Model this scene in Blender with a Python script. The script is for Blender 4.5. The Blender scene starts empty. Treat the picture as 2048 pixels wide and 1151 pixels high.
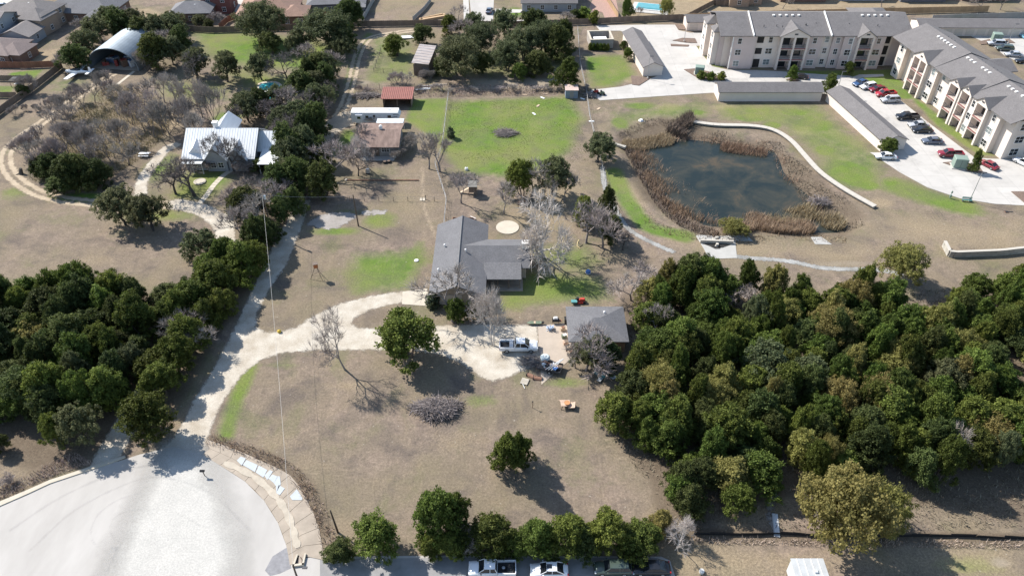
import bpy, math, random
import numpy as np
from mathutils import Vector, Matrix
from mathutils.geometry import tessellate_polygon

R = math.radians
sc = bpy.context.scene
COL = sc.collection
rng = np.random.default_rng(7)
random.seed(7)

# ---------------------------------------------------------------- camera
FPX, PITCH, CAMH = 1530.0, R(39.83), 90.3
cd = bpy.data.cameras.new('camera')
cam = bpy.data.objects.new('camera', cd)
COL.objects.link(cam)
cam.location = (0, 0, CAMH)
cam.rotation_euler = (R(90) - PITCH, 0, 0)
cd.sensor_width = 36.0
cd.lens = 36.0 * FPX / 2048.0
cd.clip_start = 0.5
cd.clip_end = 9000
sc.camera = cam

# ---------------------------------------------------------------- daylight
SUN_EL, SUN_AZ = R(43.0), R(-33.0)       # azimuth the light travels towards, from +X
world = bpy.data.worlds.new('World')
sc.world = world
world.use_nodes = True
wn = world.node_tree.nodes
sky = wn.new('ShaderNodeTexSky')
sky.sky_type = 'NISHITA'
sky.sun_disc = False
sky.sun_elevation = SUN_EL
sky.sun_rotation = R(303)
sky.air_density = 1.2
sky.dust_density = 0.6
sky.ozone_density = 1.6
world.node_tree.links.new(sky.outputs[0], wn['Background'].inputs[0])
wn['Background'].inputs[1].default_value = 0.115
sd = bpy.data.lights.new('sun', 'SUN')
sd.energy = 4.8
sd.angle = R(0.53)
sd.color = (1.0, 0.955, 0.89)
sun = bpy.data.objects.new('sun', sd)
COL.objects.link(sun)
sun.location = (-120, 200, 160)
trav = Vector((math.cos(SUN_EL) * math.cos(SUN_AZ), math.cos(SUN_EL) * math.sin(SUN_AZ), -math.sin(SUN_EL)))
sun.rotation_euler = trav.to_track_quat('-Z', 'Y').to_euler()
vs = sc.view_settings
vs.view_transform = 'Standard'
vs.look = 'None'
vs.exposure = 0.8
vs.gamma = 1.0
vs.use_curve_mapping = False
try:
    sc.cycles.use_denoising = True
    sc.cycles.max_bounces = 6
    sc.cycles.diffuse_bounces = 3
    sc.cycles.glossy_bounces = 2
    sc.cycles.transparent_max_bounces = 6
    sc.cycles.sample_clamp_indirect = 4
    sc.render.filter_size = 1.3
except Exception:
    pass

# ---------------------------------------------------------------- survey: photograph pixel -> place on the ground
SP, CP = math.sin(PITCH), math.cos(PITCH)
def W(x, y, z=0.0):
    a = (x - 1024) / FPX
    t = (y - 575.5) / FPX
    k = (z - CAMH) / (-SP - t * CP)
    return (a * k, (CP - t * SP) * k)
def W3(x, y, z=0.0):
    p = W(x, y, z)
    return Vector((p[0], p[1], z))
def mpp(y):                                # metres per photograph pixel at ground row y
    return CAMH / (FPX * SP + (y - 575.5) * CP)

# ---------------------------------------------------------------- materials
MATS = {}
def mat(name, col, rough=0.8, var=0.15, scale=1.0, metal=0.0, bump=0.0, spec=0.3, objvar=0.0, stretch=None, tint=None, coat=0.0):
    """procedural material: base colour broken up by two octaves of noise, plus per-object variation"""
    if name in MATS:
        return MATS[name]
    m = bpy.data.materials.new(name)
    m.use_nodes = True
    nt = m.node_tree
    N, L = nt.nodes, nt.links
    b = N['Principled BSDF']
    b.inputs['Roughness'].default_value = rough
    b.inputs['Metallic'].default_value = metal
    b.inputs['Specular IOR Level'].default_value = spec
    if coat:
        b.inputs['Coat Weight'].default_value = coat
        b.inputs['Coat Roughness'].default_value = 0.08
    tc = N.new('ShaderNodeTexCoord')
    mp = N.new('ShaderNodeMapping')
    if stretch:
        mp.inputs['Scale'].default_value = stretch
    L.new(tc.outputs['Object'], mp.inputs[0])
    n = N.new('ShaderNodeTexNoise')
    n.inputs['Scale'].default_value = scale
    n.inputs['Detail'].default_value = 6
    n.inputs['Roughness'].default_value = 0.62
    L.new(mp.outputs[0], n.inputs[0])
    mx = N.new('ShaderNodeMix')
    mx.data_type = 'RGBA'
    lo = tuple(c * (1 - var) for c in col)
    hi = tuple(min(1, c * (1 + var)) for c in (tint or col))
    mx.inputs[6].default_value = (*lo, 1)
    mx.inputs[7].default_value = (*hi, 1)
    rp = N.new('ShaderNodeMapRange')
    rp.inputs[1].default_value = 0.3
    rp.inputs[2].default_value = 0.7
    L.new(n.outputs[0], rp.inputs[0])
    L.new(rp.outputs[0], mx.inputs[0])
    out = mx.outputs[2]
    if objvar:
        oi = N.new('ShaderNodeObjectInfo')
        h = N.new('ShaderNodeHueSaturation')
        r2 = N.new('ShaderNodeMapRange')
        r2.inputs[3].default_value = 1 - objvar
        r2.inputs[4].default_value = 1 + objvar
        L.new(oi.outputs['Random'], r2.inputs[0])
        L.new(r2.outputs[0], h.inputs['Value'])
        L.new(out, h.inputs['Color'])
        out = h.outputs[0]
    L.new(out, b.inputs['Base Color'])
    if bump:
        bp = N.new('ShaderNodeBump')
        bp.inputs['Strength'].default_value = bump
        bp.inputs['Distance'].default_value = 0.05
        L.new(n.outputs[0], bp.inputs['Height'])
        L.new(bp.outputs[0], b.inputs['Normal'])
    MATS[name] = m
    return m

def shingle(name, col, row=0.30):
    """shingle courses: brick pattern of the tabs' own colours, with fine relief"""
    if name in MATS:
        return MATS[name]
    m = mat(name, col, 0.92, 0.10, 0.5)
    nt = m.node_tree
    N, L = nt.nodes, nt.links
    b = N['Principled BSDF']
    old = b.inputs['Base Color'].links[0].from_socket
    tc = N.new('ShaderNodeTexCoord')
    nz = N.new('ShaderNodeTexNoise')
    nz.inputs['Scale'].default_value = 3.3
    nz.inputs['Detail'].default_value = 3
    mp = N.new('ShaderNodeMapping')
    mp.inputs['Scale'].default_value = (1.0, 1.0, 6.0)
    L.new(tc.outputs['Object'], mp.inputs[0])
    L.new(mp.outputs[0], nz.inputs[0])
    mm = N.new('ShaderNodeMix')
    mm.data_type = 'RGBA'
    mm.blend_type = 'MULTIPLY'
    mm.inputs[0].default_value = 1
    cr = N.new('ShaderNodeMapRange')
    cr.inputs[1].default_value = 0.3
    cr.inputs[2].default_value = 0.7
    cr.inputs[3].default_value = 0.78
    cr.inputs[4].default_value = 1.18
    L.new(nz.outputs[0], cr.inputs[0])
    L.new(old, mm.inputs[6])
    L.new(cr.outputs[0], mm.inputs[7])
    L.new(mm.outputs[2], b.inputs['Base Color'])
    bp = N.new('ShaderNodeBump')
    bp.inputs['Strength'].default_value = 0.4
    bp.inputs['Distance'].default_value = 0.03
    L.new(nz.outputs[0], bp.inputs['Height'])
    L.new(bp.outputs[0], b.inputs['Normal'])
    return m

def foliage(name, lo, hi, objvar=0.16, rough=0.75, trans=0.25):
    """leaf material: colour runs between two leaf colours by clump (vertex attribute) and by tree"""
    if name in MATS:
        return MATS[name]
    m = bpy.data.materials.new(name)
    m.use_nodes = True
    nt = m.node_tree
    N, L = nt.nodes, nt.links
    b = N['Principled BSDF']
    b.inputs['Roughness'].default_value = rough
    b.inputs['Specular IOR Level'].default_value = 0.25
    at = N.new('ShaderNodeAttribute')
    at.attribute_name = 'tint'
    mx = N.new('ShaderNodeMix')
    mx.data_type = 'RGBA'
    mx.inputs[6].default_value = (*lo, 1)
    mx.inputs[7].default_value = (*hi, 1)
    L.new(at.outputs['Fac'], mx.inputs[0])
    oi = N.new('ShaderNodeObjectInfo')
    h = N.new('ShaderNodeHueSaturation')
    r2 = N.new('ShaderNodeMapRange')
    r2.inputs[3].default_value = 1 - objvar
    r2.inputs[4].default_value = 1 + objvar * 1.2
    r3 = N.new('ShaderNodeMapRange')
    r3.inputs[3].default_value = 0.475
    r3.inputs[4].default_value = 0.52
    mu = N.new('ShaderNodeMath')
    mu.operation = 'FRACT'
    mm = N.new('ShaderNodeMath')
    mm.operation = 'MULTIPLY'
    mm.inputs[1].default_value = 7.13
    L.new(oi.outputs['Random'], mm.inputs[0])
    L.new(mm.outputs[0], mu.inputs[0])
    L.new(mu.outputs[0], r3.inputs[0])
    L.new(oi.outputs['Random'], r2.inputs[0])
    L.new(r2.outputs[0], h.inputs['Value'])
    L.new(r3.outputs[0], h.inputs['Hue'])
    L.new(mx.outputs[2], h.inputs['Color'])
    L.new(h.outputs[0], b.inputs['Base Color'])
    if trans:
        tr = N.new('ShaderNodeBsdfTranslucent')
        ms = N.new('ShaderNodeMixShader')
        ms.inputs[0].default_value = trans
        L.new(h.outputs[0], tr.inputs[0])
        L.new(b.outputs[0], ms.inputs[1])
        L.new(tr.outputs[0], ms.inputs[2])
        L.new(ms.outputs[0], N['Material Output'].inputs[0])
    MATS[name] = m
    return m

def glass(name='window_glass', col=(0.02, 0.025, 0.03)):
    return mat(name, col, 0.12, 0.3, 0.8, spec=0.6)

# ---------------------------------------------------------------- mesh builder
class MB:
    def __init__(s):
        s.v, s.f, s.m = [], [], []
        s.mi = 0
        s.marks = []
    def add(s, vs, fs):
        o = len(s.v)
        s.marks.append((o, len(s.f)))
        s.v += [tuple(p) for p in vs]
        for f in fs:
            s.f.append([i + o for i in f])
            s.m.append(s.mi)
        return s
    def box(s, c, d, rz=0.0, ry=0.0, rx=0.0, top=None):
        x, y, z = d[0] / 2, d[1] / 2, d[2] / 2
        tx, ty = (x, y) if top is None else (x * top[0], y * top[1])
        p = [Vector(q) for q in ((-x, -y, -z), (x, -y, -z), (x, y, -z), (-x, y, -z), (-tx, -ty, z), (tx, -ty, z), (tx, ty, z), (-tx, ty, z))]
        if rz or ry or rx:
            M = Matrix.Rotation(rz, 3, 'Z') @ Matrix.Rotation(ry, 3, 'Y') @ Matrix.Rotation(rx, 3, 'X')
            p = [M @ q for q in p]
        c = Vector(c)
        return s.add([q + c for q in p], [(0, 3, 2, 1), (4, 5, 6, 7), (0, 1, 5, 4), (1, 2, 6, 5), (2, 3, 7, 6), (3, 0, 4, 7)])
    def b2(s, x0, x1, y0, y1, z0, z1):
        return s.box(((x0 + x1) / 2, (y0 + y1) / 2, (z0 + z1) / 2), (abs(x1 - x0), abs(y1 - y0), abs(z1 - z0)))
    def tube(s, pts, r0, r1=None, n=6, cap=True):
        r1 = r0 if r1 is None else r1
        pts = [Vector(p) for p in pts]
        k = len(pts)
        vs, fs = [], []
        for i, p in enumerate(pts):
            d = (pts[min(i + 1, k - 1)] - pts[max(i - 1, 0)]).normalized()
            a = d.orthogonal().normalized() if abs(d.z) < 0.95 else Vector((1, 0, 0)).cross(d).normalized()
            if abs(d.z) < 0.95:
                a = Vector((0, 0, 1)).cross(d).normalized()
            b = d.cross(a)
            r = r0 + (r1 - r0) * i / max(1, k - 1)
            for j in range(n):
                t = 2 * math.pi * j / n
                vs.append(p + a * (r * math.cos(t)) + b * (r * math.sin(t)))
        for i in range(k - 1):
            for j in range(n):
                q = (j + 1) % n
                fs.append((i * n + j, i * n + q, (i + 1) * n + q, (i + 1) * n + j))
        if cap:
            fs.append(tuple(range(n - 1, -1, -1)))
            fs.append(tuple((k - 1) * n + j for j in range(n)))
        return s.add(vs, fs)
    def lathe(s, prof, n=12, c=(0, 0, 0)):
        vs, fs = [], []
        for r, z in prof:
            for j in range(n):
                t = 2 * math.pi * j / n
                vs.append((c[0] + r * math.cos(t), c[1] + r * math.sin(t), c[2] + z))
        for i in range(len(prof) - 1):
            for j in range(n):
                q = (j + 1) % n
                fs.append((i * n + j, i * n + q, (i + 1) * n + q, (i + 1) * n + j))
        fs.append(tuple(range(n - 1, -1, -1)))
        fs.append(tuple((len(prof) - 1) * n + j for j in range(n)))
        return s.add(vs, fs)
    def prism(s, poly, z0, z1):
        """extruded polygon (any simple outline)"""
        n = len(poly)
        ar = sum(poly[i][0] * poly[(i + 1) % n][1] - poly[(i + 1) % n][0] * poly[i][1] for i in range(n))
        if ar < 0:
            poly = poly[::-1]
        vs = [(p[0], p[1], z0) for p in poly] + [(p[0], p[1], z1) for p in poly]
        tri = tessellate_polygon([[Vector((p[0], p[1], 0)) for p in poly]])
        fs = []
        for t in tri:
            a, b, c = t
            cr = (poly[b][0] - poly[a][0]) * (poly[c][1] - poly[a][1]) - (poly[c][0] - poly[a][0]) * (poly[b][1] - poly[a][1])
            t = (a, b, c) if cr > 0 else (a, c, b)
            fs.append(tuple(i + n for i in t))
            fs.append(t[::-1])
        for i in range(n):
            j = (i + 1) % n
            fs.append((i, j, j + n, i + n))
        return s.add(vs, fs)
    def loft(s, rings, cap=True):
        n = len(rings[0])
        vs = [p for r in rings for p in r]
        fs = []
        for i in range(len(rings) - 1):
            for j in range(n):
                q = (j + 1) % n
                fs.append((i * n + j, i * n + q, (i + 1) * n + q, (i + 1) * n + j))
        if cap:
            fs.append(tuple(range(n - 1, -1, -1)))
            fs.append(tuple((len(rings) - 1) * n + j for j in range(n)))
        return s.add(vs, fs)
    def mesh(s, name, mats):
        me = bpy.data.meshes.new(name)
        me.from_pydata(s.v, [], s.f)
        for m in (mats if isinstance(mats, (list, tuple)) else [mats]):
            me.materials.append(m)
        if any(s.m):
            me.polygons.foreach_set('material_index', s.m)
        me.update()
        return me
    def build(s, name, mats, parent=None, loc=None, rz=None, smooth=False):
        me = s.mesh(name, mats)
        if smooth:
            me.polygons.foreach_set('use_smooth', [True] * len(me.polygons))
        return obj(name, me, parent, loc, rz)

def split_parts(b, name, m, parent):
    """every piece added to the builder becomes a part of its own"""
    mk = b.marks + [(len(b.v), len(b.f))]
    for (v0, f0), (v1, f1) in zip(mk[:-1], mk[1:]):
        q = MB()
        q.add(b.v[v0:v1], [[i - v0 for i in f] for f in b.f[f0:f1]])
        q.build(name, m, parent)

def obj(name, me, parent=None, loc=None, rz=None):
    o = bpy.data.objects.new(name, me)
    COL.objects.link(o)
    if parent is not None:
        o.parent = parent
    if loc is not None:
        o.location = loc
    if rz is not None:
        o.rotation_euler = (0, 0, rz)
    return o

def tag(o, label=None, cat=None, group=None, kind=None):
    if label: o['label'] = label
    if cat: o['category'] = cat
    if group: o['group'] = group
    if kind: o['kind'] = kind
    return o

def thing(name, label, cat, loc=(0, 0, 0), rz=0.0, group=None):
    o = bpy.data.objects.new(name, None)
    COL.objects.link(o)
    o.empty_display_size = 0.3
    o.location = loc if len(loc) == 3 else (loc[0], loc[1], 0)
    o.rotation_euler = (0, 0, rz)
    return tag(o, label, cat, group)

KIDS = {}
def copy_thing(root, loc, rz=0.0, scale=None, label=None, group=None, cat=None):
    """a copy of a thing with copies of its parts and sub-parts (mesh data shared)"""
    r = root.copy()
    COL.objects.link(r)
    r.location = loc if len(loc) == 3 else (loc[0], loc[1], 0)
    r.rotation_euler = (0, 0, rz)
    if scale is not None:
        r.scale = scale if hasattr(scale, '__len__') else (scale,) * 3
    if label: r['label'] = label
    if group: r['group'] = group
    if cat: r['category'] = cat
    def rec(src, dst):
        for ch in src.children:
            c = ch.copy()
            COL.objects.link(c)
            c.parent = dst
            rec(ch, c)
    rec(root, r)
    return r

def np_mesh(name, V, F, mats, tint=None):
    """fast mesh from numpy arrays (all faces with the same corner count)"""
    me = bpy.data.meshes.new(name)
    nv, nf, k = len(V), len(F), F.shape[1]
    me.vertices.add(nv)
    me.vertices.foreach_set('co', np.ascontiguousarray(V, dtype=np.float32).ravel())
    me.loops.add(nf * k)
    me.loops.foreach_set('vertex_index', np.ascontiguousarray(F, dtype=np.int32).ravel())
    me.polygons.add(nf)
    me.polygons.foreach_set('loop_start', np.arange(0, nf * k, k, dtype=np.int32))
    try:
        me.polygons.foreach_set('loop_total', np.full(nf, k, dtype=np.int32))
    except Exception:
        pass
    for m in (mats if isinstance(mats, (list, tuple)) else [mats]):
        me.materials.append(m)
    me.update(calc_edges=True)
    if tint is not None:
        a = me.attributes.new('tint', 'FLOAT', 'POINT')
        a.data.foreach_set('value', np.ascontiguousarray(tint, dtype=np.float32))
    return me

# ---------------------------------------------------------------- distance fields on the ground
def sd_poly(X, Y, poly):
    P = np.array(poly, dtype=float)
    d = np.full(X.shape, 1e18)
    inside = np.zeros(X.shape, bool)
    n = len(P)
    for i in range(n):
        a, b = P[i], P[(i + 1) % n]
        e = b - a
        wx, wy = X - a[0], Y - a[1]
        t = np.clip((wx * e[0] + wy * e[1]) / max(1e-9, e @ e), 0, 1)
        d = np.minimum(d, (wx - t * e[0]) ** 2 + (wy - t * e[1]) ** 2)
        c = ((a[1] > Y) != (b[1] > Y))
        if abs(e[1]) > 1e-12:
            xs = a[0] + (Y - a[1]) * e[0] / e[1]
            inside ^= c & (X < xs)
    d = np.sqrt(d)
    return np.where(inside, -d, d)
def sd_line(X, Y, pts, hw):
    P = np.array(pts, dtype=float)
    hw = np.broadcast_to(np.array(hw, dtype=float), (len(P),))
    d = np.full(X.shape, 1e9)
    for i in range(len(P) - 1):
        a, b = P[i], P[i + 1]
        e = b - a
        wx, wy = X - a[0], Y - a[1]
        t = np.clip((wx * e[0] + wy * e[1]) / max(1e-9, e @ e), 0, 1)
        q = np.sqrt((wx - t * e[0]) ** 2 + (wy - t * e[1]) ** 2) - (hw[i] + (hw[i + 1] - hw[i]) * t)
        d = np.minimum(d, q)
    return d
def smooth_path(pts, n=6):
    """Catmull-Rom through the points"""
    P = [np.array(p, float) for p in pts]
    P = [2 * P[0] - P[1]] + P + [2 * P[-1] - P[-2]]
    out = []
    for i in range(1, len(P) - 2):
        for k in range(n):
            t = k / n
            a, b, c, d = P[i - 1], P[i], P[i + 1], P[i + 2]
            out.append(0.5 * ((2 * b) + (c - a) * t + (2 * a - 5 * b + 4 * c - d) * t * t + (3 * b - a - 3 * c + d) * t ** 3))
    out.append(P[-2])
    return [tuple(p) for p in out]
def smooth_loop(pts, n=4):
    P = [np.array(p, float) for p in pts]
    m = len(P)
    out = []
    for i in range(m):
        for k in range(n):
            t = k / n
            a, b, c, d = P[i - 1], P[i], P[(i + 1) % m], P[(i + 2) % m]
            out.append(tuple(0.5 * ((2 * b) + (c - a) * t + (2 * a - 5 * b + 4 * c - d) * t * t + (3 * b - a - 3 * c + d) * t ** 3)))
    return out
def WP(pts, z=0.0):
    return [W(x, y, z) for x, y in pts]
# ---------------------------------------------------------------- terrain
POND = smooth_loop(WP([(1268, 283), (1300, 293), (1350, 282), (1420, 287), (1480, 298), (1545, 303), (1562, 345), (1592, 375), (1622, 405), (1606, 420), (1650, 438),
                       (1690, 446), (1672, 462), (1600, 458), (1560, 452), (1500, 455), (1440, 450), (1410, 447), (1380, 425), (1335, 398), (1308, 365), (1285, 325)], -0.9), 3)
BASIN = smooth_loop(WP([(1225, 262), (1300, 240), (1400, 250), (1480, 262), (1555, 285), (1600, 320), (1650, 370), (1715, 410), (1740, 440), (1715, 470), (1640, 482),
                        (1500, 474), (1400, 462), (1320, 440), (1280, 400), (1240, 330)]), 3)
def zground(X, Y):
    X = np.asarray(X, float)
    Y = np.asarray(Y, float)
    d = sd_poly(X, Y, BASIN)
    w = sd_poly(X, Y, POND)
    t = np.clip(-d / np.maximum(0.5, (-d) + np.maximum(w, 0)), 0, 1)
    z = np.where(d < 0, -1.0 * (t * t * (3 - 2 * t)), 0.0)
    return np.where(w < 0, -1.0 + np.maximum(w, -3) * 0.25, z)

def axis(lo, hi, st, far):
    a = list(np.arange(lo, hi + st / 2, st))
    g, q = st, hi
    up = []
    while q < far:
        g *= 1.45
        q += g
        up.append(q)
    g, q = st, lo
    dn = []
    while q > -far:
        g *= 1.45
        q -= g
        dn.append(q)
    return np.array(dn[::-1] + a + up)
gx = axis(-190, 190, 0.7, 4000)
gy = axis(36, 275, 0.7, 4000)
GX, GY = np.meshgrid(gx, gy)
X, Y = GX.ravel(), GY.ravel()
near = (np.abs(X) < 230) & (Y > 10) & (Y < 330)
cov = np.zeros((len(X), 4))
cov2 = np.zeros((len(X), 4))
Xn, Yn = X[near], Y[near]
C1 = np.zeros((len(Xn), 4))
C2 = np.zeros((len(Xn), 4))
def blob(ch, px, py, rx, ry, s, arr=None):
    arr = C1 if arr is None else arr
    c = W(px, py)
    wx = rx * mpp(py)
    wy = abs(W(px, py - ry)[1] - W(px, py + ry)[1]) / 2
    q = ((Xn - c[0]) / wx) ** 2 + ((Yn - c[1]) / wy) ** 2
    w = s * np.exp(-q * 1.1)
    arr[:, ch] = np.maximum(arr[:, ch], w)
def area(ch, poly, s, soft=3.0, arr=None):
    arr = C1 if arr is None else arr
    d = sd_poly(Xn, Yn, WP(poly))
    arr[:, ch] = np.maximum(arr[:, ch], s * np.clip(0.5 - d / (2 * soft), 0, 1))
def strip(ch, pts, hw, s, soft=1.0, arr=None):
    arr = C1 if arr is None else arr
    d = sd_line(Xn, Yn, smooth_path(WP(pts), 4), hw)
    arr[:, ch] = np.maximum(arr[:, ch], s * np.clip(0.5 - d / (2 * soft), 0, 1))
# channel 0: green grass
area(0, [(900, 205), (1135, 195), (1160, 235), (1135, 300), (1085, 335), (1000, 350), (940, 345), (905, 320), (885, 285)], 0.95, 4)
area(0, [(828, 200), (893, 198), (880, 285), (850, 262), (815, 240)], 1.0, 2)
area(0, [(690, 262), (722, 258), (718, 300), (665, 310)], 0.9, 2)
area(0, [(715, 120), (745, 68), (735, 65), (700, 120), (690, 165), (705, 185)], 0.75, 2)
area(0, [(385, 64), (480, 66), (600, 80), (690, 95), (690, 130), (600, 140), (480, 130), (420, 110)], 0.8, 5)
area(0, [(420, 130), (520, 140), (620, 150), (640, 190), (600, 200), (480, 180)], 0.5, 5)
blob(0, 455, 236, 35, 16, 0.85)
blob(0, 600, 170, 20, 25, 0.8)
area(0, [(370, 345), (450, 335), (470, 360), (420, 395), (345, 395)], 0.7, 3)
blob(0, 320, 335, 45, 40, 0.6)
blob(0, 165, 395, 75, 12, 0.85)
blob(0, 330, 430, 120, 16, 0.5)
blob(0, 30, 385, 40, 20, 0.5)
area(0, [(705, 505), (790, 500), (850, 480), (858, 520), (820, 580), (700, 590), (690, 545)], 0.62, 3)
blob(0, 760, 440, 40, 18, 0.7)
blob(0, 670, 462, 60, 10, 0.75)
blob(0, 700, 425, 60, 10, 0.4)
strip(0, [(500, 735), (480, 780), (462, 830), (452, 870)], 1.4, 0.7, 1.2)
blob(0, 560, 730, 80, 12, 0.35)
area(0, [(1060, 540), (1200, 555), (1230, 600), (1130, 605), (1000, 620), (1000, 590)], 0.7, 3)
area(0, [(1040, 490), (1180, 480), (1215, 520), (1180, 560), (1100, 545)], 0.5, 4)
strip(0, [(1228, 345), (1245, 385), (1268, 420), (1300, 455), (1370, 472)], 2.0, 0.85, 1.5)
area(0, [(1210, 225), (1330, 205), (1420, 200), (1425, 240), (1300, 240), (1230, 265)], 0.5, 4)
area(0, [(1420, 205), (1640, 205), (1700, 260), (1780, 320), (1770, 360), (1690, 380), (1640, 320), (1560, 255), (1440, 240)], 0.5, 4)
blob(0, 1700, 345, 55, 35, 1.0)
blob(0, 1625, 250, 60, 22, 0.8)
strip(0, [(1790, 372), (1850, 392), (1930, 415)], 3.0, 0.85, 3)
area(0, [(1170, 112), (1245, 110), (1270, 150), (1230, 172), (1185, 175)], 0.75, 3)
blob(0, 1185, 130, 14, 22, 1.0)
area(0, [(1560, 143), (1790, 140), (1795, 155), (1700, 160), (1640, 152)], 0.9, 1)
area(0, [(1725, 155), (1800, 158), (1830, 200), (1790, 195)], 0.85, 1.5)
area(0, [(1810, 185), (1840, 200), (1990, 312), (1960, 312), (1870, 250)], 0.65, 1)
area(0, [(1392, 92), (1422, 90), (1452, 140), (1425, 135)], 0.55, 1)
area(0, [(1905, 40), (1960, 42), (1955, 52), (1900, 52)], 0.95, 1.5)
area(0, [(2010, 90), (2060, 92), (2060, 108), (2030, 105)], 0.7, 1.5)
blob(0, 1940, 1130, 90, 25, 0.45)
area(0, [(18, 145), (88, 138), (70, 158), (10, 160)], 0.7, 1)
area(0, [(-20, 172), (30, 172), (20, 195), (-20, 198)], 0.7, 1)
blob(0, 130, 165, 60, 12, 0.45)
blob(0, 20, 300, 30, 20, 0.4)
blob(0, 880, 180, 50, 12, 0.3)
area(0, [(760, 120), (830, 110), (835, 150), (770, 170), (720, 175)], 0.4, 4)
blob(0, 970, 170, 70, 15, 0.5)
blob(0, 800, 820, 100, 40, 0.2)
blob(0, 960, 800, 60, 18, 0.45)
blob(0, 1130, 765, 60, 15, 0.5)
blob(0, 345, 870, 26, 20, 0.25)
blob(0, 255, 85, 40, 10, 0.5)
blob(0, 155, 45, 10, 5, 0.6)
blob(0, 1030, 25, 20, 12, 0.9)
blob(0, 1010, 560, 60, 30, 0.5)
for a, b, rx, ry, st_ in ((1500, 235, 40, 10, .9), (1590, 225, 40, 9, .9), (1280, 212, 40, 9, .8), (1240, 245, 20, 14, .9), (1390, 225, 30, 8, .8), (1650, 300, 25, 14, .9), (1735, 370, 30, 12, .9), (1545, 250, 22, 8, .9)):
    blob(0, a, b, rx, ry, st_)
for a, b, rx, ry, st_ in ((1340, 215, 40, 10, .9), (1450, 215, 40, 8, .8), (1610, 262, 30, 12, .9), (1665, 265, 25, 12, .8), (1690, 320, 20, 10, .7), (1760, 405, 40, 14, .8), (1070, 250, 60, 25, .7), (1130, 235, 40, 25, .7), (980, 215, 50, 10, .5), (1000, 300, 60, 18, .4), (1225, 150, 20, 14, .8), (1260, 160, 20, 10, .8), (560, 880, 120, 40, .5), (900, 880, 120, 50, .5), (760, 960, 120, 40, .4), (700, 770, 90, 20, .6), (200, 520, 120, 25, .5), (90, 460, 80, 20, .4), (110, 210, 50, 14, .5), (820, 540, 30, 30, .5), (640, 560, 40, 30, .4)):
    blob(1, a, b, rx, ry, st_)
area(0, [(870, 95), (1150, 95), (1160, 150), (940, 158), (870, 150)], 0.42, 5)
area(0, [(735, 70), (830, 62), (840, 150), (760, 175), (715, 170)], 0.45, 4)
area(0, [(100, 150), (190, 150), (150, 190), (90, 190)], 0.4, 4)
area(0, [(290, 150), (470, 160), (480, 200), (400, 220), (300, 190)], 0.42, 5)
# channel 1: straw / golden dry grass
area(1, [(220, 185), (330, 200), (380, 240), (330, 275), (260, 270), (200, 220)], 0.9, 4)
area(1, [(1260, 440), (1400, 465), (1640, 490), (1880, 470), (2060, 420), (2060, 500), (1880, 510), (1700, 530), (1450, 520), (1300, 490)], 0.75, 7)
area(1, [(1750, 400), (1950, 420), (2060, 425), (2060, 520), (1850, 520), (1720, 480)], 0.6, 9)
area(1, [(1250, -10), (1560, -10), (1900, 0), (1960, 15), (1940, 30), (1460, 30), (1260, 42)], 1.0, 2)
area(1, [(760, 360), (900, 350), (900, 450), (780, 440)], 0.45, 4)
area(1, [(960, 400), (1180, 380), (1200, 480), (980, 470)], 0.5, 5)
area(1, [(1320, 1068), (2060, 1068), (2060, 1180), (1345, 1180)], 0.6, 4)
area(1, [(1060, 340), (1190, 330), (1200, 430), (1040, 420)], 0.5, 4)
area(1, [(1460, 960), (1600, 930), (1620, 1060), (1420, 1070)], 0.7, 3)
area(1, [(-40, 880), (70, 900), (100, 950), (-40, 1010)], 0.5, 3)
area(1, [(500, -10), (700, 25), (700, 45), (600, 55), (560, 50)], 0.9, 2)
area(1, [(745, -10), (925, -10), (905, 45), (735, 45)], 0.45, 3)
area(1, [(60, 105), (125, 95), (122, 130), (60, 133)], 0.85, 1.5)
area(1, [(-10, 150), (120, 150), (60, 260), (-10, 330)], 0.3, 5)
blob(1, 1180, 430, 60, 80, 0.5)
blob(1, 600, 900, 200, 100, 0.25)
blob(1, 1100, 780, 150, 60, 0.35)
blob(1, 1270, 400, 50, 50, 0.7)
area(1, [(240, 25), (300, 15), (330, 30), (280, 50)], 0.9, 2)
# channel 2: bare pale soil and rock
area(2, [(930, 155), (1160, 150), (1165, 182), (930, 185)], 0.75, 3)
area(2, [(745, 60), (880, 50), (1150, 60), (1160, 100), (900, 105), (760, 100)], 0.35, 4)
blob(2, 730, 165, 25, 8, 0.7)
blob(2, 1500, 510, 200, 20, 0.35)
blob(2, 1700, 528, 160, 12, 0.6)
area(2, [(1380, 1072), (2060, 1078), (2060, 1110), (1400, 1100)], 0.55, 2)
blob(2, 2000, 1125, 40, 15, 0.7)
blob(2, 1960, 640, 60, 25, 0.6)
blob(2, 1855, 610, 30, 30, 0.6)
blob(2, 2020, 700, 40, 40, 0.55)
blob(2, 690, 240, 50, 30, 0.6)
blob(2, 1200, 140, 40, 5, 0.3)
blob(2, 1100, 700, 60, 50, 0.55)
blob(2, 950, 375, 20, 14, 0.6)
blob(2, 560, 200, 45, 22, 0.6)
area(2, [(100, 480), (380, 480), (400, 570), (300, 590), (80, 560)], 0.2, 6)
for a, b in ((455, 235), (300, 330)):
    blob(2, a, b, 25, 8, 0.2)
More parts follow.
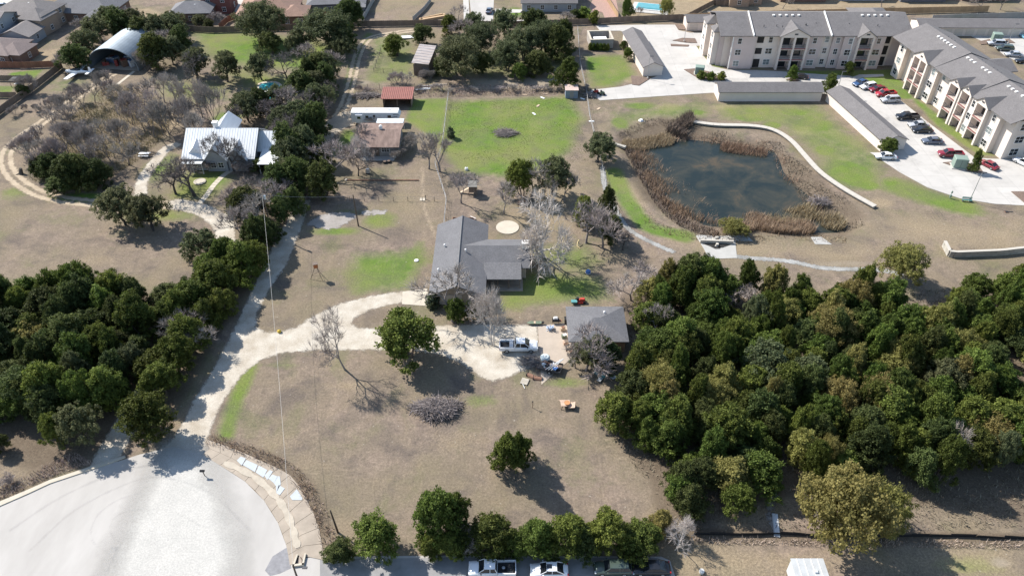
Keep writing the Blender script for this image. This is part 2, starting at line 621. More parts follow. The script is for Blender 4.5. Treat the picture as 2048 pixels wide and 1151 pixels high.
# channel 3: dark leaf litter and brown weeds
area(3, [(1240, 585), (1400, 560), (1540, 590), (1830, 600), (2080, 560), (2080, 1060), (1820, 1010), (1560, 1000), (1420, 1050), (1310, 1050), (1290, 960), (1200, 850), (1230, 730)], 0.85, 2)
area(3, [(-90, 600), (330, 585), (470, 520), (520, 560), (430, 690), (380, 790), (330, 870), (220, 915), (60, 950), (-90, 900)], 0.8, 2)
area(3, [(560, 300), (650, 200), (700, 110), (690, 200), (650, 300), (610, 400), (560, 480), (480, 520), (470, 430)], 0.6, 2)
strip(3, [(430, 880), (480, 900), (540, 920), (590, 950), (630, 1000), (650, 1060)], 1.6, 0.75, 1.5)
area(3, [(60, 230), (320, 170), (340, 260), (300, 380), (120, 385), (50, 330)], 0.5, 4)
area(3, [(510, 540), (700, 520), (690, 600), (560, 655), (515, 640)], 0.35, 4)
area(3, [(1230, 268), (1320, 232), (1560, 290), (1740, 430), (1700, 475), (1400, 465), (1280, 400)], 0.9, 3)
area(3, [(710, 640), (770, 612), (800, 612), (760, 655)], 0.5, 1)
area(3, [(1168, 68), (1195, 62), (1240, 100), (1172, 105)], 0.55, 2)
area(3, [(1240, 470), (1330, 490), (1330, 560), (1250, 560)], 0.5, 4)
area(3, [(440, 700), (700, 715), (900, 760), (1000, 960), (700, 1040), (520, 900), (430, 850)], 0.2, 8)
area(3, [(870, 60), (1160, 60), (1160, 150), (870, 150)], 0.45, 4)
area(3, [(350, 10), (720, 60), (720, 120), (420, 120), (250, 110), (120, 100)], 0.35, 4)
area(3, [(820, 310), (920, 300), (920, 350), (820, 350)], 0.4, 3)
strip(3, [(1175, 190), (1200, 330), (1240, 450), (1340, 500)], 1.2, 0.4, 2)
strip(3, [(1385, 1068), (2060, 1078)], 1.2, 0.8, 0.8)
strip(3, [(1385, 1080), (2060, 1092)], 0.8, 0.5, 0.8)
# second set, channel 0: mown stripes / worn lawn strength; 1: dirt wear tracks
area(0, [(520, 560), (700, 470), (900, 470), (870, 600), (700, 610), (520, 660)], 0.8, 4, C2)
area(0, [(440, 720), (700, 710), (1000, 760), (1240, 800), (1310, 1060), (830, 1060), (640, 1000), (430, 870)], 0.55, 4, C2)
strip(1, [(845, 335), (846, 400), (858, 440), (870, 470), (880, 480)], 0.5, 1.0, 0.9, C2)
strip(1, [(0, 415), (130, 450), (240, 480), (390, 560)], 0.8, 0.6, 1.6, C2)
strip(1, [(1190, 190), (1200, 260), (1205, 330), (1228, 420)], 0.7, 0.6, 1.4, C2)
strip(1, [(660, 402), (760, 400), (845, 401), (893, 402)], 0.35, 0.55, 0.6, C2)
strip(1, [(893, 400), (870, 330)], 0.3, 0.5, 0.6, C2)
strip(1, [(812, 150), (770, 165), (700, 170)], 0.5, 0.5, 1.2, C2)
strip(1, [(1385, 1100), (2060, 1130)], 0.6, 0.7, 1.2, C2)
strip(1, [(1410, 1115), (1700, 1140), (2060, 1145)], 0.6, 0.6, 1.2, C2)
for k_ in range(9):
    q_ = 8 * k_
    strip(1, [(1235 - q_, 868), (1275 - q_, 930 + k_), (1298 - q_ * 1.1, 990), (1300 - q_ * 1.2, 1040)], 0.16, 0.8, 0.5, C2)
    strip(1, [(1080 + q_, 925 + 5 * k_), (1180, 902 + 5 * k_), (1250 - q_, 925 + 5 * k_)], 0.14, 0.72, 0.5, C2)
for k_ in range(7):
    strip(1, [(450 + 14 * k_, 872 - 3 * k_), (480 + 14 * k_, 800), (520 + 15 * k_, 748), (600 + 10 * k_, 725 + 6 * k_)], 0.16, 0.7, 0.5, C2)
    strip(1, [(700 + 9 * k_, 640 - 20 * k_), (760 + 5 * k_, 560 - 12 * k_), (830, 500 - 8 * k_)], 0.15, 0.68, 0.5, C2)
    strip(1, [(10, 470 + 14 * k_), (150, 475 + 13 * k_), (330, 500 + 11 * k_), (400, 540 + 8 * k_)], 0.18, 0.7, 0.6, C2)
strip(1, [(0, 430), (160, 445), (260, 485), (310, 520), (420, 570)], 0.3, 0.6, 0.8, C2)
strip(1, [(100, 500), (240, 470), (330, 455)], 0.25, 0.45, 0.8, C2)
for k_ in range(4):
    strip(1, [(1010 + 12 * k_, 1000), (1018 + 12 * k_, 960), (1030 + 12 * k_, 930)], 0.15, 0.75, 0.5, C2)
cov[near] = C1
cov2[near] = C2
far_ = ~near
cov[far_, 0] = 0.25
cov[far_, 1] = 0.3
Z = np.zeros(len(X))
Z[near] = zground(Xn, Yn)
ny, nx = GX.shape
idx = np.arange(nx * ny).reshape(ny, nx)
F = np.stack([idx[:-1, :-1].ravel(), idx[:-1, 1:].ravel(), idx[1:, 1:].ravel(), idx[1:, :-1].ravel()], 1)

def ground_material():
    m = bpy.data.materials.new('ground_cover')
    m.use_nodes = True
    nt = m.node_tree
    N, L = nt.nodes, nt.links
    b = N['Principled BSDF']
    b.inputs['Roughness'].default_value = 0.95
    b.inputs['Specular IOR Level'].default_value = 0.1
    geo = N.new('ShaderNodeNewGeometry')
    def noise(scale, detail=5, rough=0.6, dist=0.0, sx=None):
        n = N.new('ShaderNodeTexNoise')
        n.inputs['Scale'].default_value = scale
        n.inputs['Detail'].default_value = detail
        n.inputs['Roughness'].default_value = rough
        n.inputs['Distortion'].default_value = dist
        if sx:
            mp = N.new('ShaderNodeMapping')
            mp.inputs['Scale'].default_value = sx[:3]
            mp.inputs['Rotation'].default_value = (0, 0, sx[3])
            L.new(geo.outputs['Position'], mp.inputs[0])
            L.new(mp.outputs[0], n.inputs[0])
        else:
            L.new(geo.outputs['Position'], n.inputs[0])
        return n.outputs[0]
    def rng_(s, a, bb, c=0.0, d=1.0):
        r = N.new('ShaderNodeMapRange')
        r.inputs[1].default_value = a
        r.inputs[2].default_value = bb
        r.inputs[3].default_value = c
        r.inputs[4].default_value = d
        L.new(s, r.inputs[0])
        return r.outputs[0]
    def math_(op, a, bb):
        n = N.new('ShaderNodeMath')
        n.operation = op
        for i, v in enumerate((a, bb)):
            if isinstance(v, (int, float)):
                n.inputs[i].default_value = v
            else:
                L.new(v, n.inputs[i])
        return n.outputs[0]
    def mix(f, a, bb, blend='MIX'):
        n = N.new('ShaderNodeMix')
        n.data_type = 'RGBA'
        n.blend_type = blend
        for i, v in ((0, f), (6, a), (7, bb)):
            if isinstance(v, tuple):
                n.inputs[i].default_value = (*v, 1)
            elif isinstance(v, (int, float)):
                n.inputs[i].default_value = v
            else:
                L.new(v, n.inputs[i])
        return n.outputs[2]
    def attr(name):
        a = N.new('ShaderNodeAttribute')
        a.attribute_name = name
        s = N.new('ShaderNodeSeparateColor')
        L.new(a.outputs['Color'], s.inputs[0])
        return s.outputs[0], s.outputs[1], s.outputs[2], a.outputs['Alpha']
    g, st, ba, li = attr('cover')
    mow, wear, _, _ = attr('wear')
    n1 = noise(0.06, 5, 0.55)
    n2 = noise(0.45, 6, 0.65)
    n3 = noise(3.1, 4, 0.7)
    n4 = noise(9.0, 3, 0.7)
    pick = math_('ADD', math_('MULTIPLY', n1, 0.30), math_('ADD', math_('MULTIPLY', n2, 0.42), math_('MULTIPLY', n3, 0.28)))
    def mask(a, lo=0.36, hi=0.6, w=0.75):
        # the painted cover thresholded against the noise, so patches break up instead of fading evenly
        return rng_(math_('ADD', math_('MULTIPLY', a, w), math_('SUBTRACT', pick, 0.42)), lo, hi)
    dead = mix(rng_(n2, 0.3, 0.7), (0.252, 0.196, 0.154), (0.166, 0.130, 0.107))
    dead = mix(1.0, dead, mix(rng_(noise(1.1, 5, 0.7), 0.3, 0.7), (0.72, 0.73, 0.74), (1.26, 1.24, 1.21)), 'MULTIPLY')
    dead = mix(rng_(n1, 0.35, 0.65), dead, (0.176, 0.146, 0.098))
    stripes = noise(0.8, 3, 0.6, 0.4, (1.0, 0.12, 1.0, 0.9))
    dead = mix(math_('MULTIPLY', mow, rng_(stripes, 0.42, 0.7, 0.0, 0.5)), dead, (0.135, 0.108, 0.086))
    n5 = noise(0.16, 4, 0.6, 0.6)
    dead = mix(rng_(n5, 0.5, 0.68, 0.0, 0.75), dead, (0.112, 0.092, 0.080))
    dead = mix(rng_(n5, 0.44, 0.30, 0.0, 0.6), dead, (0.225, 0.175, 0.120))
    n6 = noise(0.11, 5, 0.65, 0.3, (1.0, 1.0, 1.0, 1.1))
    dead = mix(rng_(n6, 0.54, 0.68, 0.0, 0.38), dead, (0.112, 0.128, 0.050))
    straw = mix(rng_(n2, 0.3, 0.7), (0.300, 0.236, 0.158), (0.215, 0.168, 0.114))
    c = mix(mask(st), dead, straw)
    green = mix(rng_(n2, 0.32, 0.68), (0.118, 0.182, 0.034), (0.072, 0.132, 0.022))
    green = mix(rng_(n1, 0.4, 0.62), green, (0.160, 0.180, 0.055))
    gm_ = math_('MULTIPLY', mask(g, 0.26, 0.56, 0.8), rng_(math_('ADD', math_('MULTIPLY', n5, 0.6), math_('MULTIPLY', n2, 0.4)), 0.64, 0.44, 0.6, 1.0))
    c = mix(gm_, c, green)
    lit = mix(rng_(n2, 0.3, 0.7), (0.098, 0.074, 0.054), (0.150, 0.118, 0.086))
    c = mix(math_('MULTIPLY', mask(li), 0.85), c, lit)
    bare = mix(rng_(n3, 0.35, 0.65), (0.32, 0.27, 0.205), (0.205, 0.17, 0.13))
    c = mix(mask(ba, 0.4, 0.6), c, bare)
    c = mix(math_('MULTIPLY', mask(wear, 0.42, 0.62), 0.8), c, (0.29, 0.23, 0.165))
    # blades, stones and thatch
    c = mix(1.0, c, mix(rng_(n3, 0.25, 0.75), (0.64, 0.64, 0.65), (1.34, 1.33, 1.30)), 'MULTIPLY')
    c = mix(1.0, c, mix(rng_(n4, 0.25, 0.75), (0.66, 0.67, 0.67), (1.34, 1.34, 1.33)), 'MULTIPLY')
    speck = rng_(noise(1.7, 2, 0.5), 0.71, 0.75)
    c = mix(math_('MULTIPLY', speck, 0.45), c, (0.40, 0.36, 0.30))
    L.new(c, b.inputs['Base Color'])
    bp = N.new('ShaderNodeBump')
    bp.inputs['Strength'].default_value = 0.55
    bp.inputs['Distance'].default_value = 0.12
    L.new(math_('ADD', math_('MULTIPLY', n3, 0.6), math_('MULTIPLY', n4, 0.4)), bp.inputs['Height'])
    L.new(bp.outputs[0], b.inputs['Normal'])
    return m
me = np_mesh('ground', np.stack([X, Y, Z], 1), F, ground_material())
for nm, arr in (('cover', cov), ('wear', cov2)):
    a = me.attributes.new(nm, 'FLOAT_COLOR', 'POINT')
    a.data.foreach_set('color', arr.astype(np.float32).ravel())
tag(obj('ground', me), kind='structure')

# ---------------------------------------------------------------- loose-edged surfaces: gravel, dirt
def loose_material(name, a, b_, amp=1.3, nscale=0.7, centre=None, soft=0.25, top=1.0):
    m = bpy.data.materials.new(name)
    m.use_nodes = True
    nt = m.node_tree
    N, L = nt.nodes, nt.links
    bs = N['Principled BSDF']
    bs.inputs['Roughness'].default_value = 0.95
    bs.inputs['Specular IOR Level'].default_value = 0.1
    geo = N.new('ShaderNodeNewGeometry')
    def noise(s, d=5, r=0.6):
        n = N.new('ShaderNodeTexNoise')
        n.inputs['Scale'].default_value = s
        n.inputs['Detail'].default_value = d
        n.inputs['Roughness'].default_value = r
        L.new(geo.outputs['Position'], n.inputs[0])
        return n.outputs[0]
    def rng_(s, lo, hi, c=0.0, d=1.0):
        r = N.new('ShaderNodeMapRange')
        r.inputs[1].default_value = lo
        r.inputs[2].default_value = hi
        r.inputs[3].default_value = c
        r.inputs[4].default_value = d
        L.new(s, r.inputs[0])
        return r.outputs[0]
    def mixc(f, x, y, bl='MIX'):
        n = N.new('ShaderNodeMix')
        n.data_type = 'RGBA'
        n.blend_type = bl
        for i, v in ((0, f), (6, x), (7, y)):
            if isinstance(v, tuple):
                n.inputs[i].default_value = (*v, 1)
            elif isinstance(v, (int, float)):
                n.inputs[i].default_value = v
            else:
                L.new(v, n.inputs[i])
        return n.outputs[2]
    col = mixc(rng_(noise(0.35), 0.35, 0.68), a, b_)
    at = N.new('ShaderNodeAttribute')
    at.attribute_name = 'edge'
    if centre:
        # loose material pushed to the middle and the verges by tyres
        col = mixc(rng_(at.outputs['Fac'], -centre[0], -centre[0] - 0.7), col, centre[1])
    col = mixc(1.0, col, mixc(rng_(noise(4.5, 3, 0.7), 0.3, 0.7), (0.80, 0.80, 0.80), (1.15, 1.15, 1.14)), 'MULTIPLY')
    L.new(col, bs.inputs['Base Color'])
    bp = N.new('ShaderNodeBump')
    bp.inputs['Strength'].default_value = 0.35
    bp.inputs['Distance'].default_value = 0.05
    L.new(noise(6.0, 3), bp.inputs['Height'])
    L.new(bp.outputs[0], bs.inputs['Normal'])
    ad = N.new('ShaderNodeMath')
    ad.operation = 'MULTIPLY_ADD'
    ad.inputs[1].default_value = amp * 2
    ad.inputs[2].default_value = -amp
    L.new(noise(nscale, 6, 0.7), ad.inputs[0])
    a2 = N.new('ShaderNodeMath')
    a2.operation = 'ADD'
    L.new(ad.outputs[0], a2.inputs[0])
    L.new(at.outputs['Fac'], a2.inputs[1])
    al = rng_(a2.outputs[0], soft, -soft, 0.0, top)
    tr = N.new('ShaderNodeBsdfTransparent')
    ms = N.new('ShaderNodeMixShader')
    L.new(al, ms.inputs[0])
    L.new(tr.outputs[0], ms.inputs[1])
    L.new(bs.outputs[0], ms.inputs[2])
    L.new(ms.outputs[0], N['Material Output'].inputs[0])
    return m
def loose_sheet(name, sdf, bbox, m, z, st=0.5, margin=1.6):
    xs = np.arange(bbox[0], bbox[1] + st, st)
    ys = np.arange(bbox[2], bbox[3] + st, st)
    A, B = np.meshgrid(xs, ys)
    d = sdf(A, B)
    ii = np.arange(A.size).reshape(A.shape)
    q = np.minimum.reduce([d[:-1, :-1], d[1:, :-1], d[:-1, 1:], d[1:, 1:]]) < margin
    f = np.stack([ii[:-1, :-1][q], ii[:-1, 1:][q], ii[1:, 1:][q], ii[1:, :-1][q]], 1)
    used, inv = np.unique(f, return_inverse=True)
    V = np.stack([A.ravel()[used], B.ravel()[used], np.full(len(used), z)], 1)
    V[:, 2] += zground(V[:, 0], V[:, 1])
    me = np_mesh(name, V, inv.reshape(f.shape), m)
    at = me.attributes.new('edge', 'FLOAT', 'POINT')
    at.data.foreach_set('value', d.ravel()[used].astype(np.float32))
    return tag(obj(name, me), kind='structure')
def bbox_of(polys, pad=3):
    P = np.array([p for q in polys for p in q])
    return (P[:, 0].min() - pad, P[:, 0].max() + pad, P[:, 1].min() - pad, P[:, 1].max() + pad)
GRAVEL = loose_material('caliche_gravel', (0.50, 0.455, 0.385), (0.355, 0.305, 0.24), 0.9, 1.1)
DIRT = loose_material('dirt_track', (0.44, 0.36, 0.265), (0.33, 0.265, 0.19), 0.8, 0.9)
PALEROCK = loose_material('pale_gravel', (0.33, 0.305, 0.285), (0.25, 0.225, 0.20), 1.5, 0.9)

main_drive = WP([(318, 900), (345, 878), (368, 842), (388, 800), (420, 750), (447, 700), (472, 650), (497, 595), (520, 548), (540, 505), (560, 465), (580, 430), (598, 400), (622, 400), (608, 440), (592, 480), (575, 525), (552, 558), (532, 590),
                 (514, 625), (512, 652), (528, 664), (560, 664), (590, 655), (630, 630), (680, 607), (740, 592), (806, 582), (806, 604), (770, 611), (735, 621), (710, 634), (703, 646),
                 (715, 656), (760, 657), (850, 652), (940, 648), (1060, 650), (1075, 650), (1080, 722), (1055, 736), (1020, 752), (985, 762), (960, 752), (940, 738), (915, 722), (880, 708), (830, 700), (760, 699), (640, 699), (560, 706),
                 (520, 720), (488, 745), (460, 780), (440, 812), (424, 850), (412, 885), (402, 925), (370, 930)])
loose_sheet('gravel_driveway', lambda A, B: sd_poly(A, B, main_drive), bbox_of([main_drive]), GRAVEL, 0.012, 0.45)
lane = smooth_path(WP([(208, 925), (248, 855), (300, 770), (345, 690), (390, 610), (420, 548), (441, 500), (450, 468), (436, 440), (400, 418), (352, 408)]), 5)
spur = smooth_path(WP([(280, 395), (285, 360), (305, 330), (330, 300), (350, 290)]), 4)
loose_sheet('neighbour_gravel_lane', lambda A, B: np.minimum(np.minimum(sd_line(A, B, lane, 1.9), sd_poly(A, B, WP([(428, 440), (452, 425), (470, 445), (470, 500), (445, 510)]))), sd_line(A, B, spur, 1.3)),
            bbox_of([lane, spur], 6), GRAVEL, 0.012, 0.5)
t1 = smooth_path(WP([(352, 409), (280, 410), (200, 407), (120, 398), (60, 378), (20, 345), (12, 312), (32, 282), (80, 248), (125, 215), (170, 183), (205, 160), (225, 148)]), 5)
def ruts(pts, off, hw):
    P = np.array(pts)
    T = np.gradient(P, axis=0)
    T /= np.linalg.norm(T, axis=1)[:, None] + 1e-9
    Nn = np.stack([-T[:, 1], T[:, 0]], 1)
    a, b = P + Nn * off, P - Nn * off
    return lambda A, B: np.minimum(sd_line(A, B, a, hw), sd_line(A, B, b, hw))
loose_sheet('dirt_track', ruts(t1, 0.95, 0.62), bbox_of([t1], 4), DIRT, 0.010, 0.45)
t2 = smooth_path(WP([(668, 245), (690, 205), (704, 160), (716, 110), (738, 78), (790, 66), (850, 58)]), 5)
loose_sheet('back_dirt_track', ruts(t2, 0.8, 0.55), bbox_of([t2], 4), DIRT, 0.010, 0.45)
pk = smooth_loop(WP([(640, 262), (668, 232), (700, 222), (722, 232), (728, 243), (700, 252), (680, 262), (655, 285), (620, 340), (600, 395), (585, 395), (612, 320)]), 3)
loose_sheet('gravel_parking', lambda A, B: sd_poly(A, B, pk), bbox_of([pk]), loose_material('dusty_gravel', (0.40, 0.34, 0.265), (0.28, 0.24, 0.19), 1.6, 0.7), 0.011)
gp = smooth_loop(WP([(615, 447), (650, 428), (700, 425), (712, 432), (690, 448), (665, 458), (640, 455)]), 3)
gp2 = WP([(722, 422), (745, 420), (775, 421), (772, 428), (740, 429), (722, 428)])
loose_sheet('pale_gravel_patch', lambda A, B: np.minimum(sd_poly(A, B, gp), sd_poly(A, B, gp2)), bbox_of([gp, gp2]), PALEROCK, 0.011)

# ---------------------------------------------------------------- hard surfaces
ASPH = mat('worn_asphalt', (0.362, 0.340, 0.312), 0.9, 0.06, 0.22, bump=0.1, tint=(0.40, 0.378, 0.35), stretch=(1.0, 0.35, 1.0))
ASPH2 = mat('dark_asphalt', (0.24, 0.235, 0.23), 0.9, 0.16, 0.6)
PATCH = mat('asphalt_patch', (0.22, 0.215, 0.22), 0.9, 0.22, 1.2)
CONC = mat('concrete', (0.455, 0.43, 0.395), 0.85, 0.07, 0.25, bump=0.05)
TANC = mat('stained_concrete', (0.32, 0.27, 0.215), 0.9, 0.16, 0.5, bump=0.08)
WHITEC = mat('new_concrete', (0.37, 0.36, 0.335), 0.85, 0.08, 0.6)
CREAM = mat('cream_concrete', (0.46, 0.41, 0.33), 0.85, 0.08, 0.6)
MULCH = mat('mulch', (0.16, 0.115, 0.09), 0.95, 0.3, 3.0, bump=0.4)
def slab(name, poly_px, m, z, th=0.05, parent=None, kind='structure', world=False, jitter=0.0):
    P = list(poly_px) if world else WP(poly_px)
    b = MB()
    b.prism(P, z - th, z)
    o = b.build(name, m, parent)
    if kind: tag(o, kind=kind)
    return o
cul = [(-260, 1125), (-90, 1050), (0, 1012), (55, 988), (100, 967), (190, 937), (280, 908), (345, 893), (405, 908), (440, 930), (490, 962), (528, 1000), (556, 1045), (572, 1088), (578, 1115)]
cw = WP(cul)
slab('cul_de_sac_road', cw + WP([(600, 1116), (640, 1112), (900, 1110), (1322, 1112), (1340, 1120), (1350, 1151), (1352, 1400), (-400, 1400)]), ASPH, 0.02, 0.3, world=True)
slab('asphalt_patch', WP([(530, 1140), (545, 1112), (570, 1096), (578, 1092), (583, 1135), (560, 1146), (540, 1151)]), PATCH, 0.028, 0.02, world=True)
slab('street_patch', WP([(640, 1117), (930, 1114), (1315, 1115), (1335, 1124), (1344, 1160), (1344, 1200), (640, 1200)]), ASPH2, 0.026, 0.02, world=True)
# caliche washed over the road from the driveway mouth
fan = WP([(330, 900), (405, 905), (440, 955), (455, 1010), (470, 1080), (480, 1200), (200, 1250), (235, 1080), (290, 960)])
loose_sheet('gravel_washout', lambda A, B: sd_poly(A, B, fan), bbox_of([fan], 8), loose_material('washed_caliche', (0.46, 0.44, 0.405), (0.41, 0.395, 0.365), 2.4, 0.10, None, 2.6), 0.032, 0.6, 6.0)
TYREMARK = loose_material('tyre_rub', (0.20, 0.20, 0.205), (0.26, 0.26, 0.265), 0.3, 0.5, None, 0.15, 0.13)
for pts, hw in (([(232, 1140), (222, 1110), (188, 1085), (183, 1055), (200, 1025), (235, 1000), (280, 985)], .06), ([(245, 1088), (224, 1070), (222, 1045), (245, 1025), (290, 1018), (345, 1022), (400, 1050)], .06), ([(210, 1151), (235, 1100), (262, 1052), (272, 1025)], .08), ([(60, 1100), (150, 1020), (260, 965), (330, 955), (420, 985), (500, 1060)], .12), ([(20, 1060), (120, 995), (230, 945), (300, 930)], .14)):
    tmk = smooth_path(WP(pts), 5)
    loose_sheet('tyre_mark', lambda A, B: sd_line(A, B, tmk, hw), bbox_of([tmk], 2), TYREMARK, 0.045, 0.3, 0.9)
# kerb on the left
kp = [(-260, 1113), (-90, 1040), (0, 1003), (55, 980), (100, 960), (188, 931), (250, 911)]
ko = [(-260, 1125), (-90, 1050), (0, 1012), (55, 988), (100, 967), (190, 937), (252, 915)]
b = MB()
b.prism(WP(kp) + WP(ko)[::-1], -0.1, 0.15)
tag(b.build('kerb', CREAM), kind='structure')
# right hand concrete ditch: apron pieces between joints
ap_in = [(405, 908), (440, 930), (490, 962), (528, 1000), (556, 1045), (572, 1088), (580, 1130)]
ap_md = [(420, 897), (462, 915), (508, 942), (548, 975), (583, 1020), (602, 1070), (612, 1112)]
ap_out = [(412, 878), (470, 898), (530, 925), (580, 950), (612, 995), (638, 1055), (648, 1120)]
ditch = thing('drainage_apron', 'stained tan concrete drainage apron curving along the right edge of the cul-de-sac', 'drain channel', W3(520, 980))
def sub(poly, root):
    return [(p[0] - root.location.x, p[1] - root.location.y) for p in poly]
A, M_, O = smooth_path(WP(ap_in), 2), smooth_path(WP(ap_md), 2), smooth_path(WP(ap_out), 2)
for i in range(len(A) - 1):
    def sh(p, q, f):
        return (p[0] + (q[0] - p[0]) * f, p[1] + (q[1] - p[1]) * f)
    for nm, L0, L1, zz in (('apron_panel', A, M_, 0.05), ('apron_panel', M_, O, 0.09)):
        q = [sh(L0[i], L0[i + 1], .012), sh(L0[i], L0[i + 1], .988), sh(L1[i], L1[i + 1], .988), sh(L1[i], L1[i + 1], .012)]
        q = [(p[0], p[1]) for p in q]
        slab(nm, sub(q, ditch), TANC, zz, 0.16, ditch, None, True)
b = MB()
silt = smooth_path(WP([(448, 925), (480, 938), (515, 958), (545, 985), (565, 1010), (582, 1045), (590, 1075), (596, 1095)]), 4)
w = ruts(silt, 0, 0.5)
sl = np.array(silt)
T = np.gradient(sl, axis=0)
T /= np.linalg.norm(T, axis=1)[:, None]
Nn = np.stack([-T[:, 1], T[:, 0]], 1)
wd = 0.25 + 0.3 * np.abs(np.sin(np.arange(len(sl)) * 0.9))[:, None]
b.prism(sub([tuple(p) for p in sl + Nn * wd] + [tuple(p) for p in (sl - Nn * wd)[::-1]], ditch), 0.085, 0.105)
b.build('silt_streak', mat('pale_silt', (0.40, 0.35, 0.28), 0.95, 0.15, 1.0), ditch)
for q in ([(474, 921), (482, 913), (492, 917), (484, 931)], [(486, 930), (493, 920), (516, 930), (510, 944)], [(512, 945), (518, 931), (535, 940), (527, 955)], [(529, 951), (540, 940), (546, 943), (535, 960)],
          [(537, 957), (545, 949), (556, 953), (548, 966)], [(548, 966), (556, 952), (560, 953), (562, 968), (553, 985), (552, 972)], [(553, 986), (558, 970), (570, 977), (560, 990)], [(580, 993), (594, 978), (605, 996), (604, 1000), (585, 1000)]):
    slab('repair_slab', sub(WP(q), ditch), mat('repair_concrete', (0.40, 0.425, 0.435), 0.8, 0.08, 1.0), 0.135, 0.08, ditch, None, True)
inlet = thing('storm_drain_inlet', 'white framed storm drain inlet at the lower end of the tan apron', 'storm drain', W3(597, 1118))
b = MB()
for q in ([(585, 1134), (608, 1131), (609, 1127), (587, 1130)], [(585, 1133), (589, 1133), (597, 1110), (594, 1110)], [(604, 1131), (608, 1131), (613, 1108), (610, 1108)]):
    b.prism(sub(WP(q), inlet), 0.02, 0.34)
b.build('frame', CREAM, inlet)
b = MB(); b.prism(sub(WP([(589, 1131), (604, 1130), (609, 1110), (597, 1111)]), inlet), 0.0, 0.15); b.build('grate_floor', TANC, inlet)
b = MB(); b.prism(sub(WP([(590, 1130), (597, 1129), (598, 1112), (596, 1112)]), inlet), 0.1, 0.17); b.build('opening', mat('pit_black', (0.015, 0.015, 0.02), 1, 0.2, 1), inlet)
b = MB(); b.tube([W3(601, 1113, .2) - inlet.location, W3(604, 1118, .2) - inlet.location, W3(604, 1127, .2) - inlet.location], 0.05); b.build('step_bar', mat('rust_iron', (0.10, 0.07, 0.06), 0.8, 0.3, 3), inlet)

def jointed(m, size, dark=0.8):
    """sawn joints and panel-to-panel shade in poured concrete"""
    nt = m.node_tree
    N, L = nt.nodes, nt.links
    b = N['Principled BSDF']
    old = b.inputs['Base Color'].links[0].from_socket
    geo = N.new('ShaderNodeNewGeometry')
    br = N.new('ShaderNodeTexBrick')
    br.offset = 0.0
    br.inputs['Color1'].default_value = (1, 1, 1, 1)
    br.inputs['Color2'].default_value = (0.9, 0.9, 0.9, 1)
    br.inputs['Mortar'].default_value = (dark, dark, dark, 1)
    br.inputs['Scale'].default_value = 1.0
    br.inputs['Mortar Size'].default_value = 0.05
    br.inputs['Brick Width'].default_value = size
    br.inputs['Row Height'].default_value = size
    L.new(geo.outputs['Position'], br.inputs[0])
    n = N.new('ShaderNodeTexNoise')
    n.inputs['Scale'].default_value = 0.22
    n.inputs['Detail'].default_value = 7
    n.inputs['Roughness'].default_value = 0.7
    L.new(geo.outputs['Position'], n.inputs[0])
    r = N.new('ShaderNodeMapRange')
    r.inputs[1].default_value = 0.52
    r.inputs[2].default_value = 0.72
    r.inputs[3].default_value = 1.0
    r.inputs[4].default_value = 0.78
    L.new(n.outputs[0], r.inputs[0])
    mm = N.new('ShaderNodeMix'); mm.data_type = 'RGBA'; mm.blend_type = 'MULTIPLY'; mm.inputs[0].default_value = 1
    L.new(old, mm.inputs[6]); L.new(br.outputs[0], mm.inputs[7])
    m2 = N.new('ShaderNodeMix'); m2.data_type = 'RGBA'; m2.blend_type = 'MULTIPLY'; m2.inputs[0].default_value = 1
    L.new(mm.outputs[2], m2.inputs[6]); L.new(r.outputs[0], m2.inputs[7])
    L.new(m2.outputs[2], b.inputs['Base Color'])
jointed(CONC, 4.6)
# apartment parking court
lot = [(1192, 52), (1280, 50), (1350, 50), (1357, 61), (1380, 66), (1425, 66), (1424, 92), (1392, 92), (1405, 110), (1424, 133), (1455, 140), (1520, 141), (1560, 143), (1640, 149), (1700, 152), (1716, 160),
       (1742, 168), (1790, 192), (1860, 248), (1950, 316), (1990, 318), (2120, 318), (2120, 414), (2050, 411), (1990, 408), (1920, 397), (1855, 375), (1800, 345), (1755, 315), (1740, 305), (1785, 305), (1700, 200), (1640, 186),
       (1425, 186), (1330, 192), (1200, 201), (1180, 186), (1184, 180), (1240, 174), (1285, 164), (1305, 156), (1320, 150), (1268, 72), (1240, 62), (1200, 62)]
slab('parking_court', lot, CONC, 0.06, 0.2)
lot2 = [(1890, 50), (1940, 52), (1955, 62), (2120, 66), (2120, 150), (2070, 140), (2010, 112), (1985, 92), (1940, 72), (1900, 62)]
slab('back_parking_court', lot2, CONC, 0.06, 0.2)
slab('entry_walk', [(1690, 160), (1718, 150), (1766, 149), (1768, 153), (1722, 156), (1706, 164)], CONC, 0.11, 0.2)
for q, m in (([(1368, 140), (1390, 138), (1425, 146), (1452, 162), (1400, 160)], MULCH), ([(1345, 82), (1365, 77), (1390, 78), (1394, 87), (1370, 86)], MULCH), ([(1341, 89), (1378, 91), (1376, 94), (1342, 93)], MULCH),
             ([(1572, 160), (1585, 156), (1600, 162), (1590, 165)], MULCH), ([(1262, 152), (1300, 158), (1278, 172), (1264, 170)], MULCH), ([(1885, 326), (1905, 324), (1955, 330), (1968, 348), (1935, 343)], MULCH),
             ([(1350, 50), (1372, 52), (1378, 61), (1358, 60)], MULCH), ([(1958, 84), (1980, 79), (1990, 84), (1975, 89), (1962, 90)], MULCH), ([(2010, 80), (2018, 79), (2030, 87), (2014, 87)], MULCH),
             ([(2022, 384), (2070, 384), (2080, 408), (2052, 409)], MULCH)):
    P = WP(q)
    b = MB(); b.prism(P, 0.0, 0.2)
    tag(b.build('kerbed_island', m), kind='structure')
slab('garage_apron', [(805, 583), (855, 577), (860, 612), (804, 608)], CREAM, 0.05, 0.15)
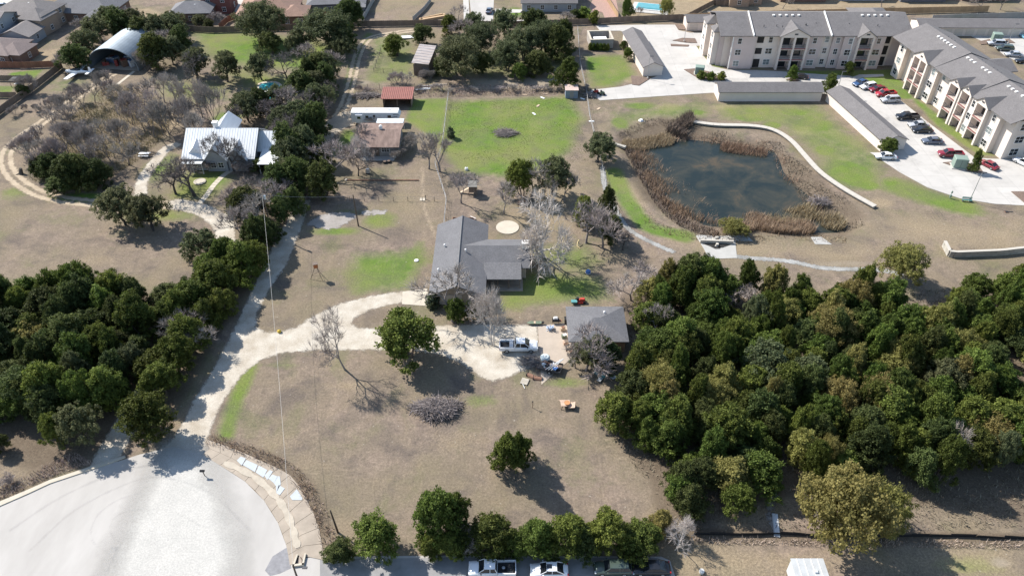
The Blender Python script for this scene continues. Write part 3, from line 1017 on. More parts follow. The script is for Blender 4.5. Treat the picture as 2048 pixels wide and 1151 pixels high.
slab('driveway_slab', [(1076, 651), (1138, 645), (1152, 712), (1136, 722), (1083, 769), (1080, 722)], mat('dusty_concrete', (0.38, 0.32, 0.26), 0.9, 0.10, 0.6, bump=0.06), 0.045, 0.15)
slab('suburb_street', [(935, -40), (990, -40), (985, 55), (945, 55)], ASPH, 0.05, 0.2)
slab('suburb_pavement', [(990, 18), (1048, 20), (1050, 26), (990, 26)], CONC, 0.06, 0.2)
slab('suburb_pavement', [(925, -40), (935, -40), (940, 50), (928, 50)], CONC, 0.06, 0.2)
slab('suburb_pavement', [(992, 42), (1060, 40), (1100, 41), (1100, 44), (992, 46)], CONC, 0.06, 0.2)
slab('suburb_street', [(-60, 40), (0, 24), (40, 16), (100, -5), (190, -40), (60, -40), (-80, 5)], CONC, 0.05, 0.2)
slab('suburb_street', [(470, -30), (530, -30), (520, 10), (490, 30), (470, 25)], CONC, 0.05, 0.2)
slab('brick_patio', [(1176, 20), (1195, -20), (1228, -20), (1240, 38), (1212, 42), (1205, 25)], mat('brick_paving', (0.34, 0.22, 0.18), 0.9, 0.25, 2.5), 0.06, 0.2)
slab('suburb_pavement', [(1040, 1200), (1060, 1142), (1068, 1142), (1062, 1200)], WHITEC, 0.05, 0.1).hide_render = False
slab('house_walk', smooth_path(WP([(398, 407), (412, 392), (428, 372), (445, 352), (460, 340)]), 3)[:], CREAM, 0.05, 0.1, world=True) if False else None
walk = smooth_path(WP([(398, 408), (412, 392), (428, 370), (448, 350), (464, 340)]), 4)
P = np.array(walk); T = np.gradient(P, axis=0); T /= np.linalg.norm(T, axis=1)[:, None]; Nn = np.stack([-T[:, 1], T[:, 0]], 1)
for i in range(len(P) - 1):
    q = [tuple(P[i] + Nn[i] * .6), tuple(P[i] * .06 + P[i + 1] * .94 + Nn[i + 1] * .6), tuple(P[i] * .06 + P[i + 1] * .94 - Nn[i + 1] * .6), tuple(P[i] - Nn[i] * .6)]
    slab('walk_slab', q, CREAM, 0.05, 0.1, world=True)
slab('hangar_strip', [(233, 168), (237, 170), (271, 143), (266, 142)], CREAM, 0.04, 0.1)
slab('drain_pad', [(1392, 472), (1396, 470), (1450, 472), (1460, 470), (1470, 478), (1474, 516), (1418, 518), (1408, 498)], WHITEC, 0.06, 0.3)
slab('drain_pad', [(1455, 470), (1495, 472), (1506, 482), (1470, 482)], WHITEC, 0.05, 0.2)
slab('drain_pad', [(1622, 474), (1643, 474), (1664, 489), (1630, 488)], WHITEC, 0.05, 0.2)
# stone trickle channel east of the ranch lot and at the wood's edge
RUBBLE = loose_material('grey_rubble_bed', (0.34, 0.335, 0.32), (0.20, 0.195, 0.18), 0.75, 1.7, None, 0.12)
for pts, hw, nm in (([(1205, 335), (1210, 375), (1222, 405), (1250, 450), (1275, 470), (1310, 488), (1345, 503)], 0.55, 'trickle_channel'), ([(1475, 513), (1500, 516), (1560, 520), (1600, 526), (1640, 535), (1700, 538), (1760, 540), (1800, 548)], 0.6, 'rubble_channel')):
    chn = smooth_path(WP(pts), 4)
    loose_sheet(nm, lambda A, B: sd_line(A, B, chn, hw), bbox_of([chn]), RUBBLE, 0.03, 0.3)

# ---------------------------------------------------------------- pond
def water_material():
    m = bpy.data.materials.new('pond_water')
    m.use_nodes = True
    nt = m.node_tree
    N, L = nt.nodes, nt.links
    b = N['Principled BSDF']
    b.inputs['Roughness'].default_value = 0.14
    b.inputs['Specular IOR Level'].default_value = 0.28
    b.inputs['IOR'].default_value = 1.33
    geo = N.new('ShaderNodeNewGeometry')
    n = N.new('ShaderNodeTexNoise')
    n.inputs['Scale'].default_value = 0.12
    n.inputs['Detail'].default_value = 8
    n.inputs['Roughness'].default_value = 0.68
    n.inputs['Distortion'].default_value = 0.5
    L.new(geo.outputs['Position'], n.inputs[0])
    cr = N.new('ShaderNodeValToRGB')
    e = cr.color_ramp.elements
    e[0].position, e[0].color = 0.40, (0.018, 0.026, 0.026, 1)
    e[1].position, e[1].color = 0.66, (0.080, 0.062, 0.040, 1)
    x = e.new(0.54); x.color = (0.040, 0.042, 0.034, 1)
    L.new(n.outputs[0], cr.inputs[0])
    L.new(cr.outputs[0], b.inputs['Base Color'])
    n2 = N.new('ShaderNodeTexNoise')
    n2.inputs['Scale'].default_value = 1.6
    n2.inputs['Detail'].default_value = 4
    L.new(geo.outputs['Position'], n2.inputs[0])
    bp = N.new('ShaderNodeBump')
    bp.inputs['Strength'].default_value = 0.12
    bp.inputs['Distance'].default_value = 0.08
    L.new(n2.outputs[0], bp.inputs['Height'])
    L.new(bp.outputs[0], b.inputs['Normal'])
    return m
cx, cy = np.mean(np.array(POND), axis=0)
wp = [(cx + (p[0] - cx) * 1.06, cy + (p[1] - cy) * 1.06) for p in POND]
tri = tessellate_polygon([[Vector((p[0], p[1], 0)) for p in wp]])
me = bpy.data.meshes.new('pond_water')
me.from_pydata([(p[0], p[1], -0.95) for p in wp], [], [tuple(t) for t in tri])
me.materials.append(water_material())
me.update()
tag(obj('pond_water', me), kind='structure')
# ---------------------------------------------------------------- building kit
GLASS = glass()
TRIM = mat('white_trim', (0.72, 0.70, 0.67), 0.6, 0.05, 1.0)
STUCCO = mat('beige_stucco', (0.55, 0.455, 0.42), 0.9, 0.05, 0.4)
STUCCO2 = mat('pale_stucco', (0.66, 0.575, 0.51), 0.9, 0.05, 0.4)
BRICKRED = mat('red_brown_band', (0.24, 0.11, 0.10), 0.85, 0.1, 1.0)
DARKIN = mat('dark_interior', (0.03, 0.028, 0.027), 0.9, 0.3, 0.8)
RAIL = mat('dark_railing', (0.06, 0.06, 0.065), 0.5, 0.2, 1.0)
ROOFG = shingle('warm_grey_shingle', (0.150, 0.140, 0.138))
ROOFM = shingle('slate_grey_shingle', (0.135, 0.133, 0.138))
ROOFB = shingle('brown_shingle', (0.215, 0.170, 0.155))
ROOFR = shingle('red_brown_shingle', (0.26, 0.165, 0.125))
ROOFD = shingle('dark_grey_shingle', (0.165, 0.162, 0.168))
ROOFGB = shingle('grey_brown_shingle', (0.205, 0.185, 0.175))
BRICK = mat('brown_brick', (0.19, 0.125, 0.095), 0.9, 0.2, 3.0)
BRICKT = mat('tan_brick', (0.36, 0.27, 0.20), 0.9, 0.15, 3.0)
SIDING = mat('grey_siding', (0.33, 0.345, 0.36), 0.8, 0.05, 0.5)
DOORM = mat('garage_door', (0.56, 0.50, 0.44), 0.7, 0.05, 0.5)
RUSTM = mat('rusted_sheet', (0.15, 0.098, 0.078), 0.75, 0.3, 0.9, tint=(0.20, 0.14, 0.115), stretch=(1, 0.3, 1))
GALV = mat('galvanised_roof', (0.60, 0.62, 0.63), 0.45, 0.14, 0.8, metal=0.25)
OLDWOOD = mat('weathered_wood', (0.16, 0.125, 0.10), 0.9, 0.35, 1.5, stretch=(4, 4, 0.4))

def gable(b, x0, x1, y0, y1, ze, zr, axis, ov=0.45, th=0.16):
    """roof shell of even thickness with its own underside"""
    if axis == 'x':
        ym = (y0 + y1) / 2
        s = (zr - ze) / (ym - y0)
        pr = [(y0 - ov, ze - s * ov), (ym, zr), (y1 + ov, ze - s * ov), (y1 + ov, ze - s * ov + th), (ym, zr + th), (y0 - ov, ze - s * ov + th)]
        r = [[(x, p[0], p[1]) for p in pr] for x in (x0 - ov, x1 + ov)]
    else:
        xm = (x0 + x1) / 2
        s = (zr - ze) / (xm - x0)
        pr = [(x0 - ov, ze - s * ov), (xm, zr), (x1 + ov, ze - s * ov), (x1 + ov, ze - s * ov + th), (xm, zr + th), (x0 - ov, ze - s * ov + th)]
        r = [[(p[0], y, p[1]) for p in pr] for y in (y1 + ov, y0 - ov)]
    vs = [p for q in r for p in q]
    fs = [(i, (i + 1) % 6, (i + 1) % 6 + 6, i + 6) for i in range(6)]
    fs += [(0, 5, 4, 1), (1, 4, 3, 2), (6, 7, 10, 11), (7, 8, 9, 10)]
    return b.add(vs, fs)
def gable_body(b, x0, x1, y0, y1, ze, zr, axis):
    if axis == 'x':
        ym = (y0 + y1) / 2
        pr = [(y0, 0), (y1, 0), (y1, ze - .03), (ym, zr - .03), (y0, ze - .03)]
        vs = [(x, p[0], p[1]) for x in (x0, x1) for p in pr]
    else:
        xm = (x0 + x1) / 2
        pr = [(x0, 0), (x1, 0), (x1, ze - .03), (xm, zr - .03), (x0, ze - .03)]
        vs = [(p[0], y, p[1]) for y in (y1, y0) for p in pr]
    return b.add(vs, [(i, i + 5, (i + 1) % 5 + 5, (i + 1) % 5) for i in range(5)] + [(0, 1, 2, 3, 4), (9, 8, 7, 6, 5)])
def hip(b, x0, x1, y0, y1, ze, zr, ov=0.5, th=0.18):
    x0 -= ov; x1 += ov; y0 -= ov; y1 += ov
    w, d = x1 - x0, y1 - y0
    if w >= d:
        r0, r1 = (x0 + d * .5, (y0 + y1) / 2, zr), (x1 - d * .5, (y0 + y1) / 2, zr)
    else:
        r0, r1 = ((x0 + x1) / 2, y0 + w * .5, zr), ((x0 + x1) / 2, y1 - w * .5, zr)
    vs = [(x0, y0, ze), (x1, y0, ze), (x1, y1, ze), (x0, y1, ze), (x0, y0, ze + th), (x1, y0, ze + th), (x1, y1, ze + th), (x0, y1, ze + th), r0, r1]
    top = [(4, 5, 9, 8), (5, 6, 9), (6, 7, 8, 9), (7, 4, 8)] if w >= d else [(4, 5, 8), (5, 6, 9, 8), (6, 7, 9), (7, 4, 8, 9)]
    return b.add(vs, [(3, 2, 1, 0), (0, 1, 5, 4), (1, 2, 6, 5), (2, 3, 7, 6), (3, 0, 4, 7)] + top)
WIN = {}
def window(parent, loc, rz, w, h, mull=1, trim=TRIM, gl=GLASS):
    """frame standing proud of the wall, pane behind it; local -Y looks out"""
    k = (round(w, 2), round(h, 2), mull, trim.name, gl.name)
    if k not in WIN:
        b = MB()
        t = 0.09
        b.b2(-w / 2 - t, w / 2 + t, -.08, .03, h / 2, h / 2 + t)
        b.b2(-w / 2 - t, w / 2 + t, -.11, .03, -h / 2 - t, -h / 2)
        b.b2(-w / 2 - t, -w / 2, -.08, .03, -h / 2, h / 2)
        b.b2(w / 2, w / 2 + t, -.08, .03, -h / 2, h / 2)
        for i in range(mull):
            x = -w / 2 + w * (i + 1) / (mull + 1)
            b.b2(x - .03, x + .03, -.06, -.025, -h / 2, h / 2)
        b.b2(-w / 2, w / 2, -.055, -.027, -.03, .03)
        g = MB(); g.b2(-w / 2, w / 2, -.022, .02, -h / 2, h / 2)
        WIN[k] = (b.mesh('window_frame', trim), g.mesh('window_pane', gl))
    f = obj('window', WIN[k][0], parent, loc, rz)
    obj('pane', WIN[k][1], f)
    return f

# ---------------------------------------------------------------- main ranch house
def vent_pipe(parent, x, y, z, m=TRIM):
    b = MB(); b.tube([(0, 0, -.3), (0, 0, .45)], .13, .13, 8); b.lathe([(.2, .45), (.22, .5), (.1, .62)], 8)
    b.build('roof_vent', m, parent, (x, y, z))
h = thing('ranch_house', 'main grey-shingled L-shaped ranch house with a porch, in the centre beside the gravel driveway', 'house', (-9.8, 112, 0))
BX = lambda x: x + 9.8
BY = lambda y: y - 112
x0, x1, y0, y1 = BX(-14.4), BX(-5.0), BY(103.2), BY(124.2)
TANB = mat('limestone_wall', (0.40, 0.33, 0.26), 0.9, 0.2, 1.5)
b = MB(); gable_body(b, x0 + .5, x1 - .5, y0 + .5, y1 - .5, 2.75, 4.55, 'y'); b.build('wall', TANB, h)
b = MB(); gable(b, x0, x1, y0, y1, 2.75, 4.75, 'y', .35); b.build('roof', ROOFM, h)
b = MB(); b.tube([(BX(-9.7), y0 - .3, 4.95), (BX(-9.7), y1 + .3, 4.95)], .13, .13, 4); b.build('ridge_cap', mat('ridge_grey', (0.15, 0.148, 0.152), .9, .1, 1), h)  # the cap's own grey, slightly lighter than the shingles
b = MB(); gable_body(b, x1 - 3.2, BX(2.6), BY(111.2), BY(118.8), 2.75, 4.35, 'x'); b.build('wall', TANB, h)
b = MB(); gable(b, x1 - 3.9, BX(3.0), BY(111.0), BY(119.2), 2.78, 4.5, 'x', .35); b.build('roof', ROOFM, h)
b = MB()
b.add([(x1 - .2, BY(107.6), 2.45), (BX(1.7), BY(107.6), 2.45), (BX(1.7), BY(111.9), 3.12), (x1 - .2, BY(111.9), 3.12), (x1 - .2, BY(107.6), 2.6), (BX(1.7), BY(107.6), 2.6), (BX(1.7), BY(111.9), 3.28), (x1 - .2, BY(111.9), 3.28)],
      [(0, 3, 2, 1), (4, 5, 6, 7), (0, 1, 5, 4), (1, 2, 6, 5), (2, 3, 7, 6), (3, 0, 4, 7)])
b.build('porch_roof', ROOFM, h)
b = MB(); b.b2(x1 - .4, BX(2.0), BY(107.3), BY(111.2), 0, .22); b.build('porch_floor', TANC, h)
for i in range(4):
    b = MB(); b.b2(-.08, .08, -.08, .08, .2, 2.5); b.build('porch_post', OLDWOOD, h, (x1 + .4 + i * 2.0, BY(107.9), 0))
b = MB(); b.b2(x1 + .4, BX(1.4), BY(107.85), BY(107.95), .9, 1.0); b.build('porch_rail', OLDWOOD, h)
b = MB(); b.b2(-.6, .6, -.45, .45, 2.5, 5.5); b.b2(-.72, .72, -.57, .57, 5.5, 5.7); b.b2(-.3, .3, -.2, .2, 5.7, 5.76); b.build('chimney', mat('white_masonry', (0.62, 0.60, 0.57), .85, .12, 2), h, (BX(2.55), BY(114.8), 0))
vent_pipe(h, BX(-8.6), BY(113.5), 4.45); vent_pipe(h, BX(-12.7), BY(116), 3.7); vent_pipe(h, BX(-13.4), BY(109), 3.4)
for xx in (-2.8, .2):
    window(h, (BX(xx), BY(111.18), 1.5), 0, 1.6, 1.3)
b = MB(); b.b2(-.5, .5, -.04, .06, .22, 2.3); dd = b.build('door', BRICK, h, (BX(-1.2), BY(111.18), 0)); b = MB(); b.b2(.32, .4, -.1, -.04, 1.1, 1.2); b.build('handle', GALV, dd)
for yy in (106, 110, 116, 121):
    window(h, (x0 + .48, BY(yy), 1.6), R(-90), 1.3, 1.2)
b = MB(); b.b2(-2.4, 2.4, -.05, .05, 0, 2.2); b.build('garage_door', DOORM, h, (BX(-11.3), y0 + .46, 0))
window(h, (BX(-7), y0 + .48, 1.6), 0, 1.2, 1.2)

# ---------------------------------------------------------------- detached garage
g = thing('garage_building', 'grey-roofed detached garage half hidden by trees at the edge of the right-hand wood', 'garage', (14.2, 96.0, 0))
RUSTSTONE = mat('rust_stone', (0.30, 0.20, 0.14), .9, .35, 1.2)
b = MB(); b.b2(-4.4, 4.6, -4.4, 3.4, 0, 2.58); b.build('wall', RUSTSTONE, g)
b = MB(); hip(b, -4.4, 4.6, -4.4, 3.4, 2.6, 4.2, .5); b.build('roof', ROOFM, g)
b = MB(); b.b2(-.05, .05, -1.6, 1.6, 0, 2.3); b.build('garage_door', DOORM, g, (-4.42, 1.4, 0))
b = MB(); b.b2(-.05, .05, -1.6, 1.6, 0, 2.3); b.build('garage_door', DOORM, g, (-4.42, -2.2, 0))
window(g, (1.5, -4.42, 1.5), 0, 1.2, 1.1)
vent_pipe(g, 1.5, 1.2, 3.5)

# ---------------------------------------------------------------- brown-roofed cottage, sheds, barn
c = thing('brown_roofed_cottage', 'small cottage with a rust-brown roof beside the white caravan', 'house', (-31.1, 160.5, 0))
COTW = mat('grey_board_wall', (0.26, 0.25, 0.24), .85, .12, 1.0)
b = MB(); gable_body(b, -4.6, 4.6, -4.6, 5.6, 2.9, 4.1, 'x'); b.build('wall', COTW, c)
b = MB(); gable(b, -4.9, 4.9, -5.2, 5.8, 2.85, 4.15, 'x', .35, .14); b.build('roof', RUSTM, c)
b = MB(); b.b2(-.35, .35, -.35, .35, 3.2, 5.0); b.b2(-.2, .2, -.2, .2, 5.0, 5.2); b.build('chimney', TRIM, c, (.4, .7, 0))
for x in (-1.9, 1.9): window(c, (x, -4.63, 1.7), 0, 1.7, 1.0, 2)
b = MB(); b.b2(-.45, .45, -.04, .05, 0, 2.1); b.build('door', OLDWOOD, c, (0, -4.62, 0))
b = MB(); b.b2(-1.6, 4.9, 6.3, 8.6, 2.75, 2.85); b.build('awning', GALV, c)
for x in (-1.4, 4.7):
    b = MB(); b.tube([(x, 8.4, 0), (x, 8.4, 2.75)], .06); b.build('awning_post', TRIM, c)
b = MB(); b.b2(-3.5, 4.0, -6.6, -4.7, 0, .12); b.build('step_slab', CONC, c)

s = thing('red_roofed_shed', 'open shed with a ribbed brick-red metal roof behind the white caravan', 'shed', (-29.4, 183.2, 0))
s.scale = (.85, .9, .9)
REDM = mat('red_metal_roof', (0.27, 0.105, 0.08), .6, .16, .8)
b = MB(); b.b2(-4.4, 4.4, 2.4, 2.5, 0, 2.7); b.b2(4.1, 4.2, -2.6, 2.5, 0, 2.5); b.b2(-4.3, -4.2, -2.6, 2.5, 0, 2.5); b.build('wall', mat('tan_sheet', (0.30, 0.22, 0.17), .85, .2, 1), s)
b = MB(); b.box((0, 0, 3.0), (9.6, 6.4, .1), 0, 0, R(6)); b.build('roof', REDM, s)
for i in range(17):
    b = MB(); b.box((0, 0, 0), (.14, 6.4, .12)); o = b.build('roof_rib', mat('red_rib', (0.34, 0.16, 0.13), .6, .1, 1), s, (-4.6 + i * .575, 0, 3.1)); o.rotation_euler = (R(6), 0, 0)
for x in (-4.2, 0, 4.2):
    b = MB(); b.b2(-.1, .1, -.1, .1, 0, 2.75); b.build('post', OLDWOOD, s, (x, -2.7, 0))

bn = thing('weathered_barn', 'small leaning barn of dark boards with a rust-streaked tin roof in the back paddock', 'barn', (-24.3, 204.5, 0), R(-6))
bn.scale = (.85, .72, .85)
b = MB(); gable_body(b, -2.6, 2.5, -7, 8, 3.85, 4.05, 'y'); b.build('wall', OLDWOOD, bn)
b = MB()
b.add([(-3.0, -7.6, 4.5), (2.6, -7.6, 4.1), (2.6, 8.5, 4.7), (-3.0, 8.5, 5.1), (-3.0, -7.6, 4.62), (2.6, -7.6, 4.22), (2.6, 8.5, 4.82), (-3.0, 8.5, 5.22)], [(0, 3, 2, 1), (4, 5, 6, 7), (0, 1, 5, 4), (1, 2, 6, 5), (2, 3, 7, 6), (3, 0, 4, 7)])
b.build('roof', mat('streaked_tin', (0.30, 0.235, 0.205), .6, .2, .5, tint=(0.42, 0.38, 0.355), stretch=(.5, 3, 1)), bn)
for i in range(7):
    b = MB(); b.box((0, 0, 0), (5.5, .08, .07), 0, R(4)); b.build('roof_rib', GALV, bn, (-.2, -6.4 + i * 2.3, 4.52 + i * .09))
for i in range(9):
    b = MB(); b.b2(-.22, .22, -.03, .03, 0, random.uniform(3.2, 4.1)); b.build('wall_board', OLDWOOD, bn, (-2.2 + i * .55, -7.06, 0))

bs = thing('small_blue_shed', 'tiny blue-grey shed with a pinkish flat roof at the corner of the green field', 'shed', W3(1143, 197))
b = MB(); b.b2(-1.6, 1.6, 0, 2.6, 0, 2.3); b.build('wall', mat('blue_grey_wall', (0.20, 0.24, 0.29), .8, .1, 1), bs)
b = MB(); b.box((0, 1.3, 2.45), (3.5, 3.0, .14), 0, 0, R(5)); b.build('roof', mat('pink_sheet', (0.50, 0.38, 0.33), .7, .15, 1), bs)
b = MB(); b.b2(-.5, .5, -.05, .02, 0, 1.9); b.build('door', COTW, bs)

# ---------------------------------------------------------------- white metal roofed house
w = thing('white_roofed_house', 'rambling house with bright white standing-seam metal roofs among bare trees at the left', 'house', (-66, 154, 0))
WALLB = mat('dull_blue_wall', (0.30, 0.31, 0.32), .8, .12, .8)  # same dull grey-blue on every wall of this house
WHITEM = mat('white_metal_roof', (0.66, 0.67, 0.67), .5, .10, .6, stretch=(3, .3, 1))
def seams(parent, pts):
    pass
def roofblk(x0, x1, y0, y1, ze, zr, ax, ov=.4):
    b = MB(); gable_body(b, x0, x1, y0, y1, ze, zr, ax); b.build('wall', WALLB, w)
    b = MB(); gable(b, x0, x1, y0, y1, ze, zr, ax, ov, .14); rf = b.build('roof', WHITEM, w)
    b = MB()
    if ax == 'x':
        ym = (y0 + y1) / 2; sl = (zr - ze) / (ym - y0)
        n = int((x1 - x0) / .6)
        for i in range(n + 1):
            x = x0 + (x1 - x0) * i / n
            b.tube([(x, y0 - ov, ze - sl * ov + .16), (x, ym, zr + .16)], .035, .035, 3, False)
            b.tube([(x, y1 + ov, ze - sl * ov + .16), (x, ym, zr + .16)], .035, .035, 3, False)
    else:
        xm = (x0 + x1) / 2; sl = (zr - ze) / (xm - x0)
        n = int((y1 - y0) / .6)
        for i in range(n + 1):
            y = y0 + (y1 - y0) * i / n
            b.tube([(x0 - ov, y, ze - sl * ov + .16), (xm, y, zr + .16)], .035, .035, 3, False)
            b.tube([(x1 + ov, y, ze - sl * ov + .16), (xm, y, zr + .16)], .035, .035, 3, False)
    o = b.build('seam', WHITEM, rf); o['kind'] = 'stuff'
roofblk(-7.4, 8.2, -4.2, 8.5, 3.2, 7.0, 'x')
roofblk(-2.4, 2.2, -4.7, 2.0, 3.15, 6.0, 'y')
roofblk(2.6, 6.6, -4.6, 2.0, 3.15, 5.6, 'y')
roofblk(-3.2, 1.4, 3.0, 11.0, 4.6, 6.6, 'y')
roofblk(8.5, 14.4, -.5, 7.5, 3.0, 5.6, 'x')
b = MB(); b.box((12.4, -3.2, 2.9), (6.0, 5.8, .14), 0, 0, R(7)); b.build('carport_roof', WHITEM, w)
for x, y in ((9.7, -5.8), (15.1, -5.8), (9.7, -.6), (15.1, -.6)):
    b = MB(); b.tube([(x, y, 0), (x, y, 2.7)], .09); b.build('carport_post', TRIM, w)
b = MB(); b.b2(-.45, .45, -.45, .45, 5, 8.0); b.b2(-.6, .6, -.6, .6, 8.0, 8.2); b.build('chimney', TRIM, w, (-1.4, 3.2, 0))
b = MB(); b.add([(-6.6, -3.4, 3.6), (-3.4, -3.4, 3.6), (-3.4, .2, 5.9), (-6.6, .2, 5.9), (-5.0, -3.4, 5.3), (-5.0, .2, 5.95)], [(0, 1, 4), (0, 4, 5, 3), (1, 2, 5, 4), (2, 3, 5)]); b.build('dormer', WHITEM, w)
b = MB(); b.b2(-7.6, -3.0, -5.9, -4.5, 2.55, 2.65); b.build('porch_roof', GALV, w)
for x in (-7.3, -5.2, -3.1):
    b = MB(); b.tube([(x, -5.8, 0), (x, -5.8, 2.55)], .08); b.build('porch_post', TRIM, w)
for x in (-5.5,): window(w, (x, -4.23, 1.6), 0, 1.3, 1.3)
for x in (-.9, .8, 4.6): window(w, (x, -4.73 if x < 3 else -4.63, 1.6), 0, 1.1, 1.3)

# ---------------------------------------------------------------- metal arch hangar, aeroplane, pool pavilion
q = thing('metal_arch_hangar', 'grey-blue metal arch hangar with a dark open mouth at the upper left', 'hangar', (-111.2, 203.5, 0), R(-7))
NA = 26
def arch(wd, hh, y, n=NA):
    return [(-wd * math.cos(math.pi * i / n), y, hh * max(0.0, math.sin(math.pi * i / n)) ** .85) for i in range(n + 1)]
b = MB()
LEN, NR = 15.0, 50
rows_o, rows_i = [], []
for k in range(NR + 1):
    y = LEN * k / NR
    rr = .07 if k % 2 else 0
    rows_o.append(arch(7.3 + rr, 6.2 + rr, y)); rows_i.append(arch(7.1, 6.0, y))
m_ = NA + 1
vs = [p for r in rows_o for p in r] + [p for r in rows_i for p in r]
off = (NR + 1) * m_
fs = []
for k in range(NR):
    for i in range(NA):
        fs.append((k * m_ + i, k * m_ + i + 1, (k + 1) * m_ + i + 1, (k + 1) * m_ + i))
        fs.append((off + k * m_ + i, off + (k + 1) * m_ + i, off + (k + 1) * m_ + i + 1, off + k * m_ + i + 1))
for i in range(NA):
    fs.append((i, off + i, off + i + 1, i + 1))
b.add(vs, fs)
b.build('shell', mat('hangar_metal', (0.20, 0.235, 0.265), .5, .12, .5, metal=.3), q)
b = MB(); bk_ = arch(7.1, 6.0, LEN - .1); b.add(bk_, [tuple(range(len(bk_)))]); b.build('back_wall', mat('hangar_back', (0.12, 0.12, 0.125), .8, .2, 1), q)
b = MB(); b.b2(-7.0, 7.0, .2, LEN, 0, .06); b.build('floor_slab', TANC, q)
JM = [mat('junk_%s' % n, c_, .8, .2, 2) for n, c_ in (('red', (.25, .05, .04)), ('white', (.55, .55, .55)), ('brown', (.16, .10, .07)), ('blue', (.10, .15, .25)))]
for i in range(14):
    x = random.uniform(-5, 5.2); y = random.uniform(2.2, 8); sx, sy, sz = random.uniform(.6, 1.8), random.uniform(.6, 1.8), random.uniform(.5, 2.0)
    t = thing('storage_crate', ['dull red', 'white', 'brown', 'blue'][i % 4] + ' box stored in the dark mouth of the arch hangar', 'box', q.matrix_basis @ Vector((x, y, .06)), random.random(), 'boxes stored in the hangar')
    b = MB(); b.b2(-sx / 2, sx / 2, -sy / 2, sy / 2, 0, sz); b.build('box', JM[i % 4], t); b = MB(); b.b2(-sx / 2 - .04, sx / 2 + .04, -sy / 2 - .04, sy / 2 + .04, sz, sz + .08); b.build('lid', JM[(i + 2) % 4], t)

a = thing('light_aeroplane', 'small white low-winged aeroplane parked on the grass in front of the arch hangar', 'aeroplane', (-119.6, 199.6, 0), R(172))
WP_ = mat('white_paint', (0.74, 0.75, 0.76), .35, .04, .6, coat=.3)
def ell(x, ry, rz_, zc, n=10): return [(x, ry * math.cos(2 * math.pi * i / n), zc + rz_ * math.sin(2 * math.pi * i / n)) for i in range(n)]
b = MB(); b.loft([ell(3.4, .12, .12, 1.1), ell(3.2, .42, .42, 1.12), ell(2.0, .58, .55, 1.2), ell(.6, .62, .62, 1.28), ell(-.8, .56, .58, 1.28), ell(-2.6, .28, .32, 1.3), ell(-4.2, .07, .14, 1.42)]); b.build('fuselage', WP_, a, smooth=True)
for sgn in (-1, 1):
    b = MB(); b.add([(1.4, sgn * .4, .82), (-.3, sgn * .4, .82), (-.1, sgn * 4.9, 1.12), (1.0, sgn * 4.9, 1.12), (1.4, sgn * .4, 1.0), (-.3, sgn * .4, .92), (-.1, sgn * 4.9, 1.18), (1.0, sgn * 4.9, 1.22)], [(0, 1, 2, 3), (4, 7, 6, 5), (0, 4, 5, 1), (1, 5, 6, 2), (2, 6, 7, 3), (3, 7, 4, 0)]); b.build('wing', WP_, a)
    b = MB(); b.add([(-3.3, sgn * .05, 1.42), (-4.3, sgn * .05, 1.42), (-4.2, sgn * 1.9, 1.46), (-3.5, sgn * 1.9, 1.46), (-3.3, sgn * .05, 1.52), (-4.3, sgn * .05, 1.5), (-4.2, sgn * 1.9, 1.5), (-3.5, sgn * 1.9, 1.52)], [(0, 1, 2, 3), (4, 7, 6, 5), (0, 4, 5, 1), (1, 5, 6, 2), (2, 6, 7, 3), (3, 7, 4, 0)]); b.build('tailplane', WP_, a)
    b = MB(); b.tube([(.3, sgn * 1.3, .9), (.3, sgn * 1.4, .28)], .06); b.lathe([(.1, -.08), (.26, -.05), (.26, .05), (.1, .08)], 10, (.3, sgn * 1.4, .26)); b.build('landing_gear', RAIL, a)
b = MB(); b.box((-4.0, 0, 2.05), (1.0, .08, 1.3), top=(.6, 1)); b.build('fin', WP_, a)
b = MB(); b.loft([ell(1.7, .35, .1, 1.72), ell(.9, .5, .42, 1.72), ell(-.3, .5, .42, 1.72), ell(-1.2, .3, .1, 1.72)]); b.build('canopy', GLASS, a, smooth=True)
b = MB(); b.b2(3.42, 3.46, -.07, .07, .2, 2.0); b.build('propeller', RAIL, a)
b = MB(); b.tube([(2.6, 0, .8), (2.6, 0, .25)], .05); b.lathe([(.1, -.06), (.2, -.05), (.2, .05), (.1, .06)], 10, (2.6, 0, .2)); b.build('nose_gear', RAIL, a)

p_ = thing('swimming_pool', 'turquoise kidney-sided swimming pool among the trees left of the drive belt', 'swimming pool', W3(540, 185))
pl = smooth_loop(WP([(520, 170), (545, 166), (560, 172), (558, 188), (545, 197), (522, 200), (520, 188)]), 3)
b = MB(); b.prism(sub([((p[0] - p_.location.x) * 1.18 + p_.location.x, (p[1] - p_.location.y) * 1.18 + p_.location.y) for p in pl], p_), -.1, .05); b.build('deck', CREAM, p_)
b = MB(); b.prism(sub(pl, p_), -.05, .075); b.build('water', mat('pool_water', (0.05, 0.42, 0.44), .1, .15, .5, spec=.5), p_)
v = thing('pool_pavilion', 'white flat-roofed pavilion on posts at the near side of the swimming pool', 'pavilion', W3(540, 208))
b = MB(); b.b2(-2.4, 2.4, -1.5, 2.2, 2.6, 2.78); b.build('roof', TRIM, v)
for x in (-2.1, 2.1):
    for y in (-1.2, 1.9):
        b = MB(); b.tube([(x, y, 0), (x, y, 2.6)], .12); b.build('post', TRIM, v)
b = MB(); b.b2(-1.9, -.2, .5, 1.2, 0, 1.0); b.build('counter', CREAM, v)

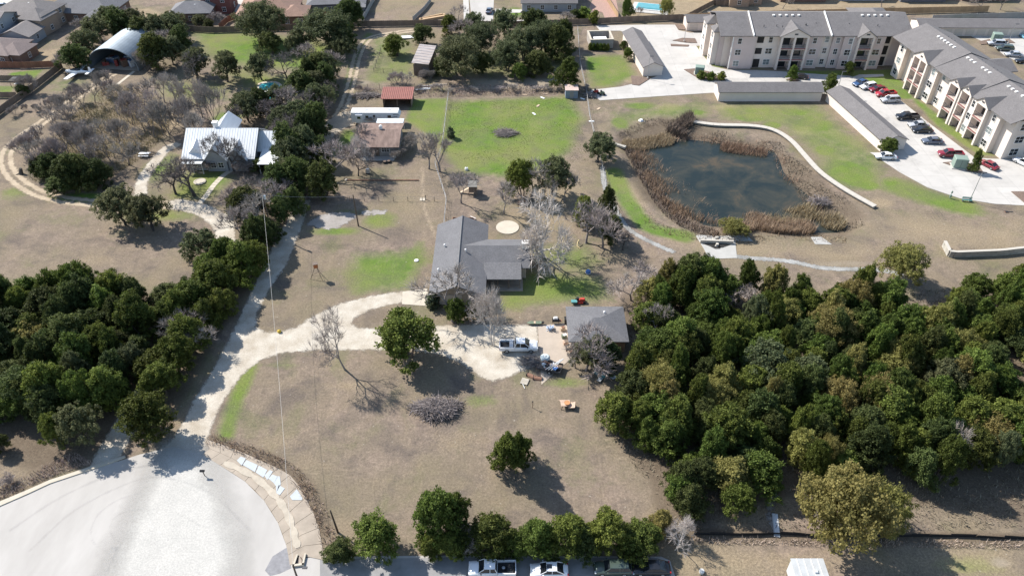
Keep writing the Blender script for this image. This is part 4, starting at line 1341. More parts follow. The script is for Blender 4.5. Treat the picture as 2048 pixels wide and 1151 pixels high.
# ---------------------------------------------------------------- apartment building
ap = thing('apartment_building', 'large beige three-storey apartment building with two wings, grey roofs and stacked balconies', 'apartment building', (60.5, 204.1, 0))
AO = ap.location.copy()
class Wing:
    def __init__(s, ox, oy, rz): s.o, s.rz = Vector((ox, oy, 0)) - AO, rz
    def put(s, b, name, m, sub_=None): return b.build(name, m, ap, s.o, s.rz)
    def pt(s, u, v_, z):
        q = Matrix.Rotation(s.rz, 3, 'Z') @ Vector((u, v_, z)); return s.o + q
FH, TOPZ = 3.15, 9.55
def bay_windows(wg, u, v_, ws, lv=(0, 1, 2)):
    for k in lv:
        ww, mu = (ws, 1) if k < 2 else (min(ws, 1.0), 0)
        window(ap, wg.pt(u, v_ - .02, k * FH + 1.65), wg.rz, ww, 1.5, mu, TRIM, [GLASS, GLASSB, GLASS][(k + int(u)) % 3])
GLASSB = glass('curtained_glass', (0.16, 0.19, 0.19))
def section(wg, u0, u1, v0, v1, m=STUCCO, ztop=TOPZ):
    b = MB(); b.b2(u0, u1, v0, v1, 0, ztop); return wg.put(b, 'wall', m)
def balcony_bay(wg, u0, u1, v0, cols, m=STUCCO2, gable_h=1.6):
    dp = 1.9
    section(wg, u0 + .02, u1 - .02, v0 + dp, v0 + 6, STUCCO, TOPZ)
    n = cols; pw = .55
    cw_ = (u1 - u0 - pw * (n + 1)) / n
    b = MB()
    for i in range(n + 1):
        a0 = u0 + i * (cw_ + pw)
        b.b2(a0, a0 + pw, v0, v0 + dp, 0, TOPZ)
    for k in range(1, 4):
        for i in range(n):
            a0 = u0 + pw + i * (cw_ + pw)
            b.b2(a0 + .003, a0 + cw_ - .003, v0 + .03, v0 + dp, k * FH - .62 if k < 3 else k * FH - .3, k * FH - .2 if k < 3 else TOPZ)
    wg.put(b, 'balcony_frame', m)
    for i in range(n):
        a0 = u0 + pw + i * (cw_ + pw)
        for k in range(3):
            z = k * FH
            if k:
                b = MB(); b.b2(a0 - .05, a0 + cw_ + .05, v0 - .06, v0 + .02, z - .42, z - .08); wg.put(b, 'balcony_band', BRICKRED)
            b = MB(); b.b2(a0 + .01, a0 + cw_ - .01, v0 + .04, v0 + .09, z + .95, z + 1.03)
            for j in range(9):
                x = a0 + .08 + (cw_ - .16) * j / 8
                b.b2(x - .02, x + .02, v0 + .05, v0 + .08, z + .05, z + .95)
            wg.put(b, 'railing', RAIL)
            b = MB(); b.b2(a0 + .25, a0 + cw_ - .4, v0 + dp - .04, v0 + dp + .01, z + .1, z + 2.2); wg.put(b, 'balcony_door', GLASS)
    um = (u0 + u1) / 2
    sl = gable_h / ((u1 - u0) / 2)
    b = MB(); b.add([(u0, v0 + .03, TOPZ), (u1, v0 + .03, TOPZ), (um, v0 + .03, TOPZ + gable_h), (u0, v0 + 5, TOPZ), (u1, v0 + 5, TOPZ), (um, v0 + 5, TOPZ + gable_h)], [(0, 1, 2), (3, 5, 4), (0, 3, 4, 1), (0, 2, 5, 3), (1, 4, 5, 2)]); wg.put(b, 'gable_wall', m)
    b = MB(); gable(b, u0 + .02, u1 - .02, v0 + .3, v0 + 6.4, TOPZ + .05, TOPZ + gable_h + .05, 'y', .55, .16); wg.put(b, 'gable_roof', ROOFG)
    b = MB(); b.b2(um - .45, um + .45, v0 - .02, v0 + .04, TOPZ + .35, TOPZ + .75); wg.put(b, 'gable_vent', RAIL)
w1 = Wing(60.5, 204.1, 0.0)
D1 = 17.6
section(w1, -3.0, 47.5, 2.2, D1)
section(w1, 0, 6.3, 0, 5); bay_windows(w1, 1.9, 0, 1.5)
section(w1, 6.3, 12.9, .9, 6, STUCCO2)
for k in range(3):
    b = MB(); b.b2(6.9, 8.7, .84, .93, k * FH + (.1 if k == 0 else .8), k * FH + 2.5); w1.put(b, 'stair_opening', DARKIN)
bay_windows(w1, 10.6, .9, 1.7)
balcony_bay(w1, 12.9, 20.6, -.7, 2, STUCCO2, 2.0)
section(w1, 20.6, 24.6, .4, 6); bay_windows(w1, 22.6, .4, 1.8)
section(w1, 24.6, 27.6, 1.2, 6, STUCCO2); bay_windows(w1, 26.2, 1.2, 1.0)
section(w1, 27.6, 30.3, .6, 6); bay_windows(w1, 29.0, .6, 1.0)
section(w1, 30.3, 34.0, -.1, 6); bay_windows(w1, 32.2, -.1, 1.8)
balcony_bay(w1, 34.0, 38.4, -.9, 1, STUCCO2, 1.5)
section(w1, 38.4, 41.8, .1, 6); bay_windows(w1, 40.0, .1, 1.8)
section(w1, 41.8, 44.6, 2.0, 6, STUCCO2)
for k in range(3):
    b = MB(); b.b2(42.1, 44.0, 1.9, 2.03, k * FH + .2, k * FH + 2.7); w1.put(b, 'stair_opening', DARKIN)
section(w1, -1.8, .0, 1.9, 7, STUCCO2)
section(w1, -3.1, -1.8, 5.2, 12, STUCCO2)
for (y0_, y1_, x0_) in ((3.0, 6.6, -4.6), (9.0, 13.6, -5.4)):
    section(w1, x0_, -2.9, y0_, y1_, STUCCO2, 9.3)
    b = MB(); hip(b, x0_, 2.5, y0_, y1_, 9.32, 11.2, .4); w1.put(b, 'gable_roof', ROOFG)
    for k in range(3): window(ap, w1.pt(x0_ - .02, (y0_ + y1_) / 2, k * FH + 1.65), R(-90), 1.5, 1.5)
for yy in (7.8,):
    for k in range(3):
        window(ap, w1.pt(-3.12, yy, k * FH + 1.65), R(-90), 1.4, 1.5)
b = MB(); gable(b, -3.0, 48.5, .3, D1, 9.6, 12.5, 'x', .7, .18); w1.put(b, 'roof', ROOFG)
for px_ in (5.2, 26.4):
    b = MB()
    z0_ = 9.6; ym_ = (.3 + D1) / 2; sl_ = (12.5 - 9.6) / (ym_ - .3)
    b.add([(px_, -.5, z0_ - .5 * sl_), (px_ + .3, -.5, z0_ - .5 * sl_), (px_ + .3, ym_, 12.6), (px_, ym_, 12.6), (px_, -.5, z0_ + .3), (px_ + .3, -.5, z0_ + .3), (px_ + .3, ym_, 13.05), (px_, ym_, 13.05)], [(0, 3, 2, 1), (4, 5, 6, 7), (0, 1, 5, 4), (1, 2, 6, 5), (2, 3, 7, 6), (3, 0, 4, 7)])
    w1.put(b, 'fire_wall', TRIM)
VB = MB(); VB.b2(-.3, .3, -.28, .28, -.3, .22); VB.b2(-.2, .2, -.4, -.28, -.1, .14); VBM = VB.mesh('roof_vent', TRIM)
PB = MB(); PB.tube([(0, 0, -.2), (0, 0, .35)], .09, .09, 6); PBM = PB.mesh('roof_pipe', RAIL)
for i in range(5):
    for base_ in (12.2, 36.8):
        obj('roof_vent', VBM, ap, w1.pt(base_ + i * 1.75, 7.6, 12.25), 0)
for i in range(10):
    obj('roof_pipe', PBM, ap, w1.pt(random.uniform(2, 46), random.uniform(2.5, 6), 11.0), 0)
w2 = Wing(104.7, 191.9, R(-81.5))
D2 = 17.0
SH = 38.0
section(w2, -11, SH, 3.2, D2, STUCCO2)
section(w2, -8.5, -5.2, 1.2, 6, STUCCO2); bay_windows(w2, -6.9, 1.2, 1.4)
section(w2, -5.2, 0, 2.6, 6, STUCCO2)
balcony_bay(w2, 0, 6.3, 0, 2, STUCCO2, 1.9)
section(w2, 6.3, 9.6, 1.1, 6, STUCCO2); bay_windows(w2, 8.1, 1.1, 1.8)
section(w2, 9.6, 16.4, 2.3, 6, STUCCO2); bay_windows(w2, 11.0, 2.3, 1.4); bay_windows(w2, 14.2, 2.3, 1.0)
balcony_bay(w2, 16.4, 20.6, -.2, 1, STUCCO2, 1.4)
balcony_bay(w2, 20.7, 24.6, .1, 1, STUCCO2, 1.4)
section(w2, 24.6, 27.0, .5, 6, STUCCO2); bay_windows(w2, 25.8, .5, 1.5)
balcony_bay(w2, 27.0, 31.3, -.2, 1, STUCCO2, 1.5)
section(w2, 31.3, 34.8, .9, 6, STUCCO2); bay_windows(w2, 33.0, .9, 1.6)
section(w2, 34.8, SH, 2.4, 6, STUCCO2)
for vv in (5.0, 9.0, 13.0):
    bay = [window(ap, w2.pt(SH + .02, vv, k * FH + 1.65), w2.rz + R(90), 2.0, 1.6, 1) for k in range(3)]
for (u0, u1, zr, ze) in ((-10.6, 8.2, 12.75, 9.7), (8.9, 23.2, 12.5, 9.62), (23.9, SH + .1, 12.25, 9.55)):
    b = MB(); gable(b, u0, u1, .9, D2, ze, zr, 'x', .62 if u1 < SH else .7, .18); w2.put(b, 'roof', ROOFG)
for (u, z) in ((-3, 12.4), (-1.6, 12.4), (-.2, 12.4), (1.2, 12.4), (2.6, 12.4), (4, 12.4), (10, 12.1), (11.4, 12.1), (12.8, 12.1), (16, 12.1), (17.4, 12.1), (18.8, 12.1), (26, 11.9), (27.4, 11.9), (28.8, 11.9), (31, 11.9), (32.4, 11.9), (33.8, 11.9)):
    obj('roof_vent', VBM, ap, w2.pt(u, 7.6, z), w2.rz)
    if random.random() < .7: obj('roof_pipe', PBM, ap, w2.pt(u + .7, 9.9, z), w2.rz)
for u in (6, 22):
    b = MB(); gable(b, u, u + 7, D2 - 5, D2 + 2.6, 9.4, 10.9, 'y', .5, .16); w2.put(b, 'gable_roof', ROOFG)
    b = MB(); b.b2(u + .2, u + 6.8, D2, D2 + 2.3, 0, 9.3); w2.put(b, 'wall', STUCCO2)
b = MB(); hip(b, 37.6, 47.6, 4.8, 20, 9.62, 11.6, .4); w1.put(b, 'roof', ROOFG)
for x, y in ((-.8, 5.8), (32.9, .1)):
    b = MB(); b.b2(-.12, .12, -.12, .12, 0, 9.4); b.build('downpipe', TRIM, ap, w1.pt(x, -.05, 0) if x > 0 else w1.pt(0, -.1, 0), 0)

# ---------------------------------------------------------------- long garages of the apartment court
def long_garage(label, o, L_, D_, rz, doors='front', ze=2.7, zr=3.9, hipped=False):
    """local x along the length, -y front"""
    t = thing('long_garage', label, 'garage', (o[0], o[1], 0), rz, 'garages of the apartment court')
    b = MB(); (gable_body(b, 0, L_, 0, D_, ze, zr, 'x')); b.build('wall', STUCCO2, t)
    b = MB(); gable(b, 0, L_, 0, D_, ze, zr, 'x', .35, .14); b.build('roof', ROOFG, t)
    n = int(L_ / 3.3)
    for i in range(n):
        x = L_ * (i + .5) / n
        y, r_ = (-.02, 0) if doors == 'front' else (D_ + .02, math.pi)
        b = MB(); b.b2(-1.25, 1.25, -.05, .03, 0, 2.1); d_ = b.build('garage_door', DOORM, t, (x, y, 0), r_)
        b = MB()
        for z in (.5, 1.02, 1.54): b.b2(-1.25, 1.25, -.065, -.05, z, z + .03)
        b.build('panel_line', TANC, d_)
    return t
LG = long_garage
LG('long grey-roofed garage edged by grass beside the stone enclosure, left of the court', (33.2, 224.0), 25.0, 5.4, R(-83.5), 'back')
LG('long grey-roofed garage lying crosswise along the slope above the pond', (53.6, 184.0), 26.6, 5.6, 0, 'back')
LG('long grey-roofed garage slanting down the right side of the pond slope', (81.6, 184.2), 26.5, 6.0, R(-80), 'back')
LG('short garage with two doors behind the left end of the apartments', (53.8, 232.0), 12.5, 6.0, 0, 'front')
LG('garage with a row of pale doors at the far upper right of the court', (123.5, 228.0), 34, 7.0, R(-1), 'front')
e = thing('stone_enclosure', 'square roofless stone bin enclosure behind a shrub row at the court corner', 'bin enclosure', W3(1203, 97), R(4))
EN = mat('enclosure_stone', (0.34, 0.31, 0.28), .9, .2, 2)
for q_ in ((-3.4, 3.4, 0, .35), (-3.4, 3.4, 6.5, 6.85)):
    b = MB(); b.b2(q_[0], q_[1], q_[2], q_[3], 0, 2.6); b.build('wall', EN, e)
for x in (-3.4, 3.05):
    b = MB(); b.b2(x, x + .35, .35, 6.5, 0, 2.6); b.build('wall', EN, e)
b = MB()
for q_ in ((-3.5, 3.5, -.1, .45), (-3.5, 3.5, 6.4, 6.95)): b.b2(*q_, 2.6, 2.75)
for x in (-3.5, 2.95): b.b2(x, x + .55, .45, 6.4, 2.6, 2.75)
b.build('coping', CREAM, e)
dm = thing('waste_skip', 'white-topped waste skip inside the stone enclosure', 'skip', e.matrix_basis @ Vector((0, 3.4, 0)), R(4))
b = MB(); b.box((0, 0, .85), (3.6, 2.0, 1.7), top=(1.1, 1.1)); b.build('body', mat('skip_grey', (.3, .32, .33), .6, .2, 1), dm); b = MB(); b.b2(-1.9, 1.9, -1.1, 1.1, 1.7, 1.8); b.build('lid', TRIM, dm)
b = MB(); b.b2(3.6, 4.6, .2, 3.6, 0, .5)

# ---------------------------------------------------------------- suburban houses at the top
def suburb(label, c, wd, dp, rz, ze, zr, roof, wall, kind='hip', wings=(), wins=3, name='suburban_house', ov=.5):
    t = thing(name, label, 'house', (c[0], c[1], 0), rz)
    for (x0, x1, y0, y1, e_, r_, kd, wm) in [(-wd / 2, wd / 2, -dp / 2, dp / 2, ze, zr, kind, wall)] + list(wings):
        b = MB()
        if kd == 'hip': b.b2(x0, x1, y0, y1, 0, e_ - .02)
        else: gable_body(b, x0, x1, y0, y1, e_, r_, kd)
        b.build('wall', wm, t)
        b = MB()
        if kd == 'hip': hip(b, x0, x1, y0, y1, e_, r_, ov)
        else: gable(b, x0, x1, y0, y1, e_, r_, kd, ov)
        b.build('roof', roof, t)
        for k in range(int(e_ // 2.6)):
            n = max(1, int((x1 - x0) / 4))
            for i in range(n):
                window(t, (x0 + (x1 - x0) * (i + .5) / n, y0 - .02, 1.5 + k * 2.9), 0, 1.1, 1.3)
            n2 = max(1, int((y1 - y0) / 5))
            for i in range(n2):
                window(t, (x1 + .02, y0 + (y1 - y0) * (i + .5) / n2, 1.5 + k * 2.9), R(90), 1.0, 1.3)
    for i in range(2):
        obj('roof_pipe', PBM, t, (random.uniform(-wd / 4, wd / 4), 1.2, zr - 1.1), 0)
    obj('roof_vent', VBM, t, (wd * .12, -1.2, zr - .9), 0)
    return t
suburb('single-storey house with a dusky brown hip roof at the left picture edge', (-150.5, 213), 20, 11, R(-8), 2.9, 5.6, ROOFB, BRICK, 'hip', [(6, 13, -4.6, 3.0, 2.85, 4.9, 'hip', BRICK)])
suburb('two-storey pale-walled house with grey gable roof at the upper left', (-156, 227.5), 9.6, 11, R(-6), 5.6, 7.6, ROOFGB, SIDING, 'x', [(5.2, 14.5, -6.0, 1.5, 2.9, 4.6, 'y', SIDING)])
suburb('tall brown-roofed house with an orange brick gable at the upper left', (-149, 236.5), 16.5, 11, R(-12), 5.2, 8.4, ROOFGB, BRICKT, 'hip', [(1.5, 9, -7, 0, 4.6, 7.2, 'hip', BRICKT)])
suburb('wide low house with a slate-blue grey roof right of the tall brown-roofed house', (-136, 245), 22, 13, R(-6), 3.0, 6.8, ROOFD, BRICK, 'hip', [(5, 12, -9, -2, 2.9, 5.0, 'hip', BRICK)])
suburb('house with a neat grey pyramid roof and a red brick rear block', (-101, 242.5), 12, 8.5, R(4), 3.0, 5.6, ROOFD, BRICK, 'hip', [(2, 11, 3, 12, 6.0, 8.6, 'hip', mat('red_brick', (0.20, 0.085, 0.07), .9, .2, 3))])
suburb('house with a broad red-brown hip roof behind the massive oak', (-77, 244), 18, 14, R(4), 3.0, 6.8, ROOFR, BRICKT, 'hip', [(4.5, 12.5, -8.5, 0, 2.9, 5.0, 'hip', BRICK)])
suburb('dark grey roofed house with a covered patio right of the red-roofed house', (-57, 252.5), 18, 12, R(6), 3.0, 6.2, ROOFD, mat('dark_siding', (0.16, 0.16, 0.175), .85, .1, 1), 'hip', [(2, 9, -9.2, -3, 2.8, 3.9, 'hip', mat('dark_siding', (0.16, 0.16, 0.175), .85, .1, 1))])
suburb('large light-grey roofed house beside the brick patio at the top centre', (12.0, 256.5), 17.5, 17, 0, 3.0, 7.2, ROOFG, SIDING, 'x')
suburb('beige house with a dark arched window bay behind the short garage', (74.5, 258.5), 16, 8, 0, 3.4, 6.2, ROOFG, BRICKT, 'x', [(-3.2, 3.2, -6.2, -2, 3.2, 5.2, 'y', BRICKT)])
for i, (x, l) in enumerate(((97, 'dark-roofed house directly behind the left apartment gable'), (117, 'dark-roofed house with a white patio table, behind the middle of the apartments'), (137, 'dark house behind the right end of the apartments'), (158, 'dark-roofed house at the far upper right corner'))):
    suburb(l, (x, 262 + (i % 2)), 15, 10, 0, 3.0, 5.8, ROOFD, [BRICK, SIDING, mat('dark_siding', (0.16, 0.16, 0.175), .85, .1, 1), BRICK][i], 'x')
suburb('small brown-roofed porch house cut by the left picture edge', (-156, 195), 8, 7, R(-10), 2.6, 4.0, ROOFB, BRICK, 'hip')

# ---------------------------------------------------------------- fences and walls
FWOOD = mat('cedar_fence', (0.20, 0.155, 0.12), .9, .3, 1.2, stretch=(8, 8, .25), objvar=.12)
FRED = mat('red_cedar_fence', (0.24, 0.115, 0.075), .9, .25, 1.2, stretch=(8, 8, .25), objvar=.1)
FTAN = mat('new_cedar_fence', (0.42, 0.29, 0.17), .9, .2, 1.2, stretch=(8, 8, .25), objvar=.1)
FGREY = mat('grey_fence_panel', (0.33, 0.33, 0.32), .9, .15, 1.0, objvar=.06)
def panel_mesh(m):
    b = MB()
    for i in range(12):
        b.b2(i / 12 + .002, (i + 1) / 12 - .002, -.012 - .01 * (i % 2), .012, .04, 1.0 - .012 * ((i * 7) % 3))
    b.b2(0, 1, .012, .06, .2, .25); b.b2(0, 1, .012, .06, .78, .83)
    return b.mesh('panel', m)
PANEL = {}
def board_fence(label, pts, hgt, m, st=2.4, world=False):
    P = pts if world else WP(pts)
    t = thing('board_fence', label, 'fence', (P[0][0], P[0][1], 0), 0)
    if m.name not in PANEL:
        b = MB(); b.b2(-.06, .06, -.06, .06, 0, 1.04)
        PANEL[m.name] = (panel_mesh(m), b.mesh('post', m))
    pm, qm = PANEL[m.name]
    for i in range(len(P) - 1):
        a_, c_ = Vector((*P[i], 0)), Vector((*P[i + 1], 0))
        L_ = (c_ - a_).length
        n = max(1, round(L_ / st))
        d_ = (c_ - a_) / n
        ang = math.atan2(d_.y, d_.x)
        for k in range(n):
            o = obj('panel', pm, t, a_ + d_ * k - t.location, ang)
            o.scale = (d_.length, 1.6, hgt)
            o = obj('post', qm, t, a_ + d_ * k - t.location + Vector((0, 0, 0)), ang)
            o.scale = (1, 1, hgt)
    return t
BF = board_fence
BF('long brown board fence running behind the back track and the oaks at the top', [(722, 54), (860, 52), (1010, 55)], 1.9, FWOOD)
BF('long brown board fence along the top of the apartment court', [(1010, 55), (1160, 50), (1250, 45), (1372, 40)], 1.9, FWOOD)
BF('brown board fence behind the apartments, tan along its face', [(1372, 40), (1545, 34), (1700, 30), (1975, 24)], 2.0, FTAN)  # tan comes from the fence boards' material colour
BF('grey panel fence in front of the tan board fence at the upper right', [(1862, 44), (1920, 42), (2110, 36)], 2.2, FGREY)
BF('board fence between straw yards left of the arched-window house', [(1372, 40), (1432, 8)], 1.9, FWOOD)
BF('board fence crossing the straw yards at the picture top', [(1432, 12), (1490, 12)], 1.9, FWOOD)
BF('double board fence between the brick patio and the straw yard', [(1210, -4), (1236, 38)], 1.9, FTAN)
BF('red-brown board fence behind the lowest suburban house at the left', [(-10, 136), (50, 137), (118, 134)], 1.9, FRED)
BF('dark board fence running diagonally down the left field edge', [(126, 136), (70, 180), (20, 215), (-60, 275)], 1.9, FWOOD)
BF('short board fence across the left yards', [(-10, 162), (62, 163)], 1.7, FWOOD)
BF('shorter board fence across the left yards below the lawn', [(-10, 196), (36, 196)], 1.7, FWOOD)
BF('board fence below the hip-roofed suburban houses', [(360, 62), (420, 66), (490, 64), (575, 62), (612, 58), (722, 54)], 1.9, FWOOD)
BF('reddish board fence curving between the brick house and the red-roofed house', [(440, 60), (456, 45), (488, 32)], 1.9, FRED)
BF('reddish board fence right of the red-roofed house', [(606, 20), (640, 30), (676, 42)], 1.9, FRED)
BF('grey wall-like fence climbing away by the suburban detention basin, left', [(724, 48), (752, -4)], 1.9, FGREY)
BF('grey low wall across the suburban detention basin', [(826, 42), (848, 22), (862, 4)], 1.4, FGREY)
tb = thing('timber_planter', 'long empty timber box outlet in the suburban basin', 'planter', W3(868, 40))
b = MB()
for q_ in ([(840, 42), (844, 44), (890, 36), (888, 34)], [(842, 40), (846, 40), (886, 32), (884, 31)], [(886, 32), (892, 36), (894, 34), (888, 31)], [(838, 41), (843, 44), (846, 42), (841, 40)]):
    b.prism(sub(WP(q_), tb), 0, .7)
b.build('frame', FTAN, tb)
# stone walls in blocks
LIME_ = mat('limestone_block', (0.36, 0.335, 0.29), .9, .14, 1.2, objvar=.12, bump=.2)
CAP = mat('limestone_cap', (0.44, 0.405, 0.35), .9, .08, 1.0)
def stone_wall(label, pts, hgt, th, blk, cap=True, courses=2, capw=None, z0=None, lab_cap=None):
    pth = np.array(pts)
    seg = np.r_[0, np.cumsum(np.linalg.norm(np.diff(pth, axis=0), axis=1))]
    t = thing('stone_retaining_wall', label, 'retaining wall', (pth[0][0], pth[0][1], 0))
    def at(s_): return np.array([np.interp(s_, seg, pth[:, 0]), np.interp(s_, seg, pth[:, 1])])
    b = MB(); b.b2(.02, .98, -.5, .5, .01, .99); bm = b.mesh('block', LIME_)
    b = MB(); b.b2(0, 1, -.5, .5, 0, 1); cm_ = b.mesh('cap_stone', CAP)
    for c_ in range(courses):
        s_ = -(blk / 2 if c_ % 2 else 0)
        while s_ < seg[-1]:
            L_ = blk * random.uniform(.75, 1.25)
            a_, d_ = at(max(0, s_)), at(min(seg[-1], s_ + L_))
            if np.linalg.norm(d_ - a_) > .2:
                o = obj('block', bm, t, (a_[0] - pth[0][0], a_[1] - pth[0][1], (z0 or 0) + c_ * hgt / courses + random.uniform(-.02, .02)), math.atan2(d_[1] - a_[1], d_[0] - a_[0]))
                o.scale = (np.linalg.norm(d_ - a_), th * random.uniform(.92, 1.08), hgt / courses)
            s_ += L_
    if cap:
        n = int(seg[-1] / 1.6)
        for i in range(n):
            a_, d_ = at(seg[-1] * i / n), at(seg[-1] * (i + .99) / n)
            o = obj('cap_stone', cm_, t, (a_[0] - pth[0][0], a_[1] - pth[0][1], (z0 or 0) + hgt + .01), math.atan2(d_[1] - a_[1], d_[0] - a_[0]))
            o.scale = (np.linalg.norm(d_ - a_), capw or th * 1.15, .14)
    return t
stone_wall('curved limestone retaining wall with a pale cap along the pond slope', smooth_path(WP([(1372, 246), (1430, 254), (1500, 256), (1545, 264), (1580, 285), (1610, 318), (1640, 350), (1690, 385), (1748, 418)], -.2), 4), .8, .5, 1.1, True, 2, 1.25, -.35)
stone_wall('low straight limestone wall with a pale end at the wood edge on the right', WP([(1886, 492), (1897, 514), (1950, 512), (2000, 510), (2032, 506), (2100, 500)]), 1.2, .5, 1.3, True, 2)
stone_wall('short row of boulders by the path at the north-west pond corner', WP([(1214, 286), (1232, 291), (1252, 297)]), .5, .8, 1.0, False, 1)
of = thing('stone_outfall', 'white stone pond outfall with a dark winged opening set in its pad', 'outfall', W3(1432, 495))
b = MB()
for q_ in ([(1404, 487), (1432, 487), (1428, 493), (1420, 493)], [(1438, 487), (1464, 489), (1444, 496), (1436, 495)], [(1420, 493), (1428, 492), (1442, 494), (1440, 498), (1430, 498)]):
    b.prism(sub(WP(q_), of), .05, .085)
b.build('opening', DARKIN, of)
b = MB(); b.prism(sub(WP([(1400, 484), (1466, 486), (1466, 488.4), (1400, 486.4)]), of), .02, .75); b.build('head_wall', CAP, of)
b = MB(); b.prism(sub(WP([(1431, 487.5), (1436, 487.5), (1437, 492), (1432, 492)]), of), .02, .4); b.build('baffle', CAP, of)
for i in range(26):
    x, y = random.uniform(1402, 1460), random.choice([random.uniform(473, 482), random.uniform(498, 515)])
    if y > 497: continue
    p = W(x, y); b = MB(); r_ = random.uniform(.25, .5)
    b.lathe([(r_ * .7, 0), (r_, r_ * .3), (r_ * .6, r_ * .65)], 6); b.build('rubble_stone', LIME_, of, (p[0] - of.location.x, p[1] - of.location.y, .05), random.random() * 6)
# wire fences
POSTM = mat('cedar_post', (0.17, 0.14, 0.12), .9, .3, 2)
WIRE = mat('fence_wire', (0.25, 0.25, 0.25), .5, .1, 1, metal=.5)
def wire_fence(label, pts, hgt=1.2, st=3.2, rails=3, m=WIRE, rr=.018, pr=.06):
    P = WP(pts)
    t = thing('wire_fence', label, 'fence', (P[0][0], P[0][1], 0))
    b = MB(); b.tube([(0, 0, -.1), (0, 0, hgt + .1)], pr, pr * .9, 6); pm = b.mesh('post', POSTM)
    for i in range(len(P) - 1):
        a_, c_ = Vector((*P[i], 0)), Vector((*P[i + 1], 0))
        n = max(1, round((c_ - a_).length / st))
        for k in range(n + (1 if i == len(P) - 2 else 0)):
            obj('post', pm, t, a_.lerp(c_, k / n) - t.location)
    b = MB()
    for r_ in range(rails):
        z = hgt * (r_ + 1) / rails
        b.tube([Vector((p[0], p[1], z)) - t.location for p in P], rr, rr, 4, False)
    b.build('wire', m, t)
    return t
GREYR = mat('grey_rail', (0.36, 0.35, 0.34), .7, .1, 1)
wire_fence('wire fence along the left side of the green field down to the ranch house', [(897, 190), (890, 250), (884, 300), (870, 332), (893, 402), (888, 455)], 1.25, 3.0, 3, GREYR, .03)
wire_fence('wire fence down the right side of the green field to the trickle channel', [(1155, 60), (1160, 130), (1172, 185), (1180, 240), (1203, 330), (1212, 380), (1238, 430)], 1.3, 3.4, 3, GREYR, .03)
wire_fence('low wire fence across the lawn between cottage and ranch house', [(632, 396), (700, 402), (845, 402), (893, 402)], 1.0, 3.4, 2)
wire_fence('wire fence of the back paddock behind the red-roofed shed', [(712, 178), (830, 176), (940, 184), (1140, 184), (1170, 184)], 1.3, 3.4, 3)
wire_fence('brown wire pen fence in the back paddock left of the round juniper', [(762, 104), (748, 144), (805, 148)], 1.2, 2.6, 3, POSTM, .03)
st_ = thing('silt_fence', 'black fabric silt fence on stakes running across the lower right', 'fence', W3(1388, 1068))
sp_ = smooth_path(WP([(1388, 1068), (1480, 1070), (1560, 1068), (1640, 1072), (1780, 1073), (1900, 1072), (2060, 1078), (2200, 1084)]), 3)
for i in range(len(sp_) - 1):
    a_, c_ = Vector((*sp_[i], 0)) - Vector((st_.location.x, st_.location.y, 0)), Vector((*sp_[i + 1], 0)) - Vector((st_.location.x, st_.location.y, 0))
    sg = random.uniform(.52, .72); lean = random.uniform(-.12, .05)
    b = MB(); b.add([a_, c_, c_ + Vector((0, lean, sg)), a_ + Vector((0, lean, .66)), a_ + Vector((0, .02, 0)), c_ + Vector((0, .02, 0)), c_ + Vector((0, lean + .02, sg)), a_ + Vector((0, lean + .02, .66))], [(0, 1, 2, 3), (7, 6, 5, 4), (3, 2, 6, 7), (0, 4, 5, 1)])
    b.build('fabric', mat('black_geotextile', (0.018, 0.018, 0.02), .8, .2, 2), st_)
    b = MB(); b.tube([(0, 0, -.1), (0, 0, .85)], .025, .025, 5); b.build('stake', POSTM, st_, a_ + Vector((0, .04, 0)))
# ---------------------------------------------------------------- foliage meshes
def quads(P, Nrm, size, r, aspect=1.0):
    n = len(P)
    Nrm = Nrm / (np.linalg.norm(Nrm, axis=1)[:, None] + 1e-9)
    u = np.cross(Nrm, r.normal(size=(n, 3)))
    u /= np.linalg.norm(u, axis=1)[:, None] + 1e-9
    v = np.cross(Nrm, u)
    s = size[:, None] / 2
    # four ragged corners per sprig
    j = lambda: (0.7 + 0.6 * r.random((n, 1)))
    V = np.stack([P - u * s * j() - v * s * aspect * j(), P + u * s * j() - v * s * aspect * j(), P + u * s * j() + v * s * aspect * j(), P - u * s * j() + v * s * aspect * j()], 1).reshape(-1, 3)
    return V, np.arange(4 * n).reshape(n, 4)

def sprigs(P, D, size, r, slim=0.55):
    """pointed sprigs: long axis outwards, turned at random about it"""
    n = len(P)
    D = D / (np.linalg.norm(D, axis=1)[:, None] + 1e-9)
    u = np.cross(D, np.array([-0.35, 0.2, 0.9]) + r.normal(size=(n, 3)) * 0.55)
    u /= np.linalg.norm(u, axis=1)[:, None] + 1e-9
    s = size[:, None]
    w = s * slim * (0.7 + 0.6 * r.random((n, 1)))
    a = P - D * s * 0.45
    k = P + D * s * (0.05 + 0.2 * r.random((n, 1)))
    V = np.stack([a, k + u * w * 0.55, P + D * s * 0.75, k - u * w * 0.55], 1).reshape(-1, 3)
    return V, np.arange(4 * n).reshape(n, 4)

